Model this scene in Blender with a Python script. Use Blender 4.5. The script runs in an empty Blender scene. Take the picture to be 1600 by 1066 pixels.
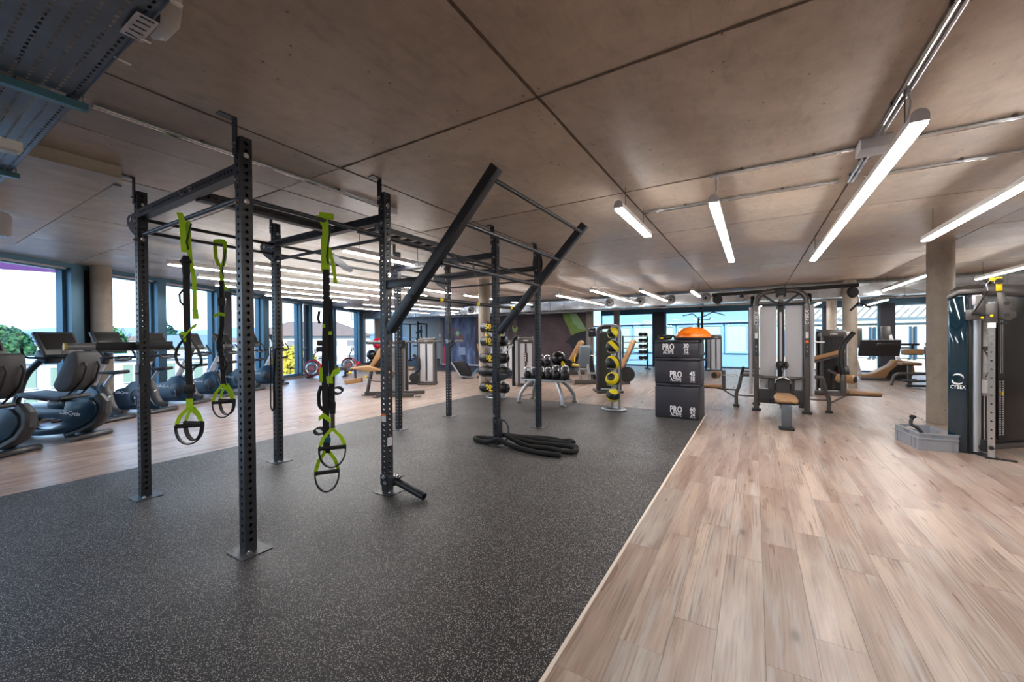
import bpy, bmesh, math, random
from mathutils import Vector as V, Matrix as MX, Euler
random.seed(7)
PI = math.pi
scene = bpy.context.scene
COL = scene.collection

# ------------------------------------------------------------------ camera
CAM_H = 1.45
YAW, PITCH, ROLL, FPX = 0.54497147, 0.00798905, -0.00794494, 624.924
cam_d = bpy.data.cameras.new('camera')
cam_d.sensor_width = 36.0
cam_d.lens = FPX / 1600.0 * 36.0
cam_d.clip_end = 3000
cam_d.clip_start = 0.05
cam = bpy.data.objects.new('camera', cam_d)
COL.objects.link(cam)
cy_, sy_, cp_, sp_ = math.cos(YAW), math.sin(YAW), math.cos(PITCH), math.sin(PITCH)
FWD = V((-sy_ * cp_, cy_ * cp_, -sp_))
_r = V((cy_, sy_, 0))
_u = _r.cross(FWD)
RGT = _r * math.cos(ROLL) + _u * math.sin(ROLL)
UPV = _u * math.cos(ROLL) - _r * math.sin(ROLL)
cam.matrix_world = MX(((RGT.x, UPV.x, -FWD.x, 0), (RGT.y, UPV.y, -FWD.y, 0), (RGT.z, UPV.z, -FWD.z, CAM_H), (0, 0, 0, 1)))
scene.camera = cam

def project(x, y, z):
    v = V((x, y, z - CAM_H)); w = v.dot(FWD)
    if w < 0.05:
        return None
    return 800 + FPX * v.dot(RGT) / w, 533 - FPX * v.dot(UPV) / w

# ------------------------------------------------------------------ world, sun, exposure
world = bpy.data.worlds.new('sky')
scene.world = world
world.use_nodes = True
wn = world.node_tree.nodes; wl = world.node_tree.links
wn.clear()
w_out = wn.new('ShaderNodeOutputWorld'); w_bg = wn.new('ShaderNodeBackground')
w_tc = wn.new('ShaderNodeTexCoord'); w_sep = wn.new('ShaderNodeSeparateXYZ'); w_rmp = wn.new('ShaderNodeValToRGB')
wl.new(w_tc.outputs['Generated'], w_sep.inputs[0]); wl.new(w_sep.outputs['Z'], w_rmp.inputs[0])
wl.new(w_rmp.outputs[0], w_bg.inputs[0]); wl.new(w_bg.outputs[0], w_out.inputs[0])
w_rmp.color_ramp.elements[0].position = 0.0; w_rmp.color_ramp.elements[0].color = (0.66, 0.85, 1.0, 1)
w_rmp.color_ramp.elements[1].position = 1.0; w_rmp.color_ramp.elements[1].color = (0.12, 0.34, 0.95, 1)
_e = w_rmp.color_ramp.elements.new(0.06); _e.color = (0.60, 0.81, 1.0, 1)
_e = w_rmp.color_ramp.elements.new(0.22); _e.color = (0.45, 0.71, 1.0, 1)
_e = w_rmp.color_ramp.elements.new(0.5); _e.color = (0.26, 0.53, 1.0, 1)
w_bg.inputs[1].default_value = 3.2

sun_d = bpy.data.lights.new('sun', 'SUN'); sun_d.energy = 5.0; sun_d.angle = 0.01; sun_d.color = (1.0, 0.90, 0.76)
sun = bpy.data.objects.new('sun', sun_d); COL.objects.link(sun)
sun.rotation_euler = V((-0.45, 0.72, -0.52)).to_track_quat('-Z', 'Y').to_euler()
LAMP = 40.0       # emission of the pendant diffusers

vs = scene.view_settings
vs.view_transform = 'Standard'; vs.look = 'None'; vs.gamma = 1.0; vs.use_curve_mapping = False
vs.exposure = 0.45
scene.cycles.max_bounces = 8; scene.cycles.diffuse_bounces = 4; scene.cycles.glossy_bounces = 4
scene.cycles.transmission_bounces = 6; scene.cycles.transparent_max_bounces = 12
scene.cycles.sample_clamp_indirect = 6.0; scene.cycles.caustics_reflective = False; scene.cycles.caustics_refractive = False

# ------------------------------------------------------------------ helpers
def hx(h, a=1.0):
    h = h.lstrip('#'); c = [int(h[i:i + 2], 16) / 255 for i in (0, 2, 4)]
    return tuple(((v / 12.92) if v <= 0.04045 else ((v + 0.055) / 1.055) ** 2.4) for v in c) + (a,)

MATS = {}
def mat(name, col='#808080', rough=0.5, metal=0.0, emit=0.0, spec=None, var=0.0, vscale=8.0, bump=0.0, bscale=60.0, coat=0.0, alpha=None, trans=0.0):
    if name in MATS:
        return MATS[name]
    m = bpy.data.materials.new(name); m.use_nodes = True
    nt = m.node_tree; b = nt.nodes['Principled BSDF']
    c = hx(col) if isinstance(col, str) else col
    b.inputs['Base Color'].default_value = c
    b.inputs['Roughness'].default_value = rough; b.inputs['Metallic'].default_value = metal
    if spec is not None: b.inputs['Specular IOR Level'].default_value = spec
    if coat: b.inputs['Coat Weight'].default_value = coat; b.inputs['Coat Roughness'].default_value = 0.05
    if trans: b.inputs['Transmission Weight'].default_value = trans
    if alpha is not None: b.inputs['Alpha'].default_value = alpha
    if emit:
        b.inputs['Emission Color'].default_value = c; b.inputs['Emission Strength'].default_value = emit
    if var or bump:
        tc = nt.nodes.new('ShaderNodeTexCoord'); n = nt.nodes.new('ShaderNodeTexNoise')
        n.inputs['Scale'].default_value = vscale; n.inputs['Detail'].default_value = 5
        nt.links.new(tc.outputs['Object'], n.inputs['Vector'])
        if var:
            r = nt.nodes.new('ShaderNodeMapRange')
            r.inputs['From Min'].default_value = 0.3; r.inputs['From Max'].default_value = 0.7
            r.inputs['To Min'].default_value = 1 - var; r.inputs['To Max'].default_value = 1 + var
            x = nt.nodes.new('ShaderNodeVectorMath'); x.operation = 'SCALE'; x.inputs[0].default_value = c[:3]
            nt.links.new(n.outputs['Fac'], r.inputs['Value']); nt.links.new(r.outputs[0], x.inputs['Scale'])
            nt.links.new(x.outputs[0], b.inputs['Base Color'])
        if bump:
            n2 = nt.nodes.new('ShaderNodeTexNoise'); n2.inputs['Scale'].default_value = bscale; n2.inputs['Detail'].default_value = 3
            nt.links.new(tc.outputs['Object'], n2.inputs['Vector'])
            bm_ = nt.nodes.new('ShaderNodeBump'); bm_.inputs['Strength'].default_value = bump; bm_.inputs['Distance'].default_value = 0.01
            nt.links.new(n2.outputs['Fac'], bm_.inputs['Height']); nt.links.new(bm_.outputs[0], b.inputs['Normal'])
    MATS[name] = m
    return m

def fillet(pts, rad, k=5, closed=False):
    """round the corners of a polyline"""
    pts = [V(p) for p in pts]; out = []; n = len(pts)
    for i, p in enumerate(pts):
        if not closed and (i == 0 or i == n - 1):
            out.append(p); continue
        a = pts[i - 1]; c = pts[(i + 1) % n]
        da = (a - p); dc = (c - p); r = min(rad, da.length * 0.49, dc.length * 0.49)
        p0 = p + da.normalized() * r; p1 = p + dc.normalized() * r
        for j in range(k + 1):
            t = j / k; out.append(p0 * (1 - t) ** 2 + p * 2 * t * (1 - t) + p1 * t * t)
    return out

class MB:
    """collects shapes, then links them as ONE mesh object"""
    def __init__(s):
        s.v = []; s.f = []
    def add(s, vs_, fs):
        o = len(s.v); s.v += [tuple(v) for v in vs_]; s.f += [tuple(i + o for i in f) for f in fs]; return s
    def box(s, x0, x1, y0, y1, z0, z1):
        return s.add([(x0, y0, z0), (x1, y0, z0), (x1, y1, z0), (x0, y1, z0), (x0, y0, z1), (x1, y0, z1), (x1, y1, z1), (x0, y1, z1)],
                     [(0, 3, 2, 1), (4, 5, 6, 7), (0, 1, 5, 4), (1, 2, 6, 5), (2, 3, 7, 6), (3, 0, 4, 7)])
    def obox(s, c, size, rot=(0, 0, 0)):
        R = Euler(rot).to_matrix() if not isinstance(rot, MX) else rot
        c = V(c); h = [d / 2 for d in size]
        vs_ = [c + R @ V((sx * h[0], sy * h[1], sz * h[2])) for sz in (-1, 1) for sx, sy in ((-1, -1), (1, -1), (1, 1), (-1, 1))]
        return s.add(vs_, [(0, 3, 2, 1), (4, 5, 6, 7), (0, 1, 5, 4), (1, 2, 6, 5), (2, 3, 7, 6), (3, 0, 4, 7)])
    def beam(s, p0, p1, w, h, up=(0, 0, 1)):
        p0 = V(p0); p1 = V(p1); d = (p1 - p0); L = d.length; d.normalize()
        u = V(up); sd = d.cross(u)
        if sd.length < 1e-4: sd = d.cross(V((0, 1, 0)))
        sd.normalize(); u = sd.cross(d)
        R = MX((sd, d, u)).transposed()
        return s.obox((p0 + p1) / 2, (w, L, h), R)
    def cyl(s, p0, p1, r, r2=None, n=12, caps=True):
        p0 = V(p0); p1 = V(p1); d = (p1 - p0).normalized(); r2 = r if r2 is None else r2
        a = d.orthogonal().normalized(); b = d.cross(a)
        vs_ = []
        for p, rr in ((p0, r), (p1, r2)):
            for i in range(n):
                t = 2 * PI * i / n; vs_.append(p + (a * math.cos(t) + b * math.sin(t)) * rr)
        fs = [(i, (i + 1) % n, n + (i + 1) % n, n + i) for i in range(n)]
        if caps: fs += [tuple(range(n - 1, -1, -1)), tuple(range(n, 2 * n))]
        return s.add(vs_, fs)
    def pipe(s, p0, p1, r, ri, n=16):
        p0 = V(p0); p1 = V(p1); d = (p1 - p0).normalized(); a = d.orthogonal().normalized(); b = d.cross(a); vs_ = []
        for p, rr in ((p0, r), (p1, r), (p1, ri), (p0, ri)):
            for i in range(n):
                t = 2 * PI * i / n; vs_.append(p + (a * math.cos(t) + b * math.sin(t)) * rr)
        fs = []
        for k in range(4):
            for i in range(n):
                fs.append((k * n + i, k * n + (i + 1) % n, ((k + 1) % 4) * n + (i + 1) % n, ((k + 1) % 4) * n + i))
        return s.add(vs_, fs)
    def tube(s, pts, r, n=8, closed=False, sx=1.0, up=None, caps=True):
        pts = [V(p) for p in pts]; m = len(pts); rr = r if isinstance(r, (list, tuple)) else [r] * m
        vs_ = []; prev = None
        for i, p in enumerate(pts):
            if closed: d = pts[(i + 1) % m] - pts[i - 1]
            else: d = pts[min(i + 1, m - 1)] - pts[max(i - 1, 0)]
            if d.length < 1e-9: d = V((0, 0, 1))
            d.normalize()
            if up is not None:
                a = d.cross(V(up)); a = a.normalized() if a.length > 1e-4 else d.orthogonal().normalized()
            elif prev is None: a = d.orthogonal().normalized()
            else:
                a = prev - d * prev.dot(d); a = a.normalized() if a.length > 1e-5 else d.orthogonal().normalized()
            prev = a; b = d.cross(a)
            for k in range(n):
                t = 2 * PI * (k + 0.5) / n; vs_.append(p + a * math.cos(t) * rr[i] * sx + b * math.sin(t) * rr[i])
        fs = []
        for i in range(m if closed else m - 1):
            j = (i + 1) % m
            for k in range(n): fs.append((i * n + k, i * n + (k + 1) % n, j * n + (k + 1) % n, j * n + k))
        if not closed and caps: fs += [tuple(range(n - 1, -1, -1)), tuple((m - 1) * n + k for k in range(n))]
        return s.add(vs_, fs)
    def strip(s, pts, w, t, wdir):
        """flat strap: width w along wdir, thickness t"""
        pts = [V(p) for p in pts]; m = len(pts); wd = V(wdir).normalized(); vs_ = []
        for i, p in enumerate(pts):
            d = (pts[min(i + 1, m - 1)] - pts[max(i - 1, 0)]).normalized(); nrm = d.cross(wd)
            nrm = nrm.normalized() if nrm.length > 1e-5 else V((0, 0, 1))
            for a, b in ((-1, -1), (1, -1), (1, 1), (-1, 1)): vs_.append(p + wd * a * w / 2 + nrm * b * t / 2)
        fs = []
        for i in range(m - 1):
            for k in range(4): fs.append((i * 4 + k, i * 4 + (k + 1) % 4, i * 4 + 4 + (k + 1) % 4, i * 4 + 4 + k))
        fs += [(3, 2, 1, 0), tuple((m - 1) * 4 + k for k in range(4))]
        return s.add(vs_, fs)
    def lathe(s, prof, n=20, c=(0, 0, 0), rot=None, cap=True):
        R = MX.Identity(3) if rot is None else (Euler(rot).to_matrix() if not isinstance(rot, MX) else rot)
        c = V(c); vs_ = []
        for r, z in prof:
            for k in range(n):
                t = 2 * PI * k / n; vs_.append(c + R @ V((r * math.cos(t), r * math.sin(t), z)))
        fs = []; m = len(prof)
        for i in range(m - 1):
            for k in range(n): fs.append((i * n + k, i * n + (k + 1) % n, (i + 1) * n + (k + 1) % n, (i + 1) * n + k))
        if cap: fs += [tuple(range(n - 1, -1, -1)), tuple((m - 1) * n + k for k in range(n))]
        return s.add(vs_, fs)
    def ell(s, c, r, nu=16, nv=10, rot=None):
        r = (r, r, r) if not isinstance(r, (tuple, list)) else r
        R = MX.Identity(3) if rot is None else Euler(rot).to_matrix()
        c = V(c); vs_ = [c + R @ V((0, 0, -r[2]))]; fs = []
        for j in range(1, nv):
            ph = -PI / 2 + PI * j / nv
            for i in range(nu):
                t = 2 * PI * i / nu
                vs_.append(c + R @ V((r[0] * math.cos(ph) * math.cos(t), r[1] * math.cos(ph) * math.sin(t), r[2] * math.sin(ph))))
        vs_.append(c + R @ V((0, 0, r[2]))); T = len(vs_) - 1
        for i in range(nu):
            fs.append((0, 1 + (i + 1) % nu, 1 + i)); fs.append((T, T - nu + i, T - nu + (i + 1) % nu))
        for j in range(nv - 2):
            for i in range(nu):
                a = 1 + j * nu; fs.append((a + i, a + (i + 1) % nu, a + nu + (i + 1) % nu, a + nu + i))
        return s.add(vs_, fs)
    def prism(s, poly, d0, d1, plane='XZ'):
        """polygon in the given plane extruded along the third axis"""
        def P(a, b, d):
            return {'XZ': (a, d, b), 'YZ': (d, a, b), 'XY': (a, b, d)}[plane]
        n = len(poly)
        vs_ = [P(a, b, d0) for a, b in poly] + [P(a, b, d1) for a, b in poly]
        fs = [tuple(range(n - 1, -1, -1)), tuple(range(n, 2 * n))] + [(i, (i + 1) % n, n + (i + 1) % n, n + i) for i in range(n)]
        return s.add(vs_, fs)
    def mesh(s, name, m=None, bevel=0.0, seg=2, angle=35, xf=None):
        me = bpy.data.meshes.new(name)
        me.from_pydata([tuple(xf @ V(v)) for v in s.v] if xf else s.v, [], s.f)
        bm = bmesh.new(); bm.from_mesh(me)
        bmesh.ops.recalc_face_normals(bm, faces=bm.faces)
        if bevel:
            es = [e for e in bm.edges if len(e.link_faces) == 2 and e.calc_face_angle(0) > math.radians(40)]
            bmesh.ops.bevel(bm, geom=es, offset=bevel, segments=seg, profile=0.5, affect='EDGES', clamp_overlap=True)
        bm.to_mesh(me); bm.free()
        me.shade_smooth(); me.set_sharp_from_angle(angle=math.radians(angle))
        if m is not None: me.materials.append(m)
        return me
    def build(s, name, m, parent=None, bevel=0.0, seg=2, label=None, angle=35):
        return link(name, s.mesh(name, m, bevel, seg, angle), parent, label)

def link(name, me, parent=None, label=None, loc=None, rot=None):
    o = bpy.data.objects.new(name, me); COL.objects.link(o)
    if parent is not None: o.parent = parent
    if loc is not None: o.location = loc
    if rot is not None: o.rotation_euler = rot
    if label: o['label'] = label
    return o

def thing(name, label, cat, loc=(0, 0, 0), rotz=0.0, group=None):
    o = bpy.data.objects.new(name, None); COL.objects.link(o); o.empty_display_size = 0.1
    o.location = loc; o.rotation_euler = (0, 0, rotz); o['label'] = label; o['category'] = cat
    if group: o['group'] = group
    return o

def tag(o, label, cat, group=None):
    o['label'] = label; o['category'] = cat
    if group: o['group'] = group
    return o

def struct(o, label=None):
    o['kind'] = 'structure'
    if label: o['label'] = label
    return o

def sempty(name, label=None):
    o = bpy.data.objects.new(name, None); COL.objects.link(o); o.empty_display_size = 0.1
    return struct(o, label)

def dup(root, loc, rotz, label=None, group=None, scale=None):
    r = root.copy(); COL.objects.link(r); r.location = loc; r.rotation_euler = (0, 0, rotz)
    if scale: r.scale = (scale,) * 3
    if label: r['label'] = label
    if group: r['group'] = group
    for ch in list(root.children):
        c = ch.copy(); COL.objects.link(c); c.parent = r
        for g in list(ch.children):
            d = g.copy(); COL.objects.link(d); d.parent = c
    return r

def text(body, size, m, parent, loc, rot=(PI / 2, 0, 0), depth=0.0008, bold=0.0, sx=1.0, align='CENTER', shear=0.0, name='lettering', space=1.0):
    cu = bpy.data.curves.new(name, 'FONT'); cu.body = body; cu.size = size; cu.extrude = depth; cu.offset = bold
    cu.align_x = align; cu.align_y = 'CENTER'; cu.resolution_u = 2; cu.shear = shear; cu.space_character = space
    t = bpy.data.objects.new('tmp', cu); COL.objects.link(t)
    me = bpy.data.meshes.new_from_object(t.evaluated_get(bpy.context.evaluated_depsgraph_get()))
    bpy.data.objects.remove(t); bpy.data.curves.remove(cu)
    me.materials.clear(); me.materials.append(m)
    o = link(name, me, parent, None, loc, rot); o.scale = (sx, 1, 1)
    return o

def polar(az, dist, z=0.0):
    """point at a compass bearing (degrees clockwise from +Y) and distance"""
    a = math.radians(az); return V((math.sin(a) * dist, math.cos(a) * dist, z))

# ------------------------------------------------------------------ materials
def nodes_of(m):
    return m.node_tree.nodes, m.node_tree.links, m.node_tree.nodes['Principled BSDF']

def ramp(nd, stops):
    r = nd.new('ShaderNodeValToRGB'); e = r.color_ramp.elements
    e[0].position, e[0].color = stops[0]; e[1].position, e[1].color = stops[-1]
    for p, c in stops[1:-1]:
        q = e.new(p); q.color = c
    return r

def mix(nd, lk, a, b, fac, mode='MIX'):
    x = nd.new('ShaderNodeMix'); x.data_type = 'RGBA'; x.blend_type = mode
    for sock, val in ((x.inputs[0], fac), (x.inputs[6], a), (x.inputs[7], b)):
        if hasattr(val, 'is_output'): lk.new(val, sock)
        else: sock.default_value = val
    return x.outputs[2]

def noise(nd, lk, vec, scale, detail=4, rough=0.5, dist=0.0):
    n = nd.new('ShaderNodeTexNoise'); n.inputs['Scale'].default_value = scale; n.inputs['Detail'].default_value = detail
    n.inputs['Roughness'].default_value = rough; n.inputs['Distortion'].default_value = dist
    lk.new(vec, n.inputs['Vector']); return n.outputs['Fac']

def mapping(nd, lk, vec, scale=(1, 1, 1), loc=None):
    p = nd.new('ShaderNodeMapping'); p.inputs['Scale'].default_value = scale; lk.new(vec, p.inputs['Vector'])
    if loc is not None: lk.new(loc, p.inputs['Location'])
    return p.outputs[0]

def rand_of(nd, lk):
    """one random number per plank or panel"""
    oi = nd.new('ShaderNodeObjectInfo'); ge = nd.new('ShaderNodeNewGeometry')
    a = nd.new('ShaderNodeMath'); a.operation = 'ADD'; lk.new(oi.outputs['Random'], a.inputs[0]); lk.new(ge.outputs['Random Per Island'], a.inputs[1])
    f = nd.new('ShaderNodeMath'); f.operation = 'FRACT'; lk.new(a.outputs[0], f.inputs[0]); return f.outputs[0]

def make_wood():
    m = mat('vinyl_oak', '#b89c86', 0.38); nd, lk, b = nodes_of(m)
    rnd = rand_of(nd, lk)
    geo = nd.new('ShaderNodeNewGeometry')
    mul = nd.new('ShaderNodeMath'); mul.operation = 'MULTIPLY'; lk.new(rnd, mul.inputs[0]); mul.inputs[1].default_value = 57.0
    cmb = nd.new('ShaderNodeCombineXYZ'); lk.new(mul.outputs[0], cmb.inputs[0]); lk.new(mul.outputs[0], cmb.inputs[1])
    pos = nd.new('ShaderNodeVectorMath'); pos.operation = 'ADD'; lk.new(geo.outputs['Position'], pos.inputs[0]); lk.new(cmb.outputs[0], pos.inputs[1])
    P = pos.outputs[0]
    base = ramp(nd, [(0.0, hx('#998376')), (0.4, hx('#a99384')), (0.75, hx('#b7a394')), (1.0, hx('#9e9085'))]); lk.new(rnd, base.inputs[0])
    # broad tone along the board
    n1 = noise(nd, lk, mapping(nd, lk, P, (6.0, 0.6, 1)), 1.3, 3)
    r1 = ramp(nd, [(0.42, (0, 0, 0, 1)), (0.72, (1, 1, 1, 1))]); lk.new(n1, r1.inputs[0])
    c1 = mix(nd, lk, base.outputs[0], hx('#7d6356'), r1.outputs[0])
    # pale grey washed zones
    n2 = noise(nd, lk, mapping(nd, lk, P, (7.0, 0.65, 1)), 1.9, 2, 0.5)
    r2 = ramp(nd, [(0.50, (0, 0, 0, 1)), (0.74, (0.8, 0.8, 0.8, 1))]); lk.new(n2, r2.inputs[0])
    c2 = mix(nd, lk, c1, hx('#aca29b'), r2.outputs[0])
    # cathedral grain
    wv = nd.new('ShaderNodeTexWave'); wv.wave_type = 'BANDS'; wv.bands_direction = 'X'
    wv.inputs['Scale'].default_value = 5.0; wv.inputs['Distortion'].default_value = 8.0; wv.inputs['Detail'].default_value = 1.0; wv.inputs['Detail Scale'].default_value = 1.0
    lk.new(mapping(nd, lk, P, (2.6, 0.22, 1)), wv.inputs['Vector'])
    r3 = ramp(nd, [(0.0, (1, 1, 1, 1)), (0.3, (0.3, 0.3, 0.3, 1)), (0.75, (0, 0, 0, 1))]); lk.new(wv.outputs['Fac'], r3.inputs[0])
    n3 = noise(nd, lk, mapping(nd, lk, P, (4.0, 0.7, 1)), 2.4, 2)
    r3b = ramp(nd, [(0.52, (0, 0, 0, 1)), (0.66, (0.7, 0.7, 0.7, 1))]); lk.new(n3, r3b.inputs[0])
    g = mix(nd, lk, (0, 0, 0, 1), r3.outputs[0], r3b.outputs[0])
    c3 = mix(nd, lk, c2, hx('#6b564a'), g)
    # fine fibres
    n4 = noise(nd, lk, mapping(nd, lk, P, (120, 4, 1)), 1.0, 2)
    r4 = ramp(nd, [(0.3, (0.86, 0.86, 0.86, 1)), (0.7, (1.06, 1.06, 1.06, 1))]); lk.new(n4, r4.inputs[0])
    c4 = mix(nd, lk, c3, r4.outputs[0], 1.0, 'MULTIPLY')
    # knots and dark cracks
    vo = nd.new('ShaderNodeTexVoronoi'); vo.inputs['Scale'].default_value = 1.0; lk.new(mapping(nd, lk, P, (5.0, 2.1, 1)), vo.inputs['Vector'])
    r5 = ramp(nd, [(0.05, (1, 1, 1, 1)), (0.12, (0.25, 0.25, 0.25, 1)), (0.2, (0, 0, 0, 1))]); lk.new(vo.outputs['Distance'], r5.inputs[0])
    c5 = mix(nd, lk, c4, hx('#4f433c'), mix(nd, lk, (0, 0, 0, 1), r5.outputs[0], 0.7))
    n6 = noise(nd, lk, mapping(nd, lk, P, (75, 1.6, 1)), 1.2, 2, 0.5)
    r6 = ramp(nd, [(0.58, (0, 0, 0, 1)), (0.76, (0.75, 0.75, 0.75, 1))]); lk.new(n6, r6.inputs[0])
    c6 = mix(nd, lk, c5, hx('#54463f'), r6.outputs[0])
    lk.new(c6, b.inputs['Base Color'])
    rr = ramp(nd, [(0.3, (0.27, 0.27, 0.27, 1)), (0.7, (0.40, 0.40, 0.40, 1))]); lk.new(n2, rr.inputs[0]); lk.new(rr.outputs[0], b.inputs['Roughness'])
    return m

def make_rubber():
    m = mat('speckled_rubber', '#1d1c1e', 0.55, spec=0.3); nd, lk, b = nodes_of(m)
    geo = nd.new('ShaderNodeNewGeometry'); P = geo.outputs['Position']
    vo = nd.new('ShaderNodeTexVoronoi'); vo.inputs['Scale'].default_value = 190.0; vo.inputs['Randomness'].default_value = 1.0; lk.new(P, vo.inputs['Vector'])
    sepc = nd.new('ShaderNodeSeparateColor'); lk.new(vo.outputs['Color'], sepc.inputs[0])
    pick = nd.new('ShaderNodeMath'); pick.operation = 'GREATER_THAN'; lk.new(sepc.outputs[0], pick.inputs[0]); pick.inputs[1].default_value = 0.56
    r = ramp(nd, [(0.25, (1, 1, 1, 1)), (0.52, (0, 0, 0, 1))]); lk.new(vo.outputs['Distance'], r.inputs[0])
    mm = nd.new('ShaderNodeMath'); mm.operation = 'MULTIPLY'; lk.new(pick.outputs[0], mm.inputs[0]); lk.new(r.outputs[0], mm.inputs[1])
    sp = ramp(nd, [(0.0, hx('#7d7a78')), (1.0, hx('#d2cec9'))]); lk.new(sepc.outputs[1], sp.inputs[0])
    n = noise(nd, lk, P, 1.1, 4); rb = ramp(nd, [(0.3, hx('#1b1a1c')), (0.7, hx('#252325'))]); lk.new(n, rb.inputs[0])
    lk.new(mix(nd, lk, rb.outputs[0], sp.outputs[0], mm.outputs[0]), b.inputs['Base Color'])
    n2 = noise(nd, lk, P, 0.9, 3); rr = ramp(nd, [(0.3, (0.42, 0.42, 0.42, 1)), (0.7, (0.56, 0.56, 0.56, 1))]); lk.new(n2, rr.inputs[0]); lk.new(rr.outputs[0], b.inputs['Roughness'])
    n3 = noise(nd, lk, P, 260, 2); bp = nd.new('ShaderNodeBump'); bp.inputs['Strength'].default_value = 0.35; bp.inputs['Distance'].default_value = 0.002
    lk.new(n3, bp.inputs['Height']); lk.new(bp.outputs[0], b.inputs['Normal'])
    return m

def make_concrete(name, c0, c1, c2, rough0, rough1, streak=(1, 1, 1), panel=True):
    m = mat(name, c1, 0.5); nd, lk, b = nodes_of(m)
    geo = nd.new('ShaderNodeNewGeometry'); P = geo.outputs['Position']
    n1 = noise(nd, lk, mapping(nd, lk, P, streak), 0.8, 6, 0.6, 0.4)
    r1 = ramp(nd, [(0.30, hx(c0)), (0.52, hx(c1)), (0.74, hx(c2))]); lk.new(n1, r1.inputs[0]); col = r1.outputs[0]
    if panel:
        rnd = rand_of(nd, lk); rp = ramp(nd, [(0.0, (0.86, 0.86, 0.87, 1)), (1.0, (1.10, 1.08, 1.05, 1))]); lk.new(rnd, rp.inputs[0])
        col = mix(nd, lk, col, rp.outputs[0], 1.0, 'MULTIPLY')
    n2 = noise(nd, lk, P, 7.0, 6, 0.7); r2 = ramp(nd, [(0.3, (0.86, 0.86, 0.86, 1)), (0.7, (1.08, 1.08, 1.08, 1))]); lk.new(n2, r2.inputs[0])
    col = mix(nd, lk, col, r2.outputs[0], 1.0, 'MULTIPLY')
    vo = nd.new('ShaderNodeTexVoronoi'); vo.inputs['Scale'].default_value = 7.5; lk.new(P, vo.inputs['Vector'])
    n5 = noise(nd, lk, mapping(nd, lk, P, (9, 2.5, 3)), 1.4, 7, 0.75, 0.15); r5 = ramp(nd, [(0.36, (0.86, 0.86, 0.87, 1)), (0.48, (1, 1, 1, 1)), (0.66, (1.0, 1.0, 1.0, 1)), (0.76, (1.14, 1.14, 1.13, 1))]); lk.new(n5, r5.inputs[0]); col = mix(nd, lk, col, r5.outputs[0], 1.0, 'MULTIPLY')
    r3 = ramp(nd, [(0.045, (0.8, 0.8, 0.8, 1)), (0.075, (0, 0, 0, 1))]); lk.new(vo.outputs['Distance'], r3.inputs[0])
    col = mix(nd, lk, col, hx('#4a4038'), r3.outputs[0])
    lk.new(col, b.inputs['Base Color'])
    rr = ramp(nd, [(0.3, (rough0,) * 3 + (1,)), (0.7, (rough1,) * 3 + (1,))]); lk.new(n1, rr.inputs[0]); lk.new(rr.outputs[0], b.inputs['Roughness'])
    bp = nd.new('ShaderNodeBump'); bp.inputs['Strength'].default_value = 0.12; bp.inputs['Distance'].default_value = 0.01
    lk.new(n2, bp.inputs['Height']); lk.new(bp.outputs[0], b.inputs['Normal'])
    return m

def make_glass(name, tint, refl=1.0):
    """thin window pane: clear with mirror reflection rising at grazing angles"""
    m = bpy.data.materials.new(name); m.use_nodes = True; nt = m.node_tree; nd, lk = nt.nodes, nt.links; nd.clear()
    o = nd.new('ShaderNodeOutputMaterial'); t = nd.new('ShaderNodeBsdfTransparent'); g = nd.new('ShaderNodeBsdfGlossy'); x = nd.new('ShaderNodeMixShader'); f = nd.new('ShaderNodeLayerWeight')
    t.inputs[0].default_value = tint; g.inputs['Roughness'].default_value = 0.0; g.inputs[0].default_value = (refl,) * 3 + (1,); f.inputs[0].default_value = 0.5
    pw = nd.new('ShaderNodeMath'); pw.operation = 'POWER'; lk.new(f.outputs['Facing'], pw.inputs[0]); pw.inputs[1].default_value = 5.0
    ma = nd.new('ShaderNodeMath'); ma.operation = 'MULTIPLY_ADD'; lk.new(pw.outputs[0], ma.inputs[0]); ma.inputs[1].default_value = 0.8; ma.inputs[2].default_value = 0.03
    lk.new(ma.outputs[0], x.inputs[0]); lk.new(t.outputs[0], x.inputs[1]); lk.new(g.outputs[0], x.inputs[2]); lk.new(x.outputs[0], o.inputs[0])
    MATS[name] = m; return m

WOOD = make_wood(); RUBBER = make_rubber()
CEIL = make_concrete('board_marked_concrete', '#a59688', '#b9a999', '#cbbcac', 0.31, 0.52)
CEIL_RAW = make_concrete('raw_concrete', '#a39c8d', '#bdb6a6', '#d2ccbf', 0.3, 0.5, (4, 0.6, 1))
COLM = make_concrete('column_concrete', '#8b7f72', '#9d9184', '#aba091', 0.5, 0.7, (1, 1, 0.4), False)
GLASS = make_glass('clear_glass', (0.97, 0.99, 1.0, 1)); GLASS_SHADE = make_glass('glass_shade_blue', (0.80, 0.92, 0.98, 1), 1.0)  # second pane carries the courtyard shade's blue cast in its tint
STEEL = mat('black_powder_coat', '#1e2026', 0.40, 0.0, var=0.06, vscale=14, bump=0.05, bscale=700)
FRAME = mat('sky_tinted_aluminium', '#46677a', 0.30, 0.45)  # blue of the sky light put into the frame colour
FRAME_DK = mat('dark_panel', '#2a2a31', 0.5, 0.2)
WHITE = mat('white_paint', '#e9e7e4', 0.5)
GREYWALL = mat('grey_plaster', '#a9a39d', 0.8, var=0.04, vscale=3)
GALV = mat('galvanised_steel', '#ccd1d5', 0.27, 0.7, var=0.12, vscale=9)
CHROME = mat('chrome', '#d8dadd', 0.12, 1.0)
SILVER = mat('silver_paint', '#a7acb2', 0.35, 0.6)
GREYM = mat('graphite_paint', '#5a5654', 0.34, 0.4)
GREYL = mat('light_grey_paint', '#c2c2c7', 0.42)
BLACK = mat('black_plastic', '#121316', 0.5)
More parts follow.
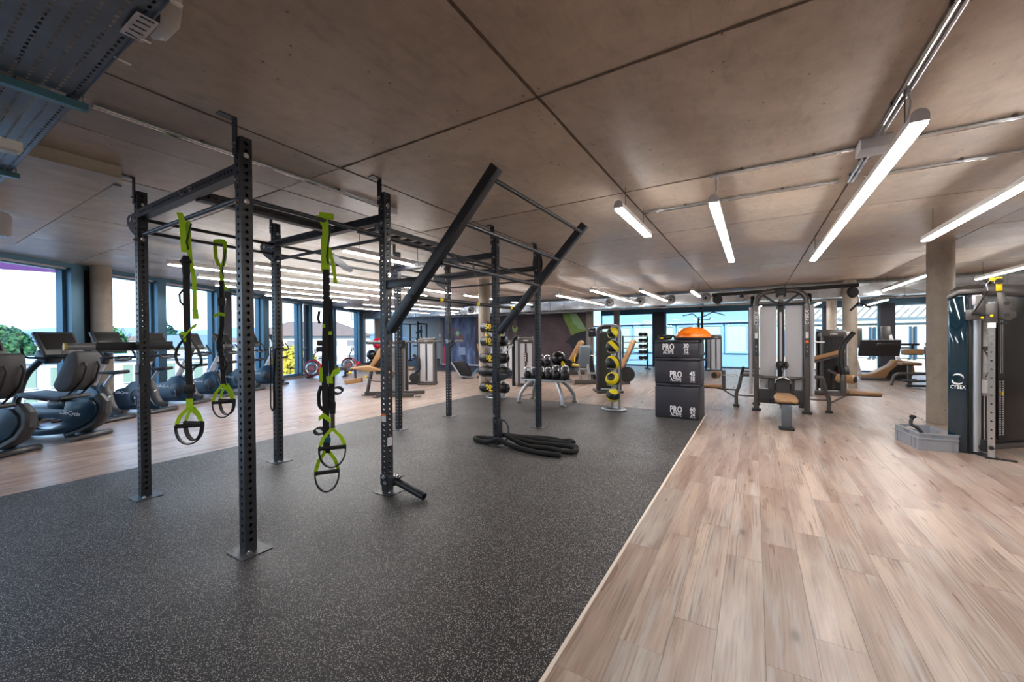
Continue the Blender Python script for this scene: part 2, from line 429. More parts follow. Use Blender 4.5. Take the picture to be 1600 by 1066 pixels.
BLACKR = mat('black_rubber', '#0e0e10', 0.7, bump=0.1, bscale=300)
TAN = mat('tan_vinyl', '#98734d', 0.45, var=0.05, vscale=20, bump=0.06, bscale=400)
YEL = mat('yellow_plastic', '#e8c80c', 0.45)
LIME = mat('lime_webbing', '#a6d40a', 0.7, bump=0.1, bscale=900)
BLUEB = mat('petrol_blue_shell', '#0d2c3e', 0.34, 0.1, coat=0.1)
RED = mat('red_vinyl', '#c8142a', 0.35)
ORANGE = mat('orange_vinyl', '#f57a14', 0.3, coat=0.3)
WPRINT = mat('white_print', '#e6e6e6', 0.6)
SCREEN = mat('dark_screen', '#181a1d', 0.12)
LAMPM = mat('lamp_diffuser', (1.0, 0.97, 0.95, 1), 0.5, emit=LAMP)
MATTE_DK = mat('joint_dark', '#3b342e', 0.9)  # dark body showing in the gaps between planks and panels

# ------------------------------------------------------------------ room shell
CZ = 2.95
WX0, WY0, WT = -10.9, 1.3, V((-0.4833, 0.8755, 0)); WN = V((0.8755, 0.4833, 0))
def wall_x(y): return WX0 - 0.552 * (y - WY0)
def W(s, off=0.0, z=0.0): return V((WX0, WY0, 0)) + WT * s + WN * off + V((0, 0, z))
XMAX, YMIN, YMAX = 9.0, -4.5, 20.4
def clip_wall(poly, pad=0.05):
    """cut a polygon at the slanted glass wall"""
    out = []; n = len(poly)
    def d(p): return p[0] - wall_x(p[1]) + pad
    for i in range(n):
        a, b = poly[i], poly[(i + 1) % n]; da, db = d(a), d(b)
        if da >= 0: out.append(a)
        if da * db < 0:
            t = da / (da - db); out.append((a[0] + (b[0] - a[0]) * t, a[1] + (b[1] - a[1]) * t))
    return out

MATX0, MATX1, MATY1 = -6.04, -0.78, 8.25
floor = struct(MB().prism(clip_wall([(-22, YMIN), (XMAX, YMIN), (XMAX, YMAX), (-22, YMAX)], 0.3), -0.25, -0.004, 'XY').build('floor', MATTE_DK), 'light oak plank floor around the rubber area')
PW, PL = 0.2, 1.22
planks = []
ix0, ix1 = int(-22 / PW), int(XMAX / PW)
for ix in range(ix0, ix1):
    x0 = MATX1 + 0.02 + (ix) * PW
    off = ((ix * 0.618034) % 1.0) * PL + (0.17 * ((ix * 7) % 3))
    y = YMIN - off
    while y < YMAX:
        a, b = max(y, YMIN), min(y + PL, YMAX); y += PL
        if b - a < 0.02 or x0 + PW > XMAX: continue
        pieces = [(x0, x0 + PW, a, b)]
        if x0 + PW > MATX0 and x0 < MATX1 - 0.001:
            if b <= MATY1: 
                if x0 < MATX0: pieces = [(x0, MATX0, a, b)]
                else: continue
            elif a < MATY1:
                pieces = [(x0, x0 + PW, MATY1 + 0.012, b)] if x0 >= MATX0 else [(x0, x0 + PW, a, b)]
                if x0 < MATX0: pieces = [(x0, MATX0, a, MATY1), (x0, x0 + PW, MATY1, b)]
        for p_ in pieces:
            if p_[1] - p_[0] > 0.01 and p_[3] - p_[2] > 0.02 and p_[0] > wall_x(p_[2]) - 0.3: planks.append(p_)
def screen_area(p_):
    q = [project(a, b, 0) for a, b in ((p_[0], p_[2]), (p_[1], p_[2]), (p_[1], p_[3]), (p_[0], p_[3]))]
    if any(v is None for v in q): return 0
    cx = sum(v[0] for v in q) / 4; cyy = sum(v[1] for v in q) / 4
    if not (-150 < cx < 1750 and cyy < 1250): return 0
    return abs(sum(q[i][0] * q[(i + 1) % 4][1] - q[(i + 1) % 4][0] * q[i][1] for i in range(4))) / 2
planks.sort(key=screen_area, reverse=True)
G = 0.0005
_pc = {}
def plank_mesh(w, l):
    k = (round(w, 3), round(l, 3))
    if k not in _pc:
        b = MB(); e = 0.0007
        b.add([(G, G, -0.004), (w - G, G, -0.004), (w - G, l - G, -0.004), (G, l - G, -0.004), (G, G, -e), (w - G, G, -e), (w - G, l - G, -e), (G, l - G, -e),
               (G + e, G + e, 0), (w - G - e, G + e, 0), (w - G - e, l - G - e, 0), (G + e, l - G - e, 0)],
              [(0, 1, 5, 4), (1, 2, 6, 5), (2, 3, 7, 6), (3, 0, 4, 7), (4, 5, 9, 8), (5, 6, 10, 9), (6, 7, 11, 10), (7, 4, 8, 11), (8, 9, 10, 11)])
        _pc[k] = b.mesh('plank', WOOD, angle=20)
    return _pc[k]
for x0, x1, y0, y1 in planks[:300]:
    link('plank', plank_mesh(x1 - x0, y1 - y0), floor, loc=(x0, y0, 0))
rest = MB()
for x0, x1, y0, y1 in planks[300:]:
    poly = clip_wall([(x0 + G, y0 + G), (x1 - G, y0 + G), (x1 - G, y1 - G), (x0 + G, y1 - G)])
    if len(poly) >= 3:
        rest.add([(a, b, 0) for a, b in poly] + [(a, b, -0.004) for a, b in poly], [tuple(range(len(poly)))] + [(i, (i + 1) % len(poly), len(poly) + (i + 1) % len(poly), len(poly) + i) for i in range(len(poly))])
o = rest.build('planks_beyond', WOOD, floor); o['kind'] = 'stuff'

rubber = MB().box(MATX0, MATX1, YMIN, MATY1, -0.003, 0.003).build('floor_rubber', RUBBER, bevel=0.0)
struct(rubber, 'black speckled rubber flooring under the training rig')
trim1 = MB().prism([(MATX1, -0.003), (MATX1 + 0.02, -0.003), (MATX1 + 0.018, 0.004), (MATX1 + 0.002, 0.005)], YMIN, MATY1 + 0.02, 'XZ').build('trim_1', mat('cream_edge_strip', '#d9cdc0', 0.5))
struct(trim1, 'pale edging strip between rubber and oak floor')
# thin cuts in the rubber beside the posts
cuts = MB()
for (xa, ya, xb, yb) in ((-3.55, 1.33, -3.07, 1.335), (-3.5, 2.56, -3.06, 2.565), (-4.7, 4.42, -4.5, 4.43)):
    cuts.box(xa, xb, ya - 0.003, yb + 0.003, 0.0025, 0.0036)
cuts.build('seam_cut', BLACK, rubber)

# ceiling: slab with formed panels and recessed joints
slab = struct(MB().prism(clip_wall([(-23, YMIN), (XMAX, YMIN), (XMAX, YMAX + 0.4), (-23, YMAX + 0.4)], 0.5), CZ + 0.008, CZ + 0.4, 'XY').build('ceiling', MATTE_DK), 'raw concrete ceiling in large formed panels')
xs = [-3.09 + 1.94 * k for k in range(-10, 8)]; xs = sorted(xs + [-4.03])
ys = [2.23 + 1.94 * k for k in range(-4, 11)]
for i in range(len(xs) - 1):
    for j in range(len(ys) - 1):
        x0, x1, y0, y1 = xs[i], min(xs[i + 1], XMAX), ys[j], min(ys[j + 1], YMAX)
        if x0 >= XMAX or y0 >= YMAX: continue
        g = 0.006 + 0.004 * random.random()
        poly = clip_wall([(x0 + g, y0 + g), (x1 - g, y0 + g), (x1 - g, y1 - g), (x0 + g, y1 - g)], 0.0)
        if len(poly) < 3: continue
        cx = sum(p[0] for p in poly) / len(poly); cyy = sum(p[1] for p in poly) / len(poly); dz = random.uniform(-0.004, 0.0)
        me = MB().prism([(a - cx, b - cyy) for a, b in poly], dz, 0.012, 'XY').mesh('panel', CEIL if cx > -5.4 or cyy > 9 else CEIL_RAW)
        link('panel', me, slab, loc=(cx, cyy, CZ))
# cement filler running in the main joints near the rig
fil = MB()
for x0, y0, x1, y1 in ((-1.15, -2, -1.15, 13.8), (-3.09, 2.23, 1.6, 2.23), (-5.0, 4.17, 2.6, 4.17), (-3.09, 0.2, -3.09, 8.05), (0.79, 4.9, 0.79, 13)):
    n = 60; pts = []
    for k in range(n + 1):
        t = k / n; w_ = 0.006 + 0.007 * random.random(); pts.append((x0 + (x1 - x0) * t, y0 + (y1 - y0) * t, w_))
    dx, dy = (0, 1) if y0 == y1 else (1, 0)
    for a, b in zip(pts[:-1], pts[1:]):
        fil.add([(a[0] - dx * a[2], a[1] - dy * a[2], CZ - 0.0045), (b[0] - dx * b[2], b[1] - dy * b[2], CZ - 0.0045), (b[0] + dx * b[2], b[1] + dy * b[2], CZ - 0.0045), (a[0] + dx * a[2], a[1] + dy * a[2], CZ - 0.0045)], [(0, 1, 2, 3)])
fil.build('joint_filler', mat('joint_mortar', '#5f5145', 0.95, var=0.3, vscale=30), slab)
# dropped concrete soffit near the glass wall
drop = MB().box(-9.6, -4.66, -2.0, 1.22, CZ - 0.10, CZ + 0.005).build('beam_soffit', make_concrete('raw_concrete_soffit', '#ab9f8e', '#c4b8a6', '#d6ccbc', 0.4, 0.6, (3, 1, 1), False))
struct(drop, 'dropped raw concrete soffit beside the cable tray')
drop2 = MB().box(-9.6, -5.2, 1.3, 1.36, CZ - 0.02, CZ + 0.005).build('beam_rib', CEIL_RAW); struct(drop2, 'thin cast rib in the concrete ceiling')

# round concrete columns
def column(x, y, r, label):
    b = MB(); b.lathe([(r, 0), (r, CZ - 0.012), (r * 0.97, CZ)], 32, (x, y, 0))
    o = b.build('column', COLM); struct(o, label); return o
column(-11.28, 2.62, 0.16, 'round concrete column by the exercise bikes')
column(-14.05, 7.6, 0.16, 'round concrete column behind the last exercise bikes')
column(-17.7, 15.0, 0.2, 'round concrete column at the far end of the glass wall')
column(-5.93, 8.42, 0.15, 'round concrete column at the corner of the rubber floor')
column(2.60, 9.22, 0.165, 'round concrete column beside the cable machine')
column(2.24, 14.2, 0.16, 'round concrete column carrying a white switch box')
column(2.55, 19.6, 0.16, 'far round concrete column by the back glazing')
column(-5.85, 19.7, 0.15, 'far round concrete column behind the ball tower')
column(-6.28, 17.05, 0.17, 'round concrete column at the mural end')
column(-14.95, 17.1, 0.12, 'thin grey column between plaster wall and mural')

# solid walls out of sight and the plaster wall at the far left
struct(MB().box(-9.0, XMAX + 0.2, YMIN - 0.2, YMIN, -0.2, CZ).build('wall_rear', GREYWALL), 'plain plaster wall behind the viewpoint')
struct(MB().box(XMAX, XMAX + 0.2, YMIN, YMAX + 0.2, -0.2, CZ).build('wall_right', GREYWALL), 'plain plaster wall on the cable machine side')
struct(MB().box(-22.5, -14.7, YMAX, YMAX + 0.2, -0.2, CZ).build('wall_back', GREYWALL), 'grey plaster wall behind the squat rack')
struct(MB().box(-20.6, -14.8, YMAX - 0.02, YMAX, 0.0, 0.09).build('baseboard_back', FRAME_DK), 'dark skirting below the grey plaster wall')

# ------------------------------------------------------------------ slanted glass wall
head = MB()
def wbox(b, s0, s1, o0, o1, z0, z1):
    P = [W(s0, o0), W(s1, o0), W(s1, o1), W(s0, o1)]
    b.add([(p.x, p.y, z0) for p in P] + [(p.x, p.y, z1) for p in P], [(0, 3, 2, 1), (4, 5, 6, 7), (0, 1, 5, 4), (1, 2, 6, 5), (2, 3, 7, 6), (3, 0, 4, 7)]); return b
glz = sempty('window_wall', 'tall glazing with anthracite frames along the bikes')
wbox(MB(), -7, 21.8, -0.12, 0.16, 2.86, CZ).build('head_beam', FRAME, glz)
wbox(MB(), -7, 21.8, 0.0, 0.10, 2.83, 2.86).build('head_trim', GREYL, glz)
wbox(MB(), -7, 21.8, -0.12, 0.16, -0.2, 0.10).build('sill_curb', FRAME, glz)
wbox(MB(), -7, 21.8, 0.16, 0.24, 0.0, 0.05).build('floor_strip', mat('oak_strip', '#8a7462', 0.5), glz)
bays = [(-6.8, -4.7), (-4.5, -2.4), (-2.2, 0.90), (1.43, 2.68), (2.9, 4.49), (5.14, 6.44), (6.73, 8.63), (9.48, 11.2), (11.44, 13.94), (14.82, 18.0), (18.3, 21.6)]
for k, (a, b) in enumerate(bays):
    w = sempty('window_%d' % (k + 1), 'tall glass pane in the slanted window wall')
    wbox(MB(), a + 0.03, b - 0.03, -0.012, 0.012, 0.13, 2.815).build("pane", GLASS, w)
    f = MB(); wbox(f, a, a + 0.05, -0.06, 0.07, 0.1, 2.83); wbox(f, b - 0.05, b, -0.06, 0.07, 0.1, 2.83); wbox(f, a + 0.05, b - 0.05, -0.06, 0.07, 0.1, 0.15); wbox(f, a + 0.05, b - 0.05, -0.06, 0.07, 2.805, 2.83)
    f.build('window_frame', FRAME, w)
muls = [(-4.7, -4.5), (-2.4, -2.2), (0.90, 1.11), (2.68, 2.9), (4.49, 4.73), (6.44, 6.73), (11.2, 11.44), (13.94, 14.41), (18.0, 18.3)]
for a, b in muls: wbox(MB(), a, b, -0.1, 0.20, 0.1, 2.86).build('mullion', FRAME, glz)
for a, b in ((1.11, 1.43), (4.73, 5.14)): wbox(MB(), a, b, -0.05, 0.12, 0.1, 2.86).build('dark_infill_panel', FRAME_DK, glz)
wbox(MB(), 14.41, 14.82, -0.1, 0.16, 0.1, 2.86).build('pale_infill_panel', GREYL, glz)
dr = sempty('door_1', 'narrow glass terrace door in the window wall')
f = MB(); wbox(f, 8.63, 8.78, -0.08, 0.18, 0.0, 2.86); wbox(f, 9.33, 9.48, -0.08, 0.18, 0.0, 2.86); f.build('door_frame', FRAME, dr)
wbox(MB(), 8.78, 9.33, -0.012, 0.012, 0.15, 2.8).build('pane', GLASS, dr)
f = MB(); wbox(f, 8.78, 8.95, -0.04, 0.05, 0.1, 2.83); wbox(f, 9.2, 9.33, -0.04, 0.05, 0.1, 2.83); f.build('door_sash', FRAME_DK, dr)
h = MB(); h.tube(fillet([W(9.0, 0.05, 1.12), W(9.0, 0.12, 1.12), W(9.18, 0.12, 1.12)], 0.02), 0.011); h.build('door_handle', CHROME, dr)
hb = MB(); hb.tube(fillet([W(1.3, 0.13, 1.15), W(1.3, 0.2, 1.15), W(1.3, 0.2, 1.45), W(1.3, 0.13, 1.45)], 0.05), 0.014); hb.build('window_handle', CHROME, glz)

# ------------------------------------------------------------------ back glazing
gb = sempty('window_back', 'wide glazing at the back of the hall')
MB().box(-6.9, XMAX, YMAX, YMAX + 0.16, 2.62, CZ).build('head_beam', FRAME, gb)
MB().box(-6.9, XMAX, YMAX, YMAX + 0.16, -0.2, 0.06).build('sill_curb', FRAME, gb)
for k, (a, b, g_) in enumerate(((-6.9, -4.25, GLASS_SHADE), (-3.7, -0.18, GLASS_SHADE), (0.06, 2.40, GLASS), (2.6, 4.1, GLASS), (4.5, 6.4, GLASS), (6.5, 8.9, GLASS))):
    w = sempty('window_%d' % (21 + k), 'floor to ceiling pane of the back glazing')
    MB().box(a, b, YMAX + 0.05, YMAX + 0.07, 0.06, 2.62).build('pane', g_, w)
    f = MB(); f.box(a, a + 0.05, YMAX, YMAX + 0.12, 0.06, 2.62); f.box(b - 0.05, b, YMAX, YMAX + 0.12, 0.06, 2.62); f.box(a + 0.05, b - 0.05, YMAX, YMAX + 0.12, 2.56, 2.62); f.build('window_frame', FRAME, w)
for a, b in ((-4.25, -3.7), (-0.18, 0.06), (2.4, 2.6), (4.1, 4.5), (6.4, 6.5)):
    MB().box(a, b, YMAX - 0.14, YMAX + 0.14, 0.0, 2.64).build('mullion', FRAME_DK, gb)
h = MB(); h.tube(fillet([(-0.1, YMAX - 0.14, 1.2), (-0.1, YMAX - 0.2, 1.2), (-0.1, YMAX - 0.2, 1.0), (-0.1, YMAX - 0.14, 1.0)], 0.03), 0.014); h.build('door_handle', CHROME, gb)

# ------------------------------------------------------------------ mural wall (a printed photograph on a partition)
def make_brick_print():
    m = mat('mural_brick_print', '#3a2c2f', 0.6); nd, lk, b = nodes_of(m)
    geo = nd.new('ShaderNodeNewGeometry'); sp = nd.new('ShaderNodeSeparateXYZ'); lk.new(geo.outputs['Position'], sp.inputs[0])
    cb = nd.new('ShaderNodeCombineXYZ'); lk.new(sp.outputs['X'], cb.inputs[0]); lk.new(sp.outputs['Z'], cb.inputs[1])
    br = nd.new('ShaderNodeTexBrick'); br.inputs['Scale'].default_value = 5.0; br.inputs['Mortar Size'].default_value = 0.012
    br.inputs['Color1'].default_value = hx('#6b5150'); br.inputs['Color2'].default_value = hx('#5d4649'); br.inputs['Mortar'].default_value = hx('#80696a'); br.inputs['Brick Width'].default_value = 0.9
    lk.new(cb.outputs[0], br.inputs['Vector'])
    n = noise(nd, lk, cb.outputs[0], 0.55, 3); r = ramp(nd, [(0.38, hx('#4a4250')), (0.66, (1, 1, 1, 1))]); lk.new(n, r.inputs[0])
    lk.new(mix(nd, lk, br.outputs['Color'], r.outputs[0], 0.75, 'MULTIPLY'), b.inputs['Base Color'])
    return m
mw = MB().box(-14.82, -6.42, 17.0, 17.15, 0.0, 2.6).build('wall_mural', GREYWALL); struct(mw, 'partition wall covered with a large printed sports photograph')
MB().box(-12.55, -6.43, 16.99, 17.0, 0.06, 2.56).build('brick_print', make_brick_print(), mw)
def make_gym_print():
    m = mat('mural_gym_print', '#3a3f55', 0.6); nd, lk, b = nodes_of(m)
    geo = nd.new('ShaderNodeNewGeometry')
    n = noise(nd, lk, mapping(nd, lk, geo.outputs['Position'], (3.2, 1, 0.9)), 1.1, 3); r = ramp(nd, [(0.3, hx('#3a3a4c')), (0.5, hx('#555a78')), (0.64, hx('#6f7ca2')), (0.8, hx('#b9c6dc'))]); lk.new(n, r.inputs[0]); lk.new(r.outputs[0], b.inputs['Base Color'])
    return m
MB().box(-14.80, -12.56, 16.99, 17.0, 0.03, 2.56).build('gym_print', make_gym_print(), mw)
def flat_print(name, pts, col, y=16.985, m=None):
    MB().prism(pts, y, 16.9905, 'XZ').build(name, m or mat('print_' + name, col, 0.6, var=0.12, vscale=4), mw)
flat_print('print_shirt', [(-7.55, 2.55), (-6.88, 2.54), (-6.44, 1.86), (-6.44, 1.74), (-6.73, 1.68), (-6.94, 1.62), (-7.13, 1.53), (-7.32, 1.97), (-7.51, 2.31)], '#7f9a4a')
flat_print('print_shirt_fold', [(-7.21, 2.53), (-6.88, 2.52), (-6.45, 1.86), (-6.45, 1.79), (-6.76, 1.83), (-7.04, 2.1)], '#97b884', 16.982)
flat_print('print_shorts', [(-7.13, 1.53), (-6.94, 1.62), (-6.73, 1.68), (-6.44, 1.74), (-6.44, 0.92), (-6.66, 1.0), (-6.94, 0.69), (-7.22, 1.15), (-7.42, 1.23)], '#22202a', 16.983)
flat_print('print_leg', [(-7.25, 1.77), (-7.13, 1.53), (-7.36, 1.28), (-7.62, 0.78), (-7.66, 0.45), (-7.82, 0.48), (-7.72, 0.88), (-7.47, 1.28)], '#5d3f43', 16.987)
flat_print('print_torso', [(-10.22, 2.36), (-10.04, 2.35), (-10.0, 1.92), (-10.04, 1.61), (-10.25, 1.61), (-10.27, 1.93)], '#6d4a45', 16.988)
flat_print('print_top', [(-10.27, 2.09), (-10.23, 1.93), (-10.06, 1.93), (-10.02, 2.08), (-9.96, 1.92), (-10.02, 1.77), (-10.13, 1.73), (-10.25, 1.79), (-10.29, 1.93)], '#93a85c')
flat_print('print_arm', [(-14.01, 2.03), (-13.68, 1.86), (-13.26, 1.48), (-13.37, 1.31), (-13.91, 1.44), (-14.07, 1.74)], '#7f5a54')
flat_print('print_band', [(-13.79, 1.86), (-13.58, 1.77), (-13.69, 1.52), (-13.88, 1.69)], '#9fc9a4', 16.982)
flat_print('print_violet', [(-14.79, 2.55), (-14.3, 2.55), (-14.3, 0.05), (-14.79, 0.05)], '#4a3f72', 16.988)
flat_print('print_red', [(-14.78, 1.01), (-14.55, 1.01), (-14.56, 0.03), (-14.78, 0.03)], '#c8324e', 16.984)
flat_print('print_plinth', [(-13.69, 0.97), (-13.22, 0.98), (-13.22, 0.56), (-13.7, 0.55)], '#9fa9c4', 16.984)
struct(MB().box(-14.82, -6.42, 16.96, 16.985, 0.0, 0.05).build('baseboard_mural', WHITE), 'white skirting below the mural')
struct(MB().prism([(-20.5, 13.0), (-6.3, 13.6), (-6.3, 17.0), (-14.8, 17.0), (-14.8, 20.3), (-20.5, 20.3)], 0.0005, 0.003, 'XY').build('floor_dark', mat('charcoal_vinyl', '#3d3c42', 0.45)), 'charcoal floor strip in front of the mural')

# ------------------------------------------------------------------ ventilation ducts
def duct(name, label, y0, y1, z0, z1, x0, x1, pitch, nozzles=()):
    t = thing(name, label, 'duct', ((x0 + x1) / 2, (y0 + y1) / 2, z0)); ox, oy = (x0 + x1) / 2, (y0 + y1) / 2
    n = int((x1 - x0) / pitch); L = (x1 - x0) / n; hw, hh = (y1 - y0) / 2, z1 - z0
    b = MB(); g = 0.004          # one section with cross-broken faces
    for s_ in (-1, 1):
        b.add([(g, s_ * hw, 0), (L - g, s_ * hw, 0), (L - g, s_ * hw, hh), (g, s_ * hw, hh), (L / 2, s_ * (hw - 0.012), hh / 2)], [(0, 1, 4), (1, 2, 4), (2, 3, 4), (3, 0, 4)])
    for z, dz in ((0, 0.012), (hh, -0.012)):
        b.add([(g, -hw, z), (L - g, -hw, z), (L - g, hw, z), (g, hw, z), (L / 2, 0, z + dz)], [(0, 1, 4), (1, 2, 4), (2, 3, 4), (3, 0, 4)])
    me = b.mesh('duct_section', GALV, angle=3)
    fl = MB(); e = 0.022
    fl.box(-0.012, 0.012, -hw - e, -hw, -e, hh + e); fl.box(-0.012, 0.012, hw, hw + e, -e, hh + e); fl.box(-0.012, 0.012, -hw, hw, -e, 0); fl.box(-0.012, 0.012, -hw, hw, hh, hh + e)
    mf = fl.mesh('flange', GALV)
    for k in range(n):
        link('duct_section', me, t, loc=(x0 + k * L - ox, 0, 0)); link('flange', mf, t, loc=(x0 + k * L - ox, 0, 0))
        if k % 2 == 0:
            hgr = MB(); hgr.box(-0.02, 0.02, -hw - 0.06, hw + 0.06, -0.05, -0.022); hgr.cyl((0, -hw - 0.04, -0.05), (0, -hw - 0.04, CZ - z0), 0.005, n=6); hgr.cyl((0, hw + 0.04, -0.05), (0, hw + 0.04, CZ - z0), 0.005, n=6)
            link('hanger', hgr.mesh('hanger', GREYM), t, loc=(x0 + (k + 0.5) * L - ox, 0, 0))
    for xn in nozzles:
        nz = MB(); zc = hh * 0.5
        R_ = Euler((PI / 2, 0, 0)).to_matrix()
        nz.lathe([(0.10, 0.0), (0.15, 0.012), (0.155, 0.03), (0.12, 0.06), (0.085, 0.085), (0.075, 0.06), (0.07, 0.02), (0.0001, 0.015)], 20, (0, -hw, zc), R_, cap=False)
        q = nz.build('nozzle', SILVER, t); q.location = (xn - ox, 0, 0)
        c_ = MB(); c_.lathe([(0.0001, 0.05), (0.03, 0.055), (0.04, 0.03), (0.0001, 0.02)], 12, (0, -hw, zc), R_, cap=False); c_.build('nozzle_core', BLACK, q)
    return t
duct('air_duct', 'galvanised rectangular air duct with round nozzles below the ceiling', 14.3, 14.85, 2.52, 2.86, -19.0, 8.8, 1.2, (-11.6, -10.77, -7.64, -4.5, -3.41, -2.41, -1.34, -0.32, 4.86))
duct('air_duct', 'second lower galvanised duct running above the mural', 16.25, 16.75, 2.60, 2.80, -16.5, 8.8, 1.5)
# a metal pipe run below the duct
p_ = MB(); p_.cyl((-17.0, 15.6, 2.55), (8.8, 15.6, 2.55), 0.045, n=10); tag(p_.build('service_pipe', GALV), 'long grey service pipe running under the ducts', 'pipe')

# ------------------------------------------------------------------ pendant lights
_lc = {}
def pendant(x, y0, y1, label, z=2.60):
    L = round(y1 - y0, 2)
    t = thing('linear_pendant_light', label, 'light', (x, (y0 + y1) / 2, z), 0, 'linear pendant lights')
    if L not in _lc:
        w, h = 0.040, 0.085; prof = [(-w, 0.014), (w, 0.014)] + [(w * math.cos(a), h - w + w * math.sin(a)) for a in [PI * k / 8 for k in range(9)]]
        hs = MB().prism(prof, -L / 2, L / 2, 'XZ').mesh('housing', WHITE)
        df = MB().box(-w + 0.003, w - 0.003, -L / 2 + 0.012, L / 2 - 0.012, 0.0, 0.0138).mesh('diffuser', LAMPM)
        ec = MB().prism(prof[:2] + prof[2:], -0.006, 0.006, 'XZ').mesh('end_cap', GREYL)
        wi = MB().cyl((0, 0, h), (0, 0, CZ - z), 0.0035, n=5).mesh('suspension_wire', GREYM)
        _lc[L] = (hs, df, ec, wi)
    hs, df, ec, wi = _lc[L]
    link('housing', hs, t); link('diffuser', df, t, 'glowing white diffuser')
    for s_ in (-1, 1):
        link('end_cap', ec, t, loc=(0, s_ * (L / 2 + 0.004), 0)); link('suspension_wire', wi, t, loc=(0, s_ * (L / 2 - 0.25), 0))
    return t
pendant(0.775, 3.04, 7.71, 'long pendant light hanging from the ceiling conduit near the cable machine')
pendant(-0.30, 3.90, 7.12, 'pendant light between the short ceiling light and the long one')
pendant(-1.10, 3.78, 5.03, 'short pendant light close to the ceiling beside the rig ladder', 2.66)
pendant(1.81, 3.2, 6.90, 'pendant light entering at the right edge above the column')
pendant(4.05, 8.6, 12.4, 'far pendant light behind the column above the cable machine')
pendant(2.9, 9.9, 14.0, 'pendant light end peeking out behind the concrete column')
pendant(-4.65, 10.1, 14.0, 'leftmost of the four pendant lights before the duct nozzles')
pendant(-3.45, 9.5, 14.0, 'second of the four pendant lights before the duct nozzles')
pendant(-2.45, 10.3, 13.8, 'third of the four pendant lights before the duct nozzles')
pendant(-1.37, 11.2, 12.9, 'shortest of the four pendant lights before the duct nozzles')
pendant(-4.6, 3.35, 4.95, 'short pendant light seen through the rig behind the middle post')
for k, (x, a, b) in enumerate(((-6.7, 3.3, 8.0), (-7.62, 2.5, 8.1), (-8.72, 3.3, 8.1), (-9.74, 4.0, 7.9), (-10.9, 5.6, 8.0))):
    pendant(x, a, b, ('first', 'second', 'third', 'fourth', 'fifth')[k] + ' pendant light counting from the rig towards the bike windows')
for k, (x, a, b) in enumerate(((-6.7, 8.6, 12.4), (-9.9, 9.9, 12.6), (-11.2, 8.9, 13.9), (-12.9, 9.4, 13.9))):
    pendant(x, a, b, ('first', 'second', 'third', 'fourth', 'fifth', 'sixth')[k] + ' far pendant light above the weight machines, counting from the column')
for k, (x, a, b) in enumerate(((0.2, 17.0, 20.0), (1.9, 17.0, 20.0), (3.6, 17.0, 20.0), (5.4, 17.0, 20.0))):
    pendant(x, a, b, ('first', 'second', 'third', 'fourth')[k] + ' pendant light by the back glazing, from the cable station to the wall', 2.55)
for k, (x, a) in enumerate(((-2.2, -4.3), (0.4, -4.0), (3.0, -4.0), (5.6, -3.0), (5.6, 4.0), (7.4, 6.0), (-5.0, -4.3), (-7.5, -4.3))):  # unseen lights added to brighten the hall
    pendant(x, a, a + 3.4, 'unseen pendant light added behind or beside the viewpoint to light the hall')

# ------------------------------------------------------------------ conduits, junction boxes
def conduit(name, label, runs, box=()):
    t = thing(name, label, 'conduit', (runs[0][0][0], runs[0][0][1], CZ - 0.03)); o = V(t.location)
    for a, b in runs:
        d = (V(b) - V(a)).normalized(); sd = V((-d.y, d.x, 0)) * 0.017
        for s_ in (-1, 1):
            MB().cyl(V(a) - o + sd * s_, V(b) - o + sd * s_, 0.011, n=8).build('pipe', CHROME if s_ > 0 else GALV, t)
        n = max(2, int((V(b) - V(a)).length / 0.9))
        for k in range(n):
            c = V(a).lerp(V(b), (k + 0.5) / n) - o; MB().obox(c + V((0, 0, 0.012)), (0.07, 0.02, 0.03), (0, 0, math.atan2(d.y, d.x) + PI / 2)).build('clip', GREYM, t)
    for c, s_ in box:
        MB().obox(V(c) - o, s_).build('junction_box', GREYL, t, bevel=0.006)
    return t
zc = CZ - 0.022
conduit('ceiling_conduit', 'twin metal conduit running to the grey junction box over the long pendant light', [((0.79, 1.2, zc), (0.79, 3.95, zc)), ((0.79, 4.25, zc), (0.79, 5.0, zc))], [((0.79, 4.10, CZ - 0.045), (0.19, 0.19, 0.085))])
conduit('ceiling_conduit', 'twin metal conduit crossing the ceiling past the junction box', [((-0.35, 4.15, zc), (0.68, 4.15, zc)), ((0.9, 4.15, zc), (3.4, 4.15, zc))])
conduit('ceiling_conduit', 'twin metal conduit feeding the short pendant light', [((-1.12, 4.93, zc), (0.7, 4.93, zc)), ((0.88, 4.93, zc), (3.4, 4.93, zc))])
conduit('ceiling_conduit', 'bright conduit from the cable tray to the small box by the rig', [((-3.56, 0.8, zc), (-3.56, 3.1, zc))], [((-3.56, 3.2, CZ - 0.04), (0.1, 0.14, 0.07))])
for x, y in ((0.79, 3.31), (-0.30, 4.15)):
    hk = MB(); hk.tube(fillet([(x, y, CZ - 0.03), (x + 0.02, y, CZ - 0.1), (x, y, CZ - 0.2), (x, y, 2.692)], 0.03), 0.007); hk.cyl((x, y, CZ - 0.055), (x, y, CZ - 0.015), 0.02, n=10)
    tag(hk.build('light_cable', GREYL), 'grey supply cable dropping to the %s pendant light' % ('long' if x > 0 else 'middle'), 'cable')
sw = thing('switch_box', 'white switch box with a conduit down the far concrete column', 'switch', (2.16, 14.02, 0))
MB().box(-0.05, 0.05, -0.05, 0.0, 1.45, 1.55).build('box', WHITE, sw, bevel=0.005); MB().cyl((0, -0.02, 0.0), (0, -0.02, 1.45), 0.012).build('pipe', GREYL, sw)
sw = thing('switch_box', 'white conduit with a small box on the thin grey column', 'switch', (-14.93, 16.93, 0))
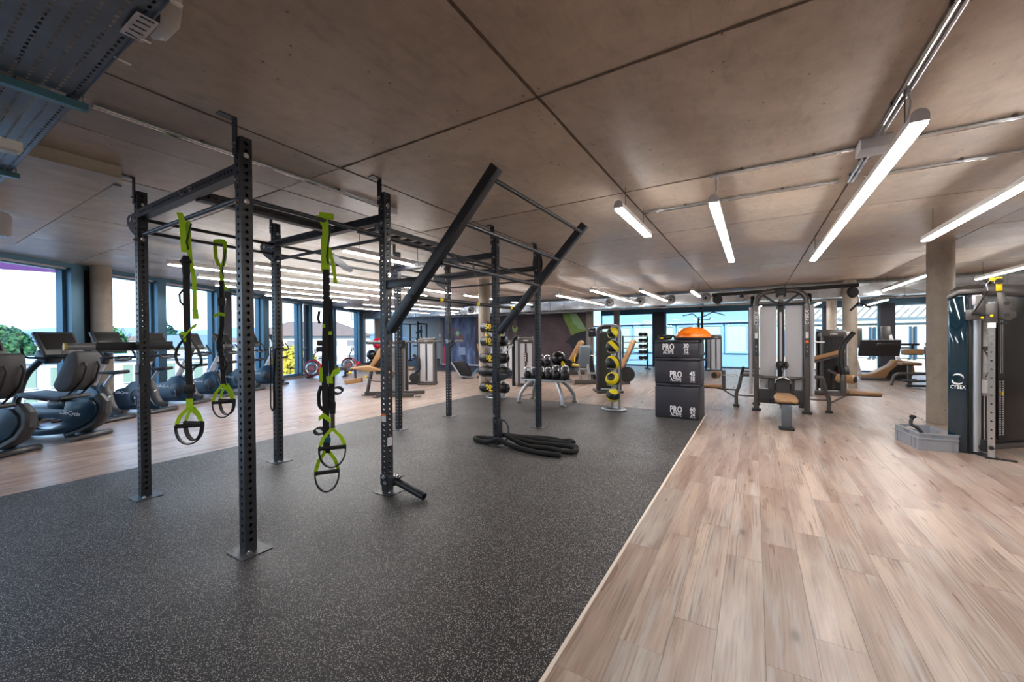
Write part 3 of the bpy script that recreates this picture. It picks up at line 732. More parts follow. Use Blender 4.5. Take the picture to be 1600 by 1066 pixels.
MB().box(-0.05, 0.05, -0.04, 0.02, 1.55, 1.68).build('box', WHITE, sw, bevel=0.005); MB().cyl((0, -0.02, 0.0), (0, -0.02, 1.55), 0.015).build('pipe', GREYL, sw)

# ------------------------------------------------------------------ perforated cable tray
tr = thing('cable_tray', 'galvanised perforated cable tray hanging in the top corner', 'cable tray', (-3.4, 0.42, 2.75))
def perforated(b, x0, x1, y0, y1, nx, ny, fx, fy, z):
    dx, dy = (x1 - x0) / nx, (y1 - y0) / ny
    for i in range(nx):
        for j in range(ny):
            a0, b0 = x0 + i * dx, y0 + j * dy; a1, b1 = a0 + dx, b0 + dy
            sh = (0.5 if j % 2 else 0.0) * dx * 0.3
            c0, d0 = a0 + dx * (1 - fx) / 2 + sh * 0.5, b0 + dy * (1 - fy) / 2; c1, d1 = c0 + dx * fx, d0 + dy * fy
            b.add([(a0, b0, z), (a1, b0, z), (a1, b1, z), (a0, b1, z), (c0, d0, z), (c1, d0, z), (c1, d1, z), (c0, d1, z)], [(0, 1, 5, 4), (1, 2, 6, 5), (2, 3, 7, 6), (3, 0, 4, 7)])
TRAYM = mat('tray_zinc', '#68707a', 0.38, 0.75, var=0.12, vscale=10)
b = MB(); perforated(b, 0.32, 4.6, -0.24, 0.22, 98, 9, 0.5, 0.24, 0.0); b.build('tray_bottom', TRAYM, tr)
b = MB(); perforated(b, -2.6, 0.26, -0.24, 0.22, 60, 9, 0.5, 0.24, -0.01); b.build('tray_bottom', TRAYM, tr)
b = MB()
for y in (-0.24, 0.22): b.box(-2.6, 4.6, y - 0.0015, y + 0.0015, -0.01, 0.06); b.box(-2.6, 4.6, y - 0.012, y, 0.058, 0.062)
b.build('tray_side', TRAYM, tr)
MB().box(0.27, 0.31, -0.34, 0.26, -0.05, -0.012).build('support_strut', mat('strut_teal', '#5a8a98', 0.35, 0.6), tr)
MB().box(-1.45, -1.41, -0.34, 0.26, -0.05, -0.012).build('support_strut', MATS['strut_teal'], tr)
b = MB()
for x in (0.29, -1.43):
    for y in (-0.31, 0.245): b.cyl((x, y, -0.05), (x, y, 0.2), 0.005, n=6)
b.build('threaded_rod', GALV, tr)
for k, y in enumerate((-0.15, -0.08, 0.0, 0.07, 0.14)):
    pts = [(-2.6 + 0.2 * i, y + 0.012 * math.sin(i * 1.3 + k), 0.012) for i in range(37)]
    MB().tube(pts, 0.007 if k else 0.010, 6).build('cable', mat(('cable_green', 'cable_white', 'cable_grey', 'cable_beige', 'cable_white')[k], ('#2b8a3c', '#cfcac2', '#55585c', '#a39786', '#cfcac2')[k], 0.5), tr)
for x, y in ((1.5, 0.20), (1.15, 0.21), (0.9, 0.215)):
    MB().cyl((x, y, 0.0), (x + 0.03, y + 0.05, -0.02), 0.004, n=5).build('cable_tie', WHITE, tr)
cov = MB(); perforated(cov, 1.14, 1.34, 0.17, 0.245, 5, 1, 0.3, 0.6, -0.012); cov.box(1.14, 1.34, 0.243, 0.245, -0.012, 0.03); cov.build('outlet_bracket', GREYL, tr)
jb = tag(MB().prism([(-2.19, 0.672), (-2.08, 0.70), (-2.08, 0.745), (-2.22, 0.785), (-2.37, 0.785), (-2.41, 0.745), (-2.33, 0.68)], 2.86, CZ - 0.006, 'XY').build('ceiling_box', mat('clear_box_plastic', '#cfc8c0', 0.3), bevel=0.006), 'pale plastic junction box beside the cable tray', 'junction box')
fx = thing('tube_luminaire', 'white batten light fixed below the cable tray', 'light', (-3.9, 0.42, 2.62))
MB().box(-0.05, 0.05, -0.6, 0.14, 0.0, 0.06).build('housing', WHITE, fx, bevel=0.008); MB().box(-0.035, 0.035, -0.58, 0.12, -0.01, 0.0).build('diffuser', GREYL, fx)
sp = thing('ceiling_speaker', 'light grey round ceiling speaker at the left picture edge', 'speaker', (-6.75, 0.78, 2.56))
MB().lathe([(0.09, 0), (0.115, 0.02), (0.12, 0.2), (0.10, 0.24), (0.03, 0.26), (0.012, 0.27), (0.012, 0.39)], 20).build('body', GREYL, sp)
MB().lathe([(0.0001, -0.004), (0.085, -0.004), (0.09, 0.002)], 20, cap=False).build('grille', GREYM, sp)

# ------------------------------------------------------------------ outside
GZ = -4.0
GRASS = mat('lawn', '#5d7f30', 0.9, var=0.25, vscale=0.4); ASPH = mat('asphalt', '#6f7276', 0.9, var=0.08, vscale=0.2)
struct(MB().box(-420, 220, -200, 420, GZ - 0.3, GZ).build('ground_outside', ASPH), 'car park and streets below the windows')
def lawn(pts, label): struct(MB().prism(pts, GZ, GZ + 0.05, 'XY').build('lawn', GRASS), label)
def pp(az, d): v = polar(az, d); return (v.x, v.y)
lawn([pp(-80, 44), pp(-66, 44), pp(-64, 62), pp(-80, 62)], 'green lawn beyond the car park')
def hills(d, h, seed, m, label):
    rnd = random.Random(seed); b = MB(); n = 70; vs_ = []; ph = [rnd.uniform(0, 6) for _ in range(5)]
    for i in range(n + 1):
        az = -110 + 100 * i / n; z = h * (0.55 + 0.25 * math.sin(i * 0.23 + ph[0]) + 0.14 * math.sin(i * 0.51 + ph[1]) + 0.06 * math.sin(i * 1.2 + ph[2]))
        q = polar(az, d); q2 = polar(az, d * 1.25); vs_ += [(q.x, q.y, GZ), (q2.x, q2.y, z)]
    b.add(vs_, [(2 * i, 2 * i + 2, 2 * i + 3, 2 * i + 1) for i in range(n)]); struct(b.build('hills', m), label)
hills(1500, 62, 3, mat('far_hazed_hills', '#8ba6c2', 1.0), 'hills on the horizon with pale blue haze in their colour')  # aerial haze put into the colour of both ridges
hills(900, 22, 5, mat('near_hazed_hills', '#6d8796', 1.0), 'grey green haze-tinted ridge before the hills')

def crown(b, c, r, n, seed, lr=0.22):
    rnd = random.Random(seed)
    for _ in range(n):
        d = V((rnd.gauss(0, 1), rnd.gauss(0, 1), rnd.gauss(0, 1))).normalized(); q = V(c) + V((d.x * r[0], d.y * r[1], d.z * r[2])) * (0.55 + 0.45 * rnd.random() ** 0.5)
        a = V((rnd.gauss(0, 1), rnd.gauss(0, 1), rnd.gauss(0, 1))).normalized() * lr; e = d.cross(a).normalized() * lr * 0.7
        b.add([q - a, q + e, q + a, q - e], [(0, 1, 2, 3)])
def tree(name, label, az, d, h, r, m, seed, n=2600, lr=0.3, group='trees outside'):
    t = thing(name, label, 'tree', tuple(polar(az, d, GZ)), 0, group)
    tb = MB(); tb.tube([(0, 0, 0), (0.05, 0, h * 0.3), (0, 0.08, h * 0.7)], [0.2, 0.15, 0.06], 8)
    rnd = random.Random(seed)
    for k in range(6):
        a = rnd.uniform(0, 6.28); z = h * rnd.uniform(0.3, 0.6); tb.tube([(0, 0, z), (r * 0.5 * math.cos(a), r * 0.5 * math.sin(a), z + h * 0.2)], [0.08, 0.03], 6)
    tb.build('trunk', mat('bark', '#5d4c3f', 0.9), t)
    b = MB(); crown(b, (0, 0, h * 0.58), (r, r, h * 0.42), n, seed, lr); b.build('crown', m, t)
def leafm(n_, c): return mat(n_, c, 0.8, var=0.3, vscale=1.2)
tree('conifer_tree', 'dark green bushy tree behind the nearest bike', -83.0, 62, 7.0, 2.0, leafm('leaf_dark', '#3f6b35'), 1)
tree('conifer_tree', 'broad green tree left of the bare trees', -77.2, 78, 8.0, 3.0, leafm('leaf_mid', '#4f8040'), 2)
tree('hedge_tree', 'low dark tree in the second window beside the hip-roofed house', -72.6, 95, 9.0, 2.6, leafm('leaf_dark2', '#2f5540'), 4, 1500, 0.4)
tree('willow_tree', 'yellow willow in front of the white house', -60.0, 40, 4.9, 2.1, leafm('leaf_yellow', '#b9a62a'), 6, 2600, 0.22)
def bare(label, az, d, h, seed):
    t = thing('bare_tree', label, 'tree', tuple(polar(az, d, GZ)), 0, 'trees outside'); rnd = random.Random(seed); b = MB()
    def br(p, dr, L, r, k):
        q = p + dr * L; b.tube([p, q], [r, r * 0.6], 4, caps=False)
        if k: 
            for _ in range(3): br(q, (dr + V((rnd.gauss(0, 0.35), rnd.gauss(0, 0.35), rnd.uniform(0, 0.3)))).normalized(), L * 0.68, r * 0.55, k - 1)
    br(V((0, 0, 0)), V((0, 0, 1)), h * 0.34, 0.22, 5); b.build('branches', mat('bare_bark', '#8d8279', 0.9), t)
bare('first bare tree above the flat white building', -77.9, 90, 8.6, 1); bare('second bare tree above the flat white building', -75.3, 92, 8.4, 2)

def house(name, label, c, az, sx, sy, h, wallm, floors, nwin, roof=None, roofh=1.4, winc='#5d6c78', wz=1.4, band=False):
    t = thing(name, label, 'building', (c[0], c[1], GZ), math.radians(az))
    MB().box(-sx / 2, sx / 2, -sy / 2, sy / 2, 0, h).build('wall', wallm, t)
    wm = mat('window_glass_' + winc, winc, 0.1); fr = mat('window_white', '#dfe3e4', 0.5)
    fh = h / floors; ww = sx / nwin
    me = MB().box(-ww * 0.32, ww * 0.32, -0.05, 0.03, 0, wz).mesh('window', wm)
    fm = MB().box(-0.04, 0.04, -0.09, 0.0, 0, wz).box(-ww * 0.34, ww * 0.34, -0.09, 0.0, -0.06, 0).box(-ww * 0.34, ww * 0.34, -0.09, 0.0, wz, wz + 0.06).mesh('window_frame', fr)
    for f_ in range(floors):
        for k in range(nwin):
            o_ = link('window', me, t, loc=(-sx / 2 + ww * (k + 0.5), -sy / 2, fh * f_ + (fh - wz) * 0.5)); link('window_frame', fm, o_)
    if roof:
        e = 0.6; r_ = MB(); rx = sx / 2 - sy * 0.45
        r_.add([(-sx / 2 - e, -sy / 2 - e, h), (sx / 2 + e, -sy / 2 - e, h), (sx / 2 + e, sy / 2 + e, h), (-sx / 2 - e, sy / 2 + e, h), (-rx, 0, h + roofh), (rx, 0, h + roofh)], [(0, 1, 5, 4), (1, 2, 5), (2, 3, 4, 5), (3, 0, 4), (3, 2, 1, 0)])
        r_.build('roof', roof, t)
    else:
        MB().box(-sx / 2 - 0.2, sx / 2 + 0.2, -sy / 2 - 0.2, sy / 2 + 0.2, h, h + 0.3).build('roof', mat('flat_roof', '#b9c3c6', 0.7), t)
    return t
WALLW = mat('render_white', '#c9c3b8', 0.8); WALLC = mat('render_cream', '#bfb29c', 0.8); ROOFB = mat('roof_tiles', '#8c6a4c', 0.8, var=0.1, vscale=2); ROOFG = mat('roof_slate', '#77838c', 0.7)
def facing(az): return -az           # front face turned to the viewpoint
q = polar(-79.5, 46); house('low_building', 'low white building with a flat roof and wide windows behind the nearest bikes', (q.x, q.y), 79, 16, 9, 4.0, WALLW, 2, 9, winc='#8fa38a', wz=1.3)
q = polar(-70.3, 72); house('office_block', 'long low block with dark hip roof behind the upright bikes', (q.x, q.y), 66, 11, 8, 4.6, WALLC, 2, 5, ROOFG, 1.6, winc='#5f6d72', wz=1.1)
q = polar(-57.6, 62); house('apartment_house', 'large white house with brown hip roof opposite the terrace door', (q.x, q.y), 56, 14, 9, 5.9, WALLW, 3, 4, ROOFB, 2.0, winc='#8d8b86', wz=0.8)
rnd = random.Random(11)
for k in range(22):
    az = -83 + 1.5 * k; d = (180, 235, 295)[k % 3] + rnd.uniform(0, 12); hgt = rnd.uniform(4.0, 6.6); q = polar(az, d)
    t = thing('town_house', 'tiny distant pale town house on the hazy skyline', 'building', (q.x, q.y, GZ), math.radians(-az + rnd.uniform(-20, 20)), 'distant town houses')
    sx = rnd.uniform(6, 10.5); sy = rnd.uniform(5, 8)
    MB().box(-sx / 2, sx / 2, -sy / 2, sy / 2, 0, hgt).build('wall', (WALLW, WALLC, GREYL)[k % 3], t)
    MB().prism([(-sy / 2 - 0.4, hgt), (sy / 2 + 0.4, hgt), (0, hgt + 1.3)], -sx / 2 - 0.4, sx / 2 + 0.4, 'YZ').build('roof', (ROOFB, ROOFG)[k % 2], t)

def car(label, az, d, rz, col):
    q = polar(az, d, GZ); t = thing('parked_car', label, 'car', tuple(q), math.radians(rz), 'parked cars')
    pm = mat('car_paint_' + col, col, 0.2, 0.2, coat=0.6)
    MB().prism([(-2.1, 0.3), (2.1, 0.3), (2.15, 0.6), (2.0, 0.82), (1.1, 0.92), (-1.9, 0.95), (-2.12, 0.75)], -0.85, 0.85, 'XZ').build('body', pm, t, bevel=0.06)
    MB().prism([(1.15, 0.9), (0.5, 1.4), (-1.2, 1.45), (-1.9, 0.93)], -0.74, 0.74, 'XZ').build('cabin', mat('car_glass', '#1b2830', 0.08), t, bevel=0.04)
    MB().prism([(0.48, 1.395), (0.4, 1.46), (-1.15, 1.5), (-1.25, 1.44)], -0.72, 0.72, 'XZ').build('roof', pm, t, bevel=0.02)
    for x in (-1.3, 1.3):
        for y in (-0.85, 0.85): MB().cyl((x, y - 0.1 * (1 if y < 0 else 0), 0.32), (x, y + 0.1 * (1 if y > 0 else 0), 0.32), 0.32, n=16).build('wheel', BLACKR, t)
car('white car parked behind the nearest recumbent bike', -82.8, 33, 10, '#e8ebee'); car('silver car parked under the second recumbent bike console', -77.6, 34.5, 14, '#b9c3cb'); car('pale blue car in the row below the windows', -80.2, 25, 8, '#a9c6d6')
car('red car parked in front of the lawn', -73.4, 38, 160, '#b3202c'); car('white car seen between the upright bikes', -69.4, 38, 160, '#e4e6ea'); car('dark car seen under the bike handlebars', -65.2, 38, 160, '#3a444c'); car('white car beside the willow', -61.0, 33, 34, '#e4e6ea')
# pink awning edge outside the first pane
pk = tag(MB().prism([(0, -0.07), (2.05, 0.0), (3.1, 0.09), (3.1, 0.3), (0, 0.30)], -0.02, 0.02, 'XZ').build('pink_banner', mat('pink_fabric', '#b65f93', 0.7)), 'pink banner edge hanging outside the first window pane', 'banner')
pk.location = W(-1.0, -1.5, 2.885); pk.rotation_euler = (0, 0, math.atan2(WT.y, WT.x))

# building across the courtyard
cb = thing('courtyard_building', 'building across the courtyard, one wing coloured shade blue and one sunlit cream', 'building', (0, 27.0, GZ))
WALL_SHADE = mat('facade_shade_blue', '#9dbccb', 0.7); WALL_LIT = mat('facade_lit_cream', '#cfc4ab', 0.8)  # blue shade and warm light put into the two facade colours
MB().box(-26, 0.2, 0, 6, 0, 10.5).build('shaded_wing', WALL_SHADE, cb); MB().box(0.2, 18, 0, 6, 0, 8.0).build('lit_wing', WALL_LIT, cb)
me = MB().box(-0.52, 0.52, -0.06, 0.0, 0, 1.5).mesh('window', mat('cream_lit_glass', '#d8d3b4', 0.15)); fm = MB().box(-0.62, -0.52, -0.1, 0, -0.08, 1.58).box(0.52, 0.62, -0.1, 0, -0.08, 1.58).box(-0.62, 0.62, -0.1, 0, 1.5, 1.6).box(-0.62, 0.62, -0.12, 0, -0.12, 0).mesh('window_frame', mat('window_pale', '#a9c4d2', 0.5))
for k in range(20):
    o_ = link('window', me, cb, loc=(-25 + 1.34 * k, 0, 4.55)); link('window_frame', fm, o_)
MB().box(-26, 0.2, -0.25, 0, 6.25, 6.35).build('ledge', GREYL, cb); MB().box(-26, 0.2, -0.12, 0, 7.6, 10.4).build('upper_band', WALL_LIT, cb)
me2 = MB().box(-0.62, 0.62, -0.06, 0.0, 0, 1.5).mesh('window', mat('courtyard_glass', '#c5d6d8', 0.1)); fm2 = MB().box(-0.05, 0.05, -0.1, 0, 0, 1.5).box(-0.7, -0.62, -0.1, 0, -0.05, 1.55).box(0.62, 0.7, -0.1, 0, -0.05, 1.55).mesh('window_frame', FRAME)
for k in range(11):
    o_ = link('window', me2, cb, loc=(1.4 + 1.5 * k, 0, 4.3)); link('window_frame', fm2, o_)
MB().box(0.2, 18, -0.1, 0, 6.0, 6.04).build('shadow_gap', FRAME, cb)
gr = MB()
for k in range(60): gr.beam((0.4 + 0.3 * k, -0.9, 6.9), (0.9 + 0.3 * k, 0.0, 7.6), 0.05, 0.03)
gr.box(0.3, 18.2, -0.95, -0.88, 6.86, 6.95); gr.build('sun_screen_slats', mat('grey_slats', '#7f93a3', 0.5), cb)

# ------------------------------------------------------------------ training rig
PWD = 0.075; PH = 2.82
RXR, RXL = -2.985, -4.86; RY = (1.40, 2.622, 4.512, 5.735)
R0 = V((-3.92, 3.57, 0))
def perf_tube(L, w, sides, pitch=0.05, hr=0.0125, first=0.075, last=None, zlist=None):
    """hollow square tube along +Z with real holes on the chosen sides ('+x','-x','+y','-y')"""
    b = MB(); h = w / 2; t = 0.004
    n = int((L - first - 0.03) / pitch) + 1
    for sd in ('+x', '-x', '+y', '-y'):
        def P(u, z, d=0.0):
            return {'+x': (h - d, u, z), '-x': (-h + d, -u, z), '+y': (-u, h - d, z), '-y': (u, -h + d, z)}[sd]
        if sd not in sides:
            b.add([P(-h, 0), P(h, 0), P(h, L), P(-h, L)], [(0, 1, 2, 3)]); continue
        z0 = 0.0
        for k in range(n):
            zc_ = first + k * pitch; za, zb = zc_ - pitch / 2, zc_ + pitch / 2
            if k == 0 and za > 0: b.add([P(-h, 0), P(h, 0), P(h, za), P(-h, za)], [(0, 1, 2, 3)])
            C = [P(h, zb), P(-h, zb), P(-h, za), P(h, za)]; Hh = []; Hi = []
            for a in range(8):
                an = PI / 4 + a * PI / 4; Hh.append(P(hr * math.cos(an), zc_ + hr * math.sin(an))); Hi.append(P(hr * math.cos(an), zc_ + hr * math.sin(an), t))
            b.add(C + Hh + Hi, [(0, 1, 6, 5, 4), (1, 2, 8, 7, 6), (2, 3, 10, 9, 8), (3, 0, 4, 11, 10)] + [(4 + a, 4 + (a + 1) % 8, 12 + (a + 1) % 8, 12 + a) for a in range(8)])
            z0 = zb
        if L - z0 > 1e-4: b.add([P(-h, z0), P(h, z0), P(h, L), P(-h, L)], [(0, 1, 2, 3)])
    b.add([(-h, -h, L), (h, -h, L), (h, h, L), (-h, h, L)], [(0, 1, 2, 3)])
    return b
rig = thing('training_rig', 'black perforated steel training rig with eight posts and a ladder of angled bars', 'training rig', tuple(R0))
def rp(name, b, m=STEEL, bevel=0.0, label=None):
    o = b.build(name, m, rig, bevel=bevel, label=label); o.location = -R0; return o
POSTS = [(x, y) for y in RY for x in (RXR, RXL)]
post_me = perf_tube(PH - 0.006, PWD, ('+x', '-x', '+y', '-y')).mesh('post', STEEL, angle=30)
# punched numerals beside the holes
num_b = MB()
NUMM = mat('number_print', '#0a0a0b', 0.6)
def numerals():
    vs_, fs = [], []
    for k in range(1, 53):
        cu = bpy.data.curves.new('n', 'FONT'); cu.body = str(k); cu.size = 0.018; cu.align_x = 'CENTER'; cu.align_y = 'CENTER'; cu.resolution_u = 1
        t = bpy.data.objects.new('tmp', cu); COL.objects.link(t)
        me = bpy.data.meshes.new_from_object(t.evaluated_get(bpy.context.evaluated_depsgraph_get())); o_ = len(vs_)
        for v in me.vertices: vs_.append((PWD / 2 + 0.0007, -0.021 + v.co.x, 0.075 + 0.05 * k + v.co.y - 0.004))
        for f in me.polygons: fs.append(tuple(i + o_ for i in f.vertices))
        bpy.data.objects.remove(t); bpy.data.curves.remove(cu); bpy.data.meshes.remove(me)
    b = MB(); b.add(vs_, fs); return b.mesh('numerals', NUMM)
num_me = numerals()
plate_me = MB().box(-0.105, 0.105, -0.10, 0.10, 0.0, 0.006).mesh('base_plate', mat('base_plate_steel', '#3a3c42', 0.4, 0.3), bevel=0.002, seg=1)
hole_me = MB().cyl((0, 0, 0), (0, 0, 0.0004), 0.009, n=12).mesh('plate_hole', BLACK)
bolt_b = MB(); bolt_b.cyl((0, 0, 0), (0.003, 0, 0), 0.019, n=16); bolt_b.cyl((0.003, 0, 0), (0.014, 0, 0), 0.0125, n=6); bolt_b.cyl((0.014, 0, 0), (0.02, 0, 0), 0.007, n=8)
bolt_me = bolt_b.mesh('bolt', CHROME)
def bolt(p, d='+x'):
    rz = {'+x': 0, '+y': PI / 2, '-x': PI, '-y': -PI / 2}.get(d, 0)
    link('bolt', bolt_me, rig, loc=V(p) - R0, rot=(0, -PI / 2, 0) if d == '+z' else (0, 0, rz))
br = MB(); br.box(-0.03, 0.03, -0.004, 0.004, -0.12, 0.11); br.prism([(-0.004, 0.11), (0.004, 0.11), (0.004, 0.118), (-0.10, 0.118), (-0.10, 0.11)], -0.03, 0.03, 'YZ')
br_me = br.mesh('ceiling_bracket', STEEL, bevel=0.002, seg=1)
for i, (x, y) in enumerate(POSTS):
    p = link('post', post_me, rig, loc=V((x, y, 0.0085)) - R0)
    if x == RXR or i in (1, 3): link('numerals', num_me, p)
    link('base_plate', plate_me, rig, loc=V((x + 0.02 * (1 if x == RXR else 1), y, 0.003)) - R0)
    link('ceiling_bracket', br_me, rig, loc=V((x - 0.02, y - PWD / 2 - 0.005, CZ - 0.119)) - R0)
    bolt((x + 0.062, y - 0.025, 0.009), '+z')
    link('plate_hole', hole_me, rig, loc=V((x - 0.055, y - 0.075, 0.0092)) - R0); link('plate_hole', hole_me, rig, loc=V((x + 0.095, y + 0.07, 0.0092)) - R0)
    bolt((x - 0.02, y - PWD / 2 - 0.009, 2.77), '-y')
    for z in (2.70, 2.39): bolt((x + PWD / 2, y, z), '+x')
    for z in (2.53, 2.38): bolt((x, y - PWD / 2, z), '-y')
# crossbeams (perforated) between the pairs
LX = (RXR - RXL) - PWD - 0.012
beam_me = perf_tube(LX, PWD, ('+y', '-y'), 0.05, 0.0105, 0.05).mesh('crossbeam', STEEL, angle=30)
cuff = MB(); cuff.box(-0.003, 0.003, -PWD / 2, PWD / 2, -0.13, 0.10); cuff_me = cuff.mesh('flange', STEEL)
for y, z in zip(RY, (2.613, 2.585, 2.565, 2.565)):
    link('crossbeam', beam_me, rig, loc=V((RXL + PWD / 2 + 0.006, y, z)) - R0, rot=(0, PI / 2, 0))
    for x in (RXL + PWD / 2 + 0.003, RXR - PWD / 2 - 0.003): link('flange', cuff_me, rig, loc=V((x, y, z)) - R0)
    rp('pullup_bar', MB().cyl((RXL + PWD / 2, y, z - 0.185), (RXR - PWD / 2, y, z - 0.185), 0.0165, n=14))
for x in (-3.86, -3.71): bolt((x, RY[0] - PWD / 2, 2.615), '-y')
for x in (-3.85, -3.72): bolt((x, RY[1] - PWD / 2, 2.59), '-y')
# bars along the two long sides
for a, b in zip(RY[:-1], RY[1:]):
    for x, z, r in ((RXL, 2.575, 0.0165), (RXL, 2.462, 0.0165), (RXR, 2.415, 0.0165)):
        rp('side_bar', MB().cyl((x, a + PWD / 2, z), (x, b - PWD / 2, z), r, n=14))
bL = RY[1] - RY[0] - PWD
mid_me = perf_tube(bL, PWD, ('+x', '-x'), 0.05, 0.0105, 0.06).mesh('centre_beam', STEEL, angle=30)
link('centre_beam', mid_me, rig, loc=V((-3.785, RY[0] + PWD / 2, 2.60)) - R0, rot=(-PI / 2, 0, 0))
# monkey-bar ladder lying between the crossbeams
lad = MB()
for x in (-3.42, -3.16): lad.beam((x, 2.66, 2.545), (x, 3.72, 2.545), 0.03, 0.045)
for k in range(7): lad.beam((-3.42, 2.72 + 0.16 * k, 2.54), (-3.16, 2.72 + 0.16 * k, 2.54), 0.03, 0.03)
lad.cyl((-3.29, 3.72, 2.54), (-3.5, 4.47, 2.50), 0.013, n=8); lad.cyl((-3.42, 3.72, 2.54), (-3.9, 4.47, 2.5), 0.013, n=8)
rp('monkey_bar_ladder', lad)
rp('brace', MB().cyl((-3.4, 4.55, 2.55), (-4.2, 5.7, 2.52), 0.014, n=8)); rp('brace', MB().cyl((-3.6, 4.55, 2.55), (-3.4, 5.7, 2.52), 0.014, n=8))
# outrigger name plates on the far side
for i, y in enumerate(RY):
    z = (2.613, 2.585, 2.565, 2.565)[i]
    pts = [(RXL - PWD / 2, z + 0.05), (RXL - PWD / 2 - 0.27, z + 0.045), (RXL - PWD / 2 - 0.31, z + 0.02), (RXL - PWD / 2 - 0.30, z - 0.035), (RXL - PWD / 2 - 0.20, z - 0.12), (RXL - PWD / 2, z - 0.22)]
    o = rp('name_plate', MB().prism(pts, y - 0.006, y + 0.0, 'XZ'))
    if i < 2:
        text('A', 0.07, WPRINT, o, (RXL - 0.255, y - 0.0068, z + 0.0), depth=0.0004, shear=0.2, name='letter')
        dm = MB()
        for k in range(3): dm.box(RXL - 0.17 + 0.04 * k, RXL - 0.155 + 0.04 * k, y - 0.0068, y - 0.006, z - 0.025, z - 0.018)
        dm.build('print_mark', WPRINT, o)
o = rp('spreader_plate', MB().prism([(3.28, 2.605), (3.36, 2.61), (3.66, 2.44), (3.66, 2.40), (3.62, 2.385), (3.52, 2.41), (3.32, 2.53)], RXL + 0.017, RXL + 0.024, 'YZ'))
rp('oval_plate', MB().lathe([(0.0001, 0), (0.12, 0), (0.12, 0.006), (0.0001, 0.006)], 24, (RXR - 0.02, RY[3] + 0.045, 2.64), Euler((PI / 2, 0, 0)).to_matrix() @ MX.Diagonal((0.75, 1.75, 1)), cap=False))
# flying ladder of angled bars on the near long side
RAILS = {}
for y in (RY[1], RY[2]):
    dirv = V((1.22, 0, 1.30)).normalized()
    p0 = V((RXR + PWD / 2 + 0.02, y, 1.53)); p1 = V((-1.715, y, 2.785))
    rp('angled_rail', MB().beam(p0, p1, PWD, 0.085, (-1, 0, 1)), bevel=0.003)
    rp('rail_bracket', MB().beam((RXR + PWD / 2, y, 1.96), (-2.50, y, 1.96), 0.06, 0.075), bevel=0.002)
    rp('rail_bracket', MB().obox((RXR + PWD / 2 + 0.006, y, 1.93), (0.012, PWD, 0.14)))
    rp('rail_bracket', MB().obox((RXR + PWD / 2 + 0.006, y, 1.50), (0.012, PWD, 0.16)))
    for z in (2.05, 1.42): bolt((RXR + PWD / 2 + 0.01, y, z), '+x')
for x, z in ((-1.755, 2.70), (-2.05, 2.40), (-2.315, 2.105), (-2.61, 1.825)):
    rp('ladder_bar', MB().cyl((x, RY[1] + PWD / 2 - 0.01, z), (x, RY[2] - PWD / 2 + 0.01, z), 0.019, n=16))
    if z < 2.0:
        for yy in (2.95, 3.55, 4.25): rp('yellow_ring', MB().cyl((x, yy, z), (x, yy + 0.045, z), 0.0215, n=16), YEL)
    bc = MB(); bc.cyl((x, RY[1] - PWD / 2 - 0.012, z), (x, RY[1] - PWD / 2 - 0.0005, z), 0.018, n=12); rp('rail_bolt', bc, BLACK)
# spotter arm with a chrome pin on the first far post
rp('spotter_arm', MB().beam((RXL - 0.08, 1.10, 1.40), (RXL - 0.08, 1.64, 1.405), 0.07, 0.075), bevel=0.003)
rp('arm_pin', MB().cyl((RXL - 0.08, 0.93, 1.405), (RXL - 0.08, 1.10, 1.405), 0.03, n=16), SILVER)
rp('pin_tip', MB().cyl((RXL - 0.08, 0.915, 1.405), (RXL - 0.08, 0.935, 1.405), 0.0315, n=16), mat('faded_yellow', '#c9b45a', 0.5))
def sleeve(x, y, z0, z1):
    e = PWD / 2 + 0.005; b = MB()
    b.box(x - e, x + e, y - e, y - PWD / 2 - 0.0004, z0, z1); b.box(x + PWD / 2 + 0.0004, x + e, y - e, y + e, z0, z1); b.box(x - e, x - PWD / 2 - 0.0004, y - e, y + e, z0, z1)
    return rp('hook_sleeve', b)
sleeve(RXL, RY[0], 1.05, 1.23); sleeve(RXR, RY[2], 0.86, 1.02)
bolt((RXL + 0.01, RY[0] - PWD / 2 - 0.006, 1.15), '-y'); bolt((RXL + 0.01, RY[0] - PWD / 2, 1.42), '-y')
rp('j_hook', MB().prism([(RXR + PWD / 2 + 0.006, 0.86), (RXR + 0.23, 0.94), (RXR + 0.23, 1.02), (RXR + 0.20, 1.02), (RXR + 0.19, 0.965), (RXR + PWD / 2 + 0.006, 0.965)], RY[2] - 0.03, RY[2] + 0.03, 'XZ'))
for y in (RY[2], RY[3]):
    rp('j_hook', MB().prism([(RXL + PWD / 2, 1.28), (RXL + PWD / 2 + 0.09, 1.34), (RXL + PWD / 2 + 0.09, 1.42), (RXL + PWD / 2 + 0.07, 1.42), (RXL + PWD / 2 + 0.065, 1.375), (RXL + PWD / 2 + 0.012, 1.375), (RXL + PWD / 2 + 0.012, 1.47), (RXL + PWD / 2, 1.47)], y - 0.03, y + 0.03, 'XZ'))
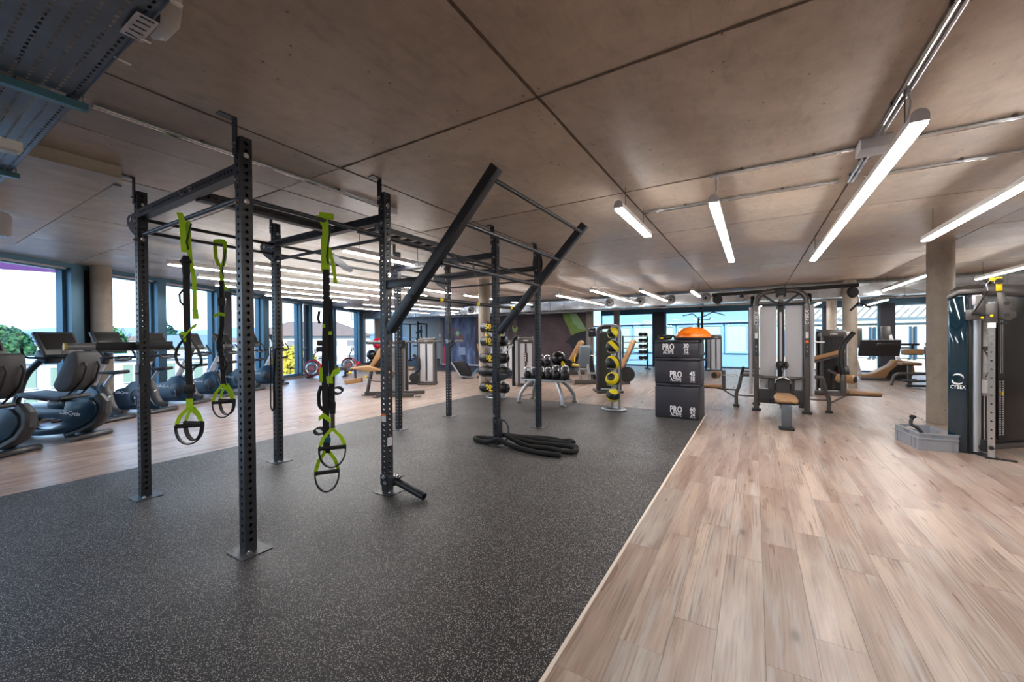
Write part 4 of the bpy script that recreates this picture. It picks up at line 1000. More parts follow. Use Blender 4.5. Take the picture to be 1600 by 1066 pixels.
# landmine socket at the second near post
x, y = RXR, RY[1]
b = MB(); b.box(x + PWD / 2, x + PWD / 2 + 0.09, y - 0.045, y + 0.045, 0.085, 0.16); b.box(x - 0.045, x + PWD / 2 + 0.02, y - 0.048, y - PWD / 2 - 0.0005, 0.07, 0.17); b.box(x + PWD / 2 + 0.05, x + PWD / 2 + 0.14, y - 0.04, y + 0.05, 0.16, 0.17)
rp('landmine_bracket', b, bevel=0.002)
rp('landmine_socket', MB().pipe((x + PWD / 2 + 0.08, y + 0.0, 0.12), (x + 0.46, y + 0.01, 0.036), 0.032, 0.028, 20))
for p, d in (((x + 0.11, y - 0.0, 0.17), '+z'), ((x, y - 0.048, 0.15), '-y'), ((x + 0.02, y - 0.048, 0.1), '-y'), ((x + 0.16, y - 0.02, 0.17), '+z')): bolt(p, d)
# rope anchor with ring at the third near post
x, y = RXR, RY[2]
rp('rope_anchor', MB().box(x + PWD / 2 + 0.0005, x + PWD / 2 + 0.03, y - 0.035, y + 0.035, 0.05, 0.36), bevel=0.003)
rp('anchor_ring', MB().tube(fillet([(x + 0.06, y, 0.34), (x + 0.12, y, 0.345), (x + 0.185, y, 0.28), (x + 0.185, y, 0.14), (x + 0.14, y, 0.07), (x + 0.06, y, 0.08)], 0.06, 6), 0.013, 10), mat('grey_enamel', '#3f4247', 0.4))
bolt((x + PWD / 2 + 0.03, y, 0.41 - 0.07), '+x'); bolt((x - 0.02, y - PWD / 2, 0.40), '-y'); bolt((x + PWD / 2, y + 0.01, 0.41), '+x')
# stickers
x, y = RXR, RY[1]
o = rp('warning_sticker', MB().box(x - 0.03, x + 0.03, y - PWD / 2 - 0.0008, y - PWD / 2 - 0.0002, 0.67, 0.735), WPRINT, label='white warning sticker'); o2 = MB().box(x - 0.03, x + 0.03, y - PWD / 2 - 0.0012, y - PWD / 2 - 0.0008, 0.722, 0.745).build('orange_header', ORANGE, o)
rp('serial_sticker', MB().box(x + PWD / 2 + 0.0002, x + PWD / 2 + 0.0008, y - 0.03, y + 0.03, 0.44, 0.52), GREYL, label='grey serial number sticker')

# ------------------------------------------------------------------ things on the rig
bb = thing('barbell', 'steel barbell racked across the two far rear rig posts', 'barbell', (RXL + 0.075, 4.95, 1.395))
MB().cyl((0, -0.66, 0), (0, 0.66, 0), 0.014, n=12).build('shaft', CHROME, bb)
for s_ in (-1, 1):
    MB().pipe((0, s_ * 0.67, 0), (0, s_ * 1.10, 0), 0.025, 0.017, 16).build('sleeve', SILVER, bb); MB().cyl((0, s_ * 0.655, 0), (0, s_ * 0.675, 0), 0.036, n=18).build('collar', SILVER, bb)

band = MB(); pts = fillet([(-4.905, 2.572, 1.36), (-4.905, 2.566, 1.0), (-4.90, 2.56, 0.66), (-4.88, 2.57, 0.60), (-4.86, 2.576, 0.66), (-4.87, 2.578, 1.0), (-4.82, 2.578, 1.345), (-4.80, 2.60, 1.355), (-4.80, 2.67, 1.35), (-4.86, 2.675, 1.355), (-4.905, 2.66, 1.36), (-4.91, 2.60, 1.365)], 0.02, 3, True)
tag(MB().tube(pts, 0.008, 8, closed=True, sx=1.0).build('resistance_band', BLACKR), 'black rubber resistance band looped around a far rig post', 'resistance band')

def handle(root, x, y, zv, zb, zl, w, rot):
    """one handle: lime V straps, foam grip and black foot loop, hanging at x,y"""
    c, s_ = math.cos(rot), math.sin(rot)
    def L(a, z): return (x + a * c, y + a * s_, z)
    for sg in (-1, 1):
        MB().strip([(x, y, zv), L(sg * w * 0.35, (zv + zb) / 2), L(sg * w * 0.5, zb)], 0.028, 0.004, (c * 0.9, s_ * 0.9, 0.3 * sg)).build('handle_strap', LIME, root)
    MB().cyl(L(-w * 0.46, zb - 0.012), L(w * 0.46, zb - 0.012), 0.0165, n=14).build('grip', BLACKR, root)
    for sg in (-1, 1): MB().cyl(L(sg * w * 0.46, zb - 0.012), L(sg * w * 0.52, zb - 0.012), 0.02, n=12).build('grip_cap', BLACK, root)
    n = 14; pts = [L(-w * 0.53 * math.cos(PI * k / n), zb - (zb - zl) * math.sin(PI * k / n) ** 0.8) for k in range(n + 1)]
    MB().strip(pts, 0.032, 0.011, (-s_, c, 0)).build('foot_loop', BLACK, root)

def suspension(label, loc, ang, zt, kind):
    t = thing('suspension_trainer', label, 'suspension trainer', (loc[0], loc[1], zt), ang, 'suspension trainers'); z = lambda v: v - zt
    NYL = mat('black_webbing', '#17181b', 0.75, bump=0.1, bscale=900)
    # lime anchor loop around the bar
    ring = [(0.03 * math.cos(a), 0.028 * math.sin(a), 0.006 + 0.026 * math.sin(a)) for a in [PI * k / 8 for k in range(9)]]
    lp = MB()
    if kind == 2:
        for sx in (-0.055, 0.035):
            lp.strip([(sx, 0, z(zt) + 0.03), (sx * 0.9, 0.0, z(2.33)), (sx * 0.4, 0, z(2.24))], 0.035, 0.005, (1, 0, 0))
        lp.strip([(-0.055, -0.02, 0.018), (0.0, -0.022, 0.026), (0.045, -0.02, 0.018)], 0.05, 0.006, (0, 0, 1)); lp.strip([(0, 0, z(2.25)), (0.005, 0, z(2.05)), (0.05, 0.0, z(1.98))], 0.04, 0.005, (1, 0, 0))
        ztop = 2.06
    elif kind == 3:
        lp.strip([(-0.05, -0.02, 0.03), (-0.02, -0.024, 0.0), (-0.012, -0.005, -0.05)], 0.045, 0.006, (1, 0, 0)); lp.strip([(0.075, -0.02, 0.012), (0.03, -0.025, 0.02), (-0.04, -0.02, 0.028)], 0.05, 0.006, (0, 0, 1))
        lp.strip([(0, -0.01, 0.02), (0.0, 0, z(2.2)), (0.005, 0, z(1.99))], 0.05, 0.005, (1, 0, 0)); lp.strip([(-0.03, 0.01, z(2.3)), (-0.03, 0.01, z(2.0))], 0.03, 0.004, (1, 0, 0)); lp.strip([(0.02, 0.01, z(2.2)), (0.06, 0.0, z(2.05)), (0.075, 0, z(1.9))], 0.03, 0.004, (1, 0.1, 0))
        ztop = 2.0
    else:
        lp.strip([(-0.03, -0.02, 0.03), (-0.012, -0.02, -0.03), (-0.01, 0, z(2.16))], 0.045, 0.006, (1, 0, 0)); lp.strip([(0.02, 0, -0.03), (0.024, 0, z(2.25)), (0.03, 0, z(2.1)), (0.055, 0, z(1.95)), (0.058, 0, z(1.63))], 0.03, 0.004, (1, 0, 0)); lp.strip([(0.058, 0, z(1.70)), (0.064, 0, z(1.62))], 0.04, 0.006, (1, 0, 0))
        ztop = 2.12
    lp.build('anchor_strap', LIME, t)
    MB().tube([(0.02, -0.005, z(ztop) + 0.06), (0.01, -0.01, z(ztop) + 0.12), (0.045, -0.01, -0.05)], 0.006, 8).build('carabiner', BLACK, t)
    if kind == 1:
        MB().lathe([(0.02, z(1.95)), (0.026, z(2.0)), (0.03, z(2.07)), (0.042, z(2.075)), (0.042, z(2.09)), (0.03, z(2.1)), (0.02, z(2.13))], 14).build('sleeve', NYL, t)
        MB().strip([(0, 0, z(2.0)), (0.0, 0, z(1.6)), (0.012, 0, z(1.03))], 0.045, 0.012, (1, 0, 0)).build('main_strap', NYL, t)
        MB().tube([(-0.015, 0, z(1.87)), (-0.05, 0.0, z(1.82)), (-0.045, 0, z(1.76)), (-0.01, 0, z(1.72))], 0.007, 8).build('cam_hook', NYL, t)
        for sg in (-1, 1):
            MB().strip(fillet([(0, 0, z(1.48)), (sg * 0.05, 0, z(1.43)), (sg * 0.09, 0, z(1.34)), (sg * 0.085 + 0.02, 0, z(1.25)), (0.01, 0, z(1.21))], 0.05, 5), 0.035, 0.004, (0, 1, 0)).build('adjuster_loop', NYL, t)
        MB().strip([(-0.04, -0.01, z(1.51)), (0.0, -0.012, z(1.5)), (0.05, -0.015, z(1.56)), (0.075, -0.02, z(1.57))], 0.028, 0.005, (0, 0.3, 1)).build('pull_tab', LIME, t)
        MB().strip([(-0.01, -0.012, z(1.51)), (-0.01, -0.012, z(1.44))], 0.02, 0.004, (1, 0, 0)).build('pull_tab', LIME, t)
        MB().obox((0.012, 0, z(1.06)), (0.075, 0.03, 0.07)).build('buckle', BLACK, t, bevel=0.006)
        MB().strip([(0.012, 0, z(1.06)), (0.012, 0, z(0.95))], 0.045, 0.008, (1, 0, 0)).build('lower_strap', NYL, t)
        MB().strip([(0.012, -0.004, z(0.98)), (0.012, -0.004, z(0.90))], 0.046, 0.008, (1, 0, 0)).build('label_tab', LIME, t)
        handle(t, 0.012, -0.012, z(0.91), z(0.775), z(0.615), 0.17, 0.15); handle(t, 0.03, 0.015, z(0.91), z(0.79), z(0.64), 0.15, -0.35)
    elif kind == 2:
        MB().strip([(0, 0, z(2.08)), (0.0, 0, z(1.6)), (-0.02, 0, z(1.45)), (0.0, 0, z(1.1)), (0.01, 0, z(0.97))], 0.042, 0.012, (1, 0, 0)).build('main_strap', NYL, t)
        MB().obox((0.0, 0, z(1.86)), (0.07, 0.03, 0.09)).build('buckle', BLACK, t, bevel=0.006)
        MB().strip([(-0.075, -0.01, z(1.70)), (-0.03, -0.012, z(1.73)), (0.03, -0.012, z(1.72))], 0.035, 0.004, (0, 0.2, 1)).build('pull_tab', LIME, t)
        MB().tube(fillet([(-0.03, 0, z(1.5)), (-0.05, 0, z(1.35)), (0.0, 0.0, z(1.28)), (0.045, 0, z(1.22)), (0.02, 0, z(1.12)), (-0.03, 0, z(1.16))], 0.04, 4), 0.012, 8).build('adjuster_loop', NYL, t)
        for k in range(4): MB().obox((0.01 * (-1) ** k, -0.012, z(1.42 - 0.09 * k)), (0.05, 0.02, 0.025)).build('buckle', BLACK, t)
        handle(t, 0.0, -0.012, z(0.98), z(0.80), z(0.625), 0.17, 0.2); handle(t, 0.03, 0.015, z(0.98), z(0.815), z(0.65), 0.16, -0.4)
    else:
        MB().strip([(0, 0, z(2.02)), (0, 0, z(1.75)), (-0.02, 0, z(1.2)), (-0.015, 0, z(0.75)), (-0.012, 0, z(0.52))], 0.052, 0.012, (1, 0, 0)).build('main_strap', NYL, t)
        MB().strip([(0.02, 0.008, z(1.78)), (0.035, 0.008, z(1.2)), (0.03, 0.008, z(1.0)), (0.035, 0.008, z(0.84))], 0.045, 0.01, (1, 0, 0)).build('second_strap', NYL, t)
        MB().strip([(-0.06, 0, z(1.68)), (-0.07, 0, z(1.62)), (-0.06, 0, z(1.58))], 0.02, 0.004, (1, 0, 0)).build('strap_end', NYL, t)
        for xx, zz in ((-0.055, 1.42), (-0.06, 1.37)): MB().obox((xx, 0, z(zz)), (0.05, 0.02, 0.04)).build('buckle', BLACK, t, bevel=0.004)
        for xx, zz in ((0.03, 1.50), (-0.02, 1.56)): MB().obox((xx, -0.008, z(zz)), (0.02, 0.012, 0.03)).build('pull_tab', LIME, t)
        MB().strip([(-0.05, -0.008, z(1.22)), (-0.05, -0.01, z(1.10))], 0.03, 0.005, (1, 0, 0)).build('pull_tab', LIME, t)
        MB().strip([(0.03, -0.008, z(1.13)), (0.05, -0.012, z(1.17)), (0.11, -0.02, z(1.2))], 0.05, 0.005, (0, 0, 1)).build('pull_tab', LIME, t)
        MB().strip([(0.02, -0.01, z(1.15)), (0.025, -0.01, z(1.09))], 0.05, 0.006, (1, 0, 0)).build('pull_tab', LIME, t)
        MB().tube(fillet([(-0.05, 0, z(1.07)), (-0.075, 0, z(1.0)), (-0.07, 0, z(0.9)), (-0.03, 0, z(0.87))], 0.03, 4), 0.014, 8).build('adjuster_loop', NYL, t)
        for cx_, cz_ in ((0.082, 1.03), (-0.072, 0.70)):
            ring = [(cx_ + 0.04 * math.cos(a), 0, z(cz_) + 0.026 * math.sin(a)) for a in [2 * PI * k / 12 for k in range(12)]]
            MB().strip([V(q_) for q_ in ring] + [V(ring[0])], 0.035, 0.008, (0, 1, 0.25)).build('adjuster_loop', NYL, t)
        MB().tube([(0.03, -0.01, z(0.97)), (0.065, -0.012, z(0.93)), (0.06, -0.012, z(0.87)), (0.035, -0.012, z(0.86))], 0.008, 8).build('carabiner', BLACK, t)
        MB().strip([(-0.07, -0.012, z(0.80)), (-0.03, -0.014, z(0.83)), (0.01, -0.014, z(0.80)), (0.03, -0.016, z(0.79))], 0.04, 0.005, (0, 0, 1)).build('pull_tab', LIME, t)
        MB().obox((-0.015, -0.004, z(0.63)), (0.07, 0.02, 0.05)).build('buckle', mat('buckle_blue', '#2f6f9a', 0.3, 0.5), t, bevel=0.004)
        MB().strip([(0.035, 0.008, z(0.87)), (0.036, 0.006, z(0.70))], 0.035, 0.006, (1, 0, 0)).build('lower_strap', GREYM, t)
        handle(t, 0.036, -0.004, z(0.72), z(0.575), z(0.405), 0.19, 0.35); handle(t, -0.012, 0.0, z(0.55), z(0.375), z(0.205), 0.17, 0.45)
    return t
CA = YAW
suspension('lime and black suspension straps hanging from the first crossbar, tail strap drooping beside them', (-3.91, 1.40), CA + 0.2, 2.428 + 0.012, 1)
suspension('lime and black suspension straps with a double lime loop on the far side bar', (RXL, 2.05), CA + 0.3, 2.462 + 0.012, 2)
suspension('long suspension straps with two staggered handles hanging on the near side bar', (RXR, 2.01), CA, 2.415 + 0.012, 3)

# battle rope heaped round the third near post
rope = []
for p in [(-1.95, 4.80, 0.034), (-2.12, 4.92, 0.034), (-2.4, 4.93, 0.034), (-2.65, 4.85, 0.06), (-2.83, 4.66, 0.11), (-2.86, 4.57, 0.14), (-2.78, 4.52, 0.12), (-2.55, 4.56, 0.034), (-2.25, 4.60, 0.034), (-2.02, 4.56, 0.034), (-1.90, 4.64, 0.034), (-1.98, 4.74, 0.05), (-2.25, 4.75, 0.045), (-2.55, 4.70, 0.05), (-2.80, 4.62, 0.10), (-2.93, 4.58, 0.13), (-3.1, 4.60, 0.06), (-3.3, 4.62, 0.036), (-3.38, 4.57, 0.036), (-3.33, 4.50, 0.036), (-3.15, 4.46, 0.036), (-3.04, 4.43, 0.06), (-2.90, 4.425, 0.10), (-2.75, 4.42, 0.06), (-2.5, 4.40, 0.034), (-2.2, 4.36, 0.034), (-1.99, 4.41, 0.034)]:
    rope.append(V(p))
def smooth(pts, k=6):
    out = []; n = len(pts)
    for i in range(n - 1):
        p0, p1, p2, p3 = pts[max(i - 1, 0)], pts[i], pts[i + 1], pts[min(i + 2, n - 1)]
        for j in range(k):
            t = j / k; out.append(0.5 * ((2 * p1) + (p2 - p0) * t + (2 * p0 - 5 * p1 + 4 * p2 - p3) * t * t + (3 * p1 - p0 - 3 * p2 + p3) * t ** 3))
    out.append(pts[-1]); return out
ROPEM = mat('rope_sleeve', '#0b0b0c', 0.85, bump=0.5, bscale=120)
rs = smooth(rope, 7); rr_ = [0.031 * (1 + 0.05 * math.sin(i * 2.1)) for i in range(len(rs))]; rr_[0] = rr_[-1] = 0.02
br_ = thing('battle_rope', 'thick black battle rope heaped around the foot of a rig post', 'rope', (-2.6, 4.6, 0))
o = MB().tube(rs, rr_, 12).build('rope', ROPEM, br_); o.location = (2.6, -4.6, 0)
r2 = smooth([V(p) for p in [(-2.84, 4.70, 0.09), (-2.7, 4.92, 0.05), (-2.45, 5.06, 0.034), (-2.25, 5.02, 0.034), (-2.12, 4.99, 0.06), (-2.03, 4.88, 0.07)]], 7)
o = MB().tube(r2, 0.031, 12).build('rope', ROPEM, br_); o.location = (2.6, -4.6, 0)

# ------------------------------------------------------------------ foam plyo boxes, balance dome
BOXM = mat('black_vinyl_foam', '#2b2b33', 0.5, var=0.05, vscale=10, bump=0.08, bscale=150)
bz = 0.0032; brot = -0.05
BX, BY = -1.545, 7.53
def plyo(h, z, label, num, inch, tx, nx, tz):
    t = thing('plyo_box', label, 'plyo box', (BX, BY, z), brot, 'stacked plyo boxes')
    w, d = 0.73, 0.60
    MB().box(0, w, 0, d, 0.0, h - 0.055).build('body', BOXM, t, bevel=0.014)
    MB().box(0.003, w - 0.003, 0.003, d - 0.003, h - 0.052, h - 0.001).build('lid', BOXM, t, bevel=0.016)
    MB().box(0.27, 0.43, -0.006, 0.0, h - 0.04, h - 0.012).build('velcro_flap', BLACK, t)
    MB().box(0.26, 0.44, -0.005, 0.0, 0.006, 0.032).build('velcro_flap', BLACK, t)
    MB().box(w, w + 0.006, 0.2, 0.4, 0.02, 0.06).build('side_handle', BLACK, t); MB().box(w, w + 0.005, 0.2, 0.4, h - 0.045, h - 0.012).build('side_handle', BLACK, t)
    text('PRO', 0.155, WPRINT, t, (tx, -0.0012, tz + 0.125), bold=0.004, sx=0.66, space=1.06, name='lettering'); text('ACTIVE', 0.085, WPRINT, t, (tx, -0.0012, tz + 0.035), bold=0.0016, sx=0.63, name='lettering')
    MB().beam((tx + 0.052, -0.0015, tz + 0.07), (tx + 0.085, -0.0015, tz + 0.165), 0.008, 0.0008, (0, 1, 0)).build('print_slash', BOXM, t)
    text(num, 0.11, WPRINT, t, (nx, -0.0012, tz + 0.145), bold=0.0022, sx=0.8, name='lettering'); MB().box(nx - 0.045, nx + 0.045, -0.0012, 0.0, tz + 0.094, tz + 0.100).build('print_rule', WPRINT, t)
    text(inch, 0.095, WPRINT, t, (nx, -0.0012, tz + 0.053), bold=0.0022, sx=0.8, name='lettering'); text('INCHES', 0.026, WPRINT, t, (nx, -0.0012, tz + 0.006), name='lettering')
    return t
plyo(0.615, bz, 'tallest black foam plyo box marked 60, at the bottom of the stack', '60', '24', 0.36, 0.63, 0.035)
plyo(0.458, bz + 0.6155, 'black foam plyo box marked 45, in the middle of the stack', '45', '18', 0.36, 0.63, 0.035)
plyo(0.31, bz + 1.074, 'flattest black foam plyo box marked 30, on top of the stack', '30', '12', 0.235, 0.53, 0.06)
zt = bz + 1.3845
bo = thing('balance_dome', 'orange half-ball balance trainer lying on the stacked plyo boxes', 'balance trainer', (-0.945, 7.82, zt))
MB().lathe([(0.28, 0.0), (0.315, 0.01), (0.318, 0.035), (0.30, 0.045), (0.0001, 0.045)], 40).build('platform', BLACKR, bo)
MB().lathe([(0.296, 0.045), (0.298, 0.06), (0.285, 0.10), (0.255, 0.145), (0.205, 0.185), (0.14, 0.214), (0.07, 0.229), (0.0001, 0.233)], 40).build('dome', ORANGE, bo)
MB().lathe([(0.285, 0.100), (0.288, 0.104), (0.280, 0.110)], 40, cap=False).build('dome_ring', ORANGE, bo)
wb = thing('ankle_weight', 'black folded ankle weight with yellow print beside the orange dome', 'ankle weight', (-1.40, 7.66, zt))
MB().tube(smooth([V(p) for p in [(-0.09, 0, 0.045), (-0.05, 0.06, 0.05), (0.03, 0.07, 0.055), (0.09, 0.02, 0.05), (0.06, -0.05, 0.045), (-0.02, -0.05, 0.042)]], 4), 0.042, 10).build('cuff', BLACK, wb)
MB().obox((-0.02, -0.085, 0.035), (0.07, 0.018, 0.03), (0.2, 0, 0.2)).build('print_patch', YEL, wb); MB().tube([(0.1, 0.0, 0.06), (0.15, -0.02, 0.075), (0.19, -0.03, 0.045)], 0.018, 8).build('strap', BLACK, wb)

# ------------------------------------------------------------------ two-tone medicine balls on a stand
def make_ball_mat(name, seed):
    m = mat(name, '#15151a', 0.45, bump=0.15, bscale=250); nd, lk, b = nodes_of(m)
    tc = nd.new('ShaderNodeTexCoord'); wv = nd.new('ShaderNodeTexWave'); wv.inputs['Scale'].default_value = 1.5; wv.inputs['Distortion'].default_value = 7.0; wv.inputs['Detail'].default_value = 0.0
    wv.inputs['Phase Offset'].default_value = seed * 1.7; mp = nd.new('ShaderNodeMapping'); mp.inputs['Rotation'].default_value = (0.5 + seed, 0.6, 0.4 * seed); lk.new(tc.outputs['Object'], mp.inputs[0]); lk.new(mp.outputs[0], wv.inputs['Vector'])
    r = ramp(nd, [(0.62, hx('#141419')), (0.64, hx('#e3cf12'))]); r.color_ramp.interpolation = 'LINEAR'; lk.new(wv.outputs['Fac'], r.inputs[0]); lk.new(r.outputs[0], b.inputs['Base Color'])
    return m
st = thing('ball_tower', 'silver upright stand holding black and yellow medicine balls', 'ball rack', (-2.38, 7.78, 0.0032))
ring = [(0.235 * math.cos(a), 0.15 * math.sin(a), 0.022) for a in [2 * PI * k / 28 for k in range(28)]]
MB().tube(ring, 0.022, 10, closed=True, up=(0, 0, 1)).build('base_ring', SILVER, st)
for x, y, h in ((0.115, -0.02, 1.68), (-0.06, 0.11, 1.66)):
    MB().box(x - 0.02, x + 0.02, y - 0.012, y + 0.012, 0.02, h).build('upright', SILVER, st, bevel=0.004)
MB().box(-0.08, 0.135, 0.1, 0.12, 1.64, 1.68).build('top_bar', SILVER, st); MB().beam((-0.06, 0.11, 0.03), (0.115, -0.02, 0.03), 0.03, 0.03).build('foot_bar', SILVER, st)
balls = [(1.525, 0.115), (1.25, 0.135), (0.935, 0.148), (0.61, 0.145), (0.29, 0.135)]
nm = ('top', 'second', 'third', 'fourth', 'bottom')
for i, (z, r) in enumerate(balls):
    rr2 = r * 0.72; zz = z - r * 0.70 - 0.004
    rg = [(rr2 * math.cos(a) - 0.005, rr2 * math.sin(a) - 0.02, zz) for a in [2 * PI * k / 20 for k in range(20)]]
    MB().tube(rg, 0.008, 8, closed=True, up=(0, 0, 1)).build('ball_ring', SILVER, st)
    MB().beam((rr2 - 0.005, -0.02, zz), (0.115, -0.02, zz), 0.014, 0.014).beam((-0.05, 0.05, zz), (-0.06, 0.11, zz), 0.014, 0.014).build('ring_arm', SILVER, st)
    o = MB().ell((0, 0, 0), r, 28, 18).build('medicine_ball', make_ball_mat('ball_two_tone_%d' % i, i + 0.4)); o.location = (-2.385, 7.76, z + 0.0055)
    tag(o, '%s black and yellow medicine ball on the silver stand' % nm[i], 'medicine ball', 'medicine balls on the stand')

# ------------------------------------------------------------------ kettlebell bench
kb = thing('kettlebell_bench', 'silver two-tier storage bench with curved legs for kettlebells', 'storage bench', (-3.965, 8.02, 0.0032))
for sx in (-1, 1):
    for sy, ex in ((-1, 0.0), (1, 0.0)):
        MB().tube(fillet([(sx * 0.30, sy * 0.16, 0.485), (sx * 0.42, sy * 0.24, 0.36), (sx * 0.51, sy * 0.32, 0.18), (sx * 0.525, sy * 0.33, 0.02)], 0.16, 6), 0.042, 14).build('leg', SILVER, kb)
        MB().lathe([(0.068, 0.0), (0.068, 0.012), (0.046, 0.03)], 16, (sx * 0.525, sy * 0.33, 0)).build('foot', GREYM, kb)
    MB().beam((sx * 0.52, -0.33, 0.13), (sx * 0.52, 0.33, 0.13), 0.03, 0.03).build('stretcher', SILVER, kb, bevel=0.004)
MB().box(-0.52, 0.52, -0.21, 0.21, 0.485, 0.53).build('shelf_frame', SILVER, kb, bevel=0.012); MB().box(-0.55, 0.55, -0.22, 0.10, 0.53, 0.542).build('shelf', BLACKR, kb)
MB().box(-0.42, 0.62, 0.14, 0.42, 0.775, 0.80).build('upper_shelf', BLACKR, kb); MB().box(-0.4, 0.6, 0.16, 0.40, 0.70, 0.775).build('upper_frame', GREYM, kb)
MB().box(-0.3, -0.24, 0.18, 0.21, 0.53, 0.70).box(0.24, 0.30, 0.18, 0.21, 0.53, 0.70).build('riser', SILVER, kb)
def kettle(r, handle_m):
    b = MB(); b.lathe([(r * 0.62, 0.0), (r * 0.9, r * 0.22), (r, r * 0.75), (r * 0.94, r * 1.2), (r * 0.7, r * 1.62), (r * 0.35, r * 1.82), (0.0001, r * 1.86)], 20)
    bm_ = b.mesh('bell', mat('black_kettlebell', '#17171a', 0.55), angle=50)
    hp = fillet([(-r * 0.55, 0, r * 1.55), (-r * 0.78, 0, r * 2.25), (-r * 0.45, 0, r * 2.8), (r * 0.45, 0, r * 2.8), (r * 0.78, 0, r * 2.25), (r * 0.55, 0, r * 1.55)], r * 0.4, 5)
    return bm_, MB().tube(hp, r * 0.2, 10).mesh('handle', handle_m)
HST = mat('bright_steel', '#e4e4e6', 0.25, 0.75); K1 = kettle(0.084, HST); K2 = kettle(0.102, HST)
def place_k(K, x, y, z, rz, label):
    t = thing('kettlebell', label, 'kettlebell', (kb.location.x + x, kb.location.y + y, z + 0.0032), rz, 'kettlebells'); link('bell', K[0], t); link('handle', K[1], t); return t
for i, (K, x, rz) in enumerate(((K1, -0.45, 0.5), (K1, -0.28, 0.7), (K1, -0.10, 0.4), (K1, 0.07, 0.6), (K2, 0.26, 0.9), (K2, 0.475, 0.5))):
    t = place_k(K, x, -0.06, 0.5425, rz, ('leftmost', 'second', 'third', 'fourth', 'fifth', 'rightmost')[i] + ' black kettlebell with steel handle on the lower shelf')
    if i in (3, 5): MB().lathe([(0.0001, -0.004), (0.014, -0.004), (0.014, 0.0), (0.0001, 0.0)], 10, (0.085 if i == 5 else 0.072, -0.06, 0.075), (PI / 2, 0, 0.8), cap=False).build('weight_dot', RED, t)
for i, x in enumerate((-0.28, -0.12)): place_k(K1, x, 0.28, 0.8005, 0.6, ('left', 'right')[i] + ' one of the two small kettlebells on the upper shelf')
o = MB().ell((0, 0, 0), 0.165, 26, 16).build('slam_ball', mat('glossy_black_rubber', '#131316', 0.22)); o.location = (kb.location.x + 0.17, kb.location.y + 0.27, 0.969); tag(o, 'large glossy black slam ball on the upper shelf of the bench', 'slam ball')
fr_ = thing('foam_roller', 'black foam roller lying end-on beside the slam ball', 'foam roller', (kb.location.x + 0.43, kb.location.y + 0.24, 0.8045 + 0.076)); dv = V((-0.35, 0.93, 0)) * 0.16
MB().pipe(-dv, dv, 0.076, 0.05, 22).build('roller', BLACKR, fr_); MB().cyl(-dv * 0.9, dv * 0.9, 0.048, n=14).build('core', BLACK, fr_)
o = MB().lathe([(0.10, 0), (0.10, 0.02), (0.055, 0.05), (0.0001, 0.052)], 22).build('balance_disc', YEL); o.location = (kb.location.x + 0.555, kb.location.y + 0.32, 0.8045); tag(o, 'yellow balance disc at the end of the upper shelf', 'balance disc')
o = MB().ell((0, 0, 0.0), (0.035, 0.035, 0.06), 12, 8).build('hand_grip', YEL); o.location = (kb.location.x + 0.315, kb.location.y + 0.17, 0.8045 + 0.058); tag(o, 'small yellow hand grip between slam ball and roller', 'hand grip')

# ------------------------------------------------------------------ power bags on their stand
pb = thing('bag_rack', 'silver stand carrying black and yellow power bags before the column', 'bag rack', (-5.33, 8.02, 0.0032))
rg = [(0.25 * math.cos(a), 0.17 * math.sin(a), 0.02) for a in [2 * PI * k / 28 for k in range(28)]]
MB().tube(rg, 0.02, 10, closed=True, up=(0, 0, 1)).build('base_ring', SILVER, pb)
for x in (-0.17, 0.17): MB().box(x - 0.02, x + 0.02, 0.08, 0.11, 0.02, 1.60).build('upright', SILVER, pb, bevel=0.004)
MB().box(-0.19, 0.19, 0.085, 0.105, 0.05, 0.09).build('foot_bar', SILVER, pb)
CAX = V((math.cos(0.35), math.sin(0.35), 0))
def bagm(i): return mat('glossy_bag_vinyl', '#0d0e10', 0.36, bump=0.35, bscale=26)
bagl = (('top drum-shaped power bag on the stand, printed with a yellow 50', 1.70, 0.33, 0.115, '50', True), ('second drum-shaped power bag on the stand, printed with a yellow 10', 1.37, 0.33, 0.12, '10', True),
        ('third power bag on the stand, with end knots and yellow print', 0.965, 0.37, 0.115, '10', False), ('fourth power bag on the stand, plain black with end knots', 0.64, 0.39, 0.12, '', False), ('lowest power bag on the stand, printed with yellow zeros', 0.255, 0.37, 0.115, '00', False))
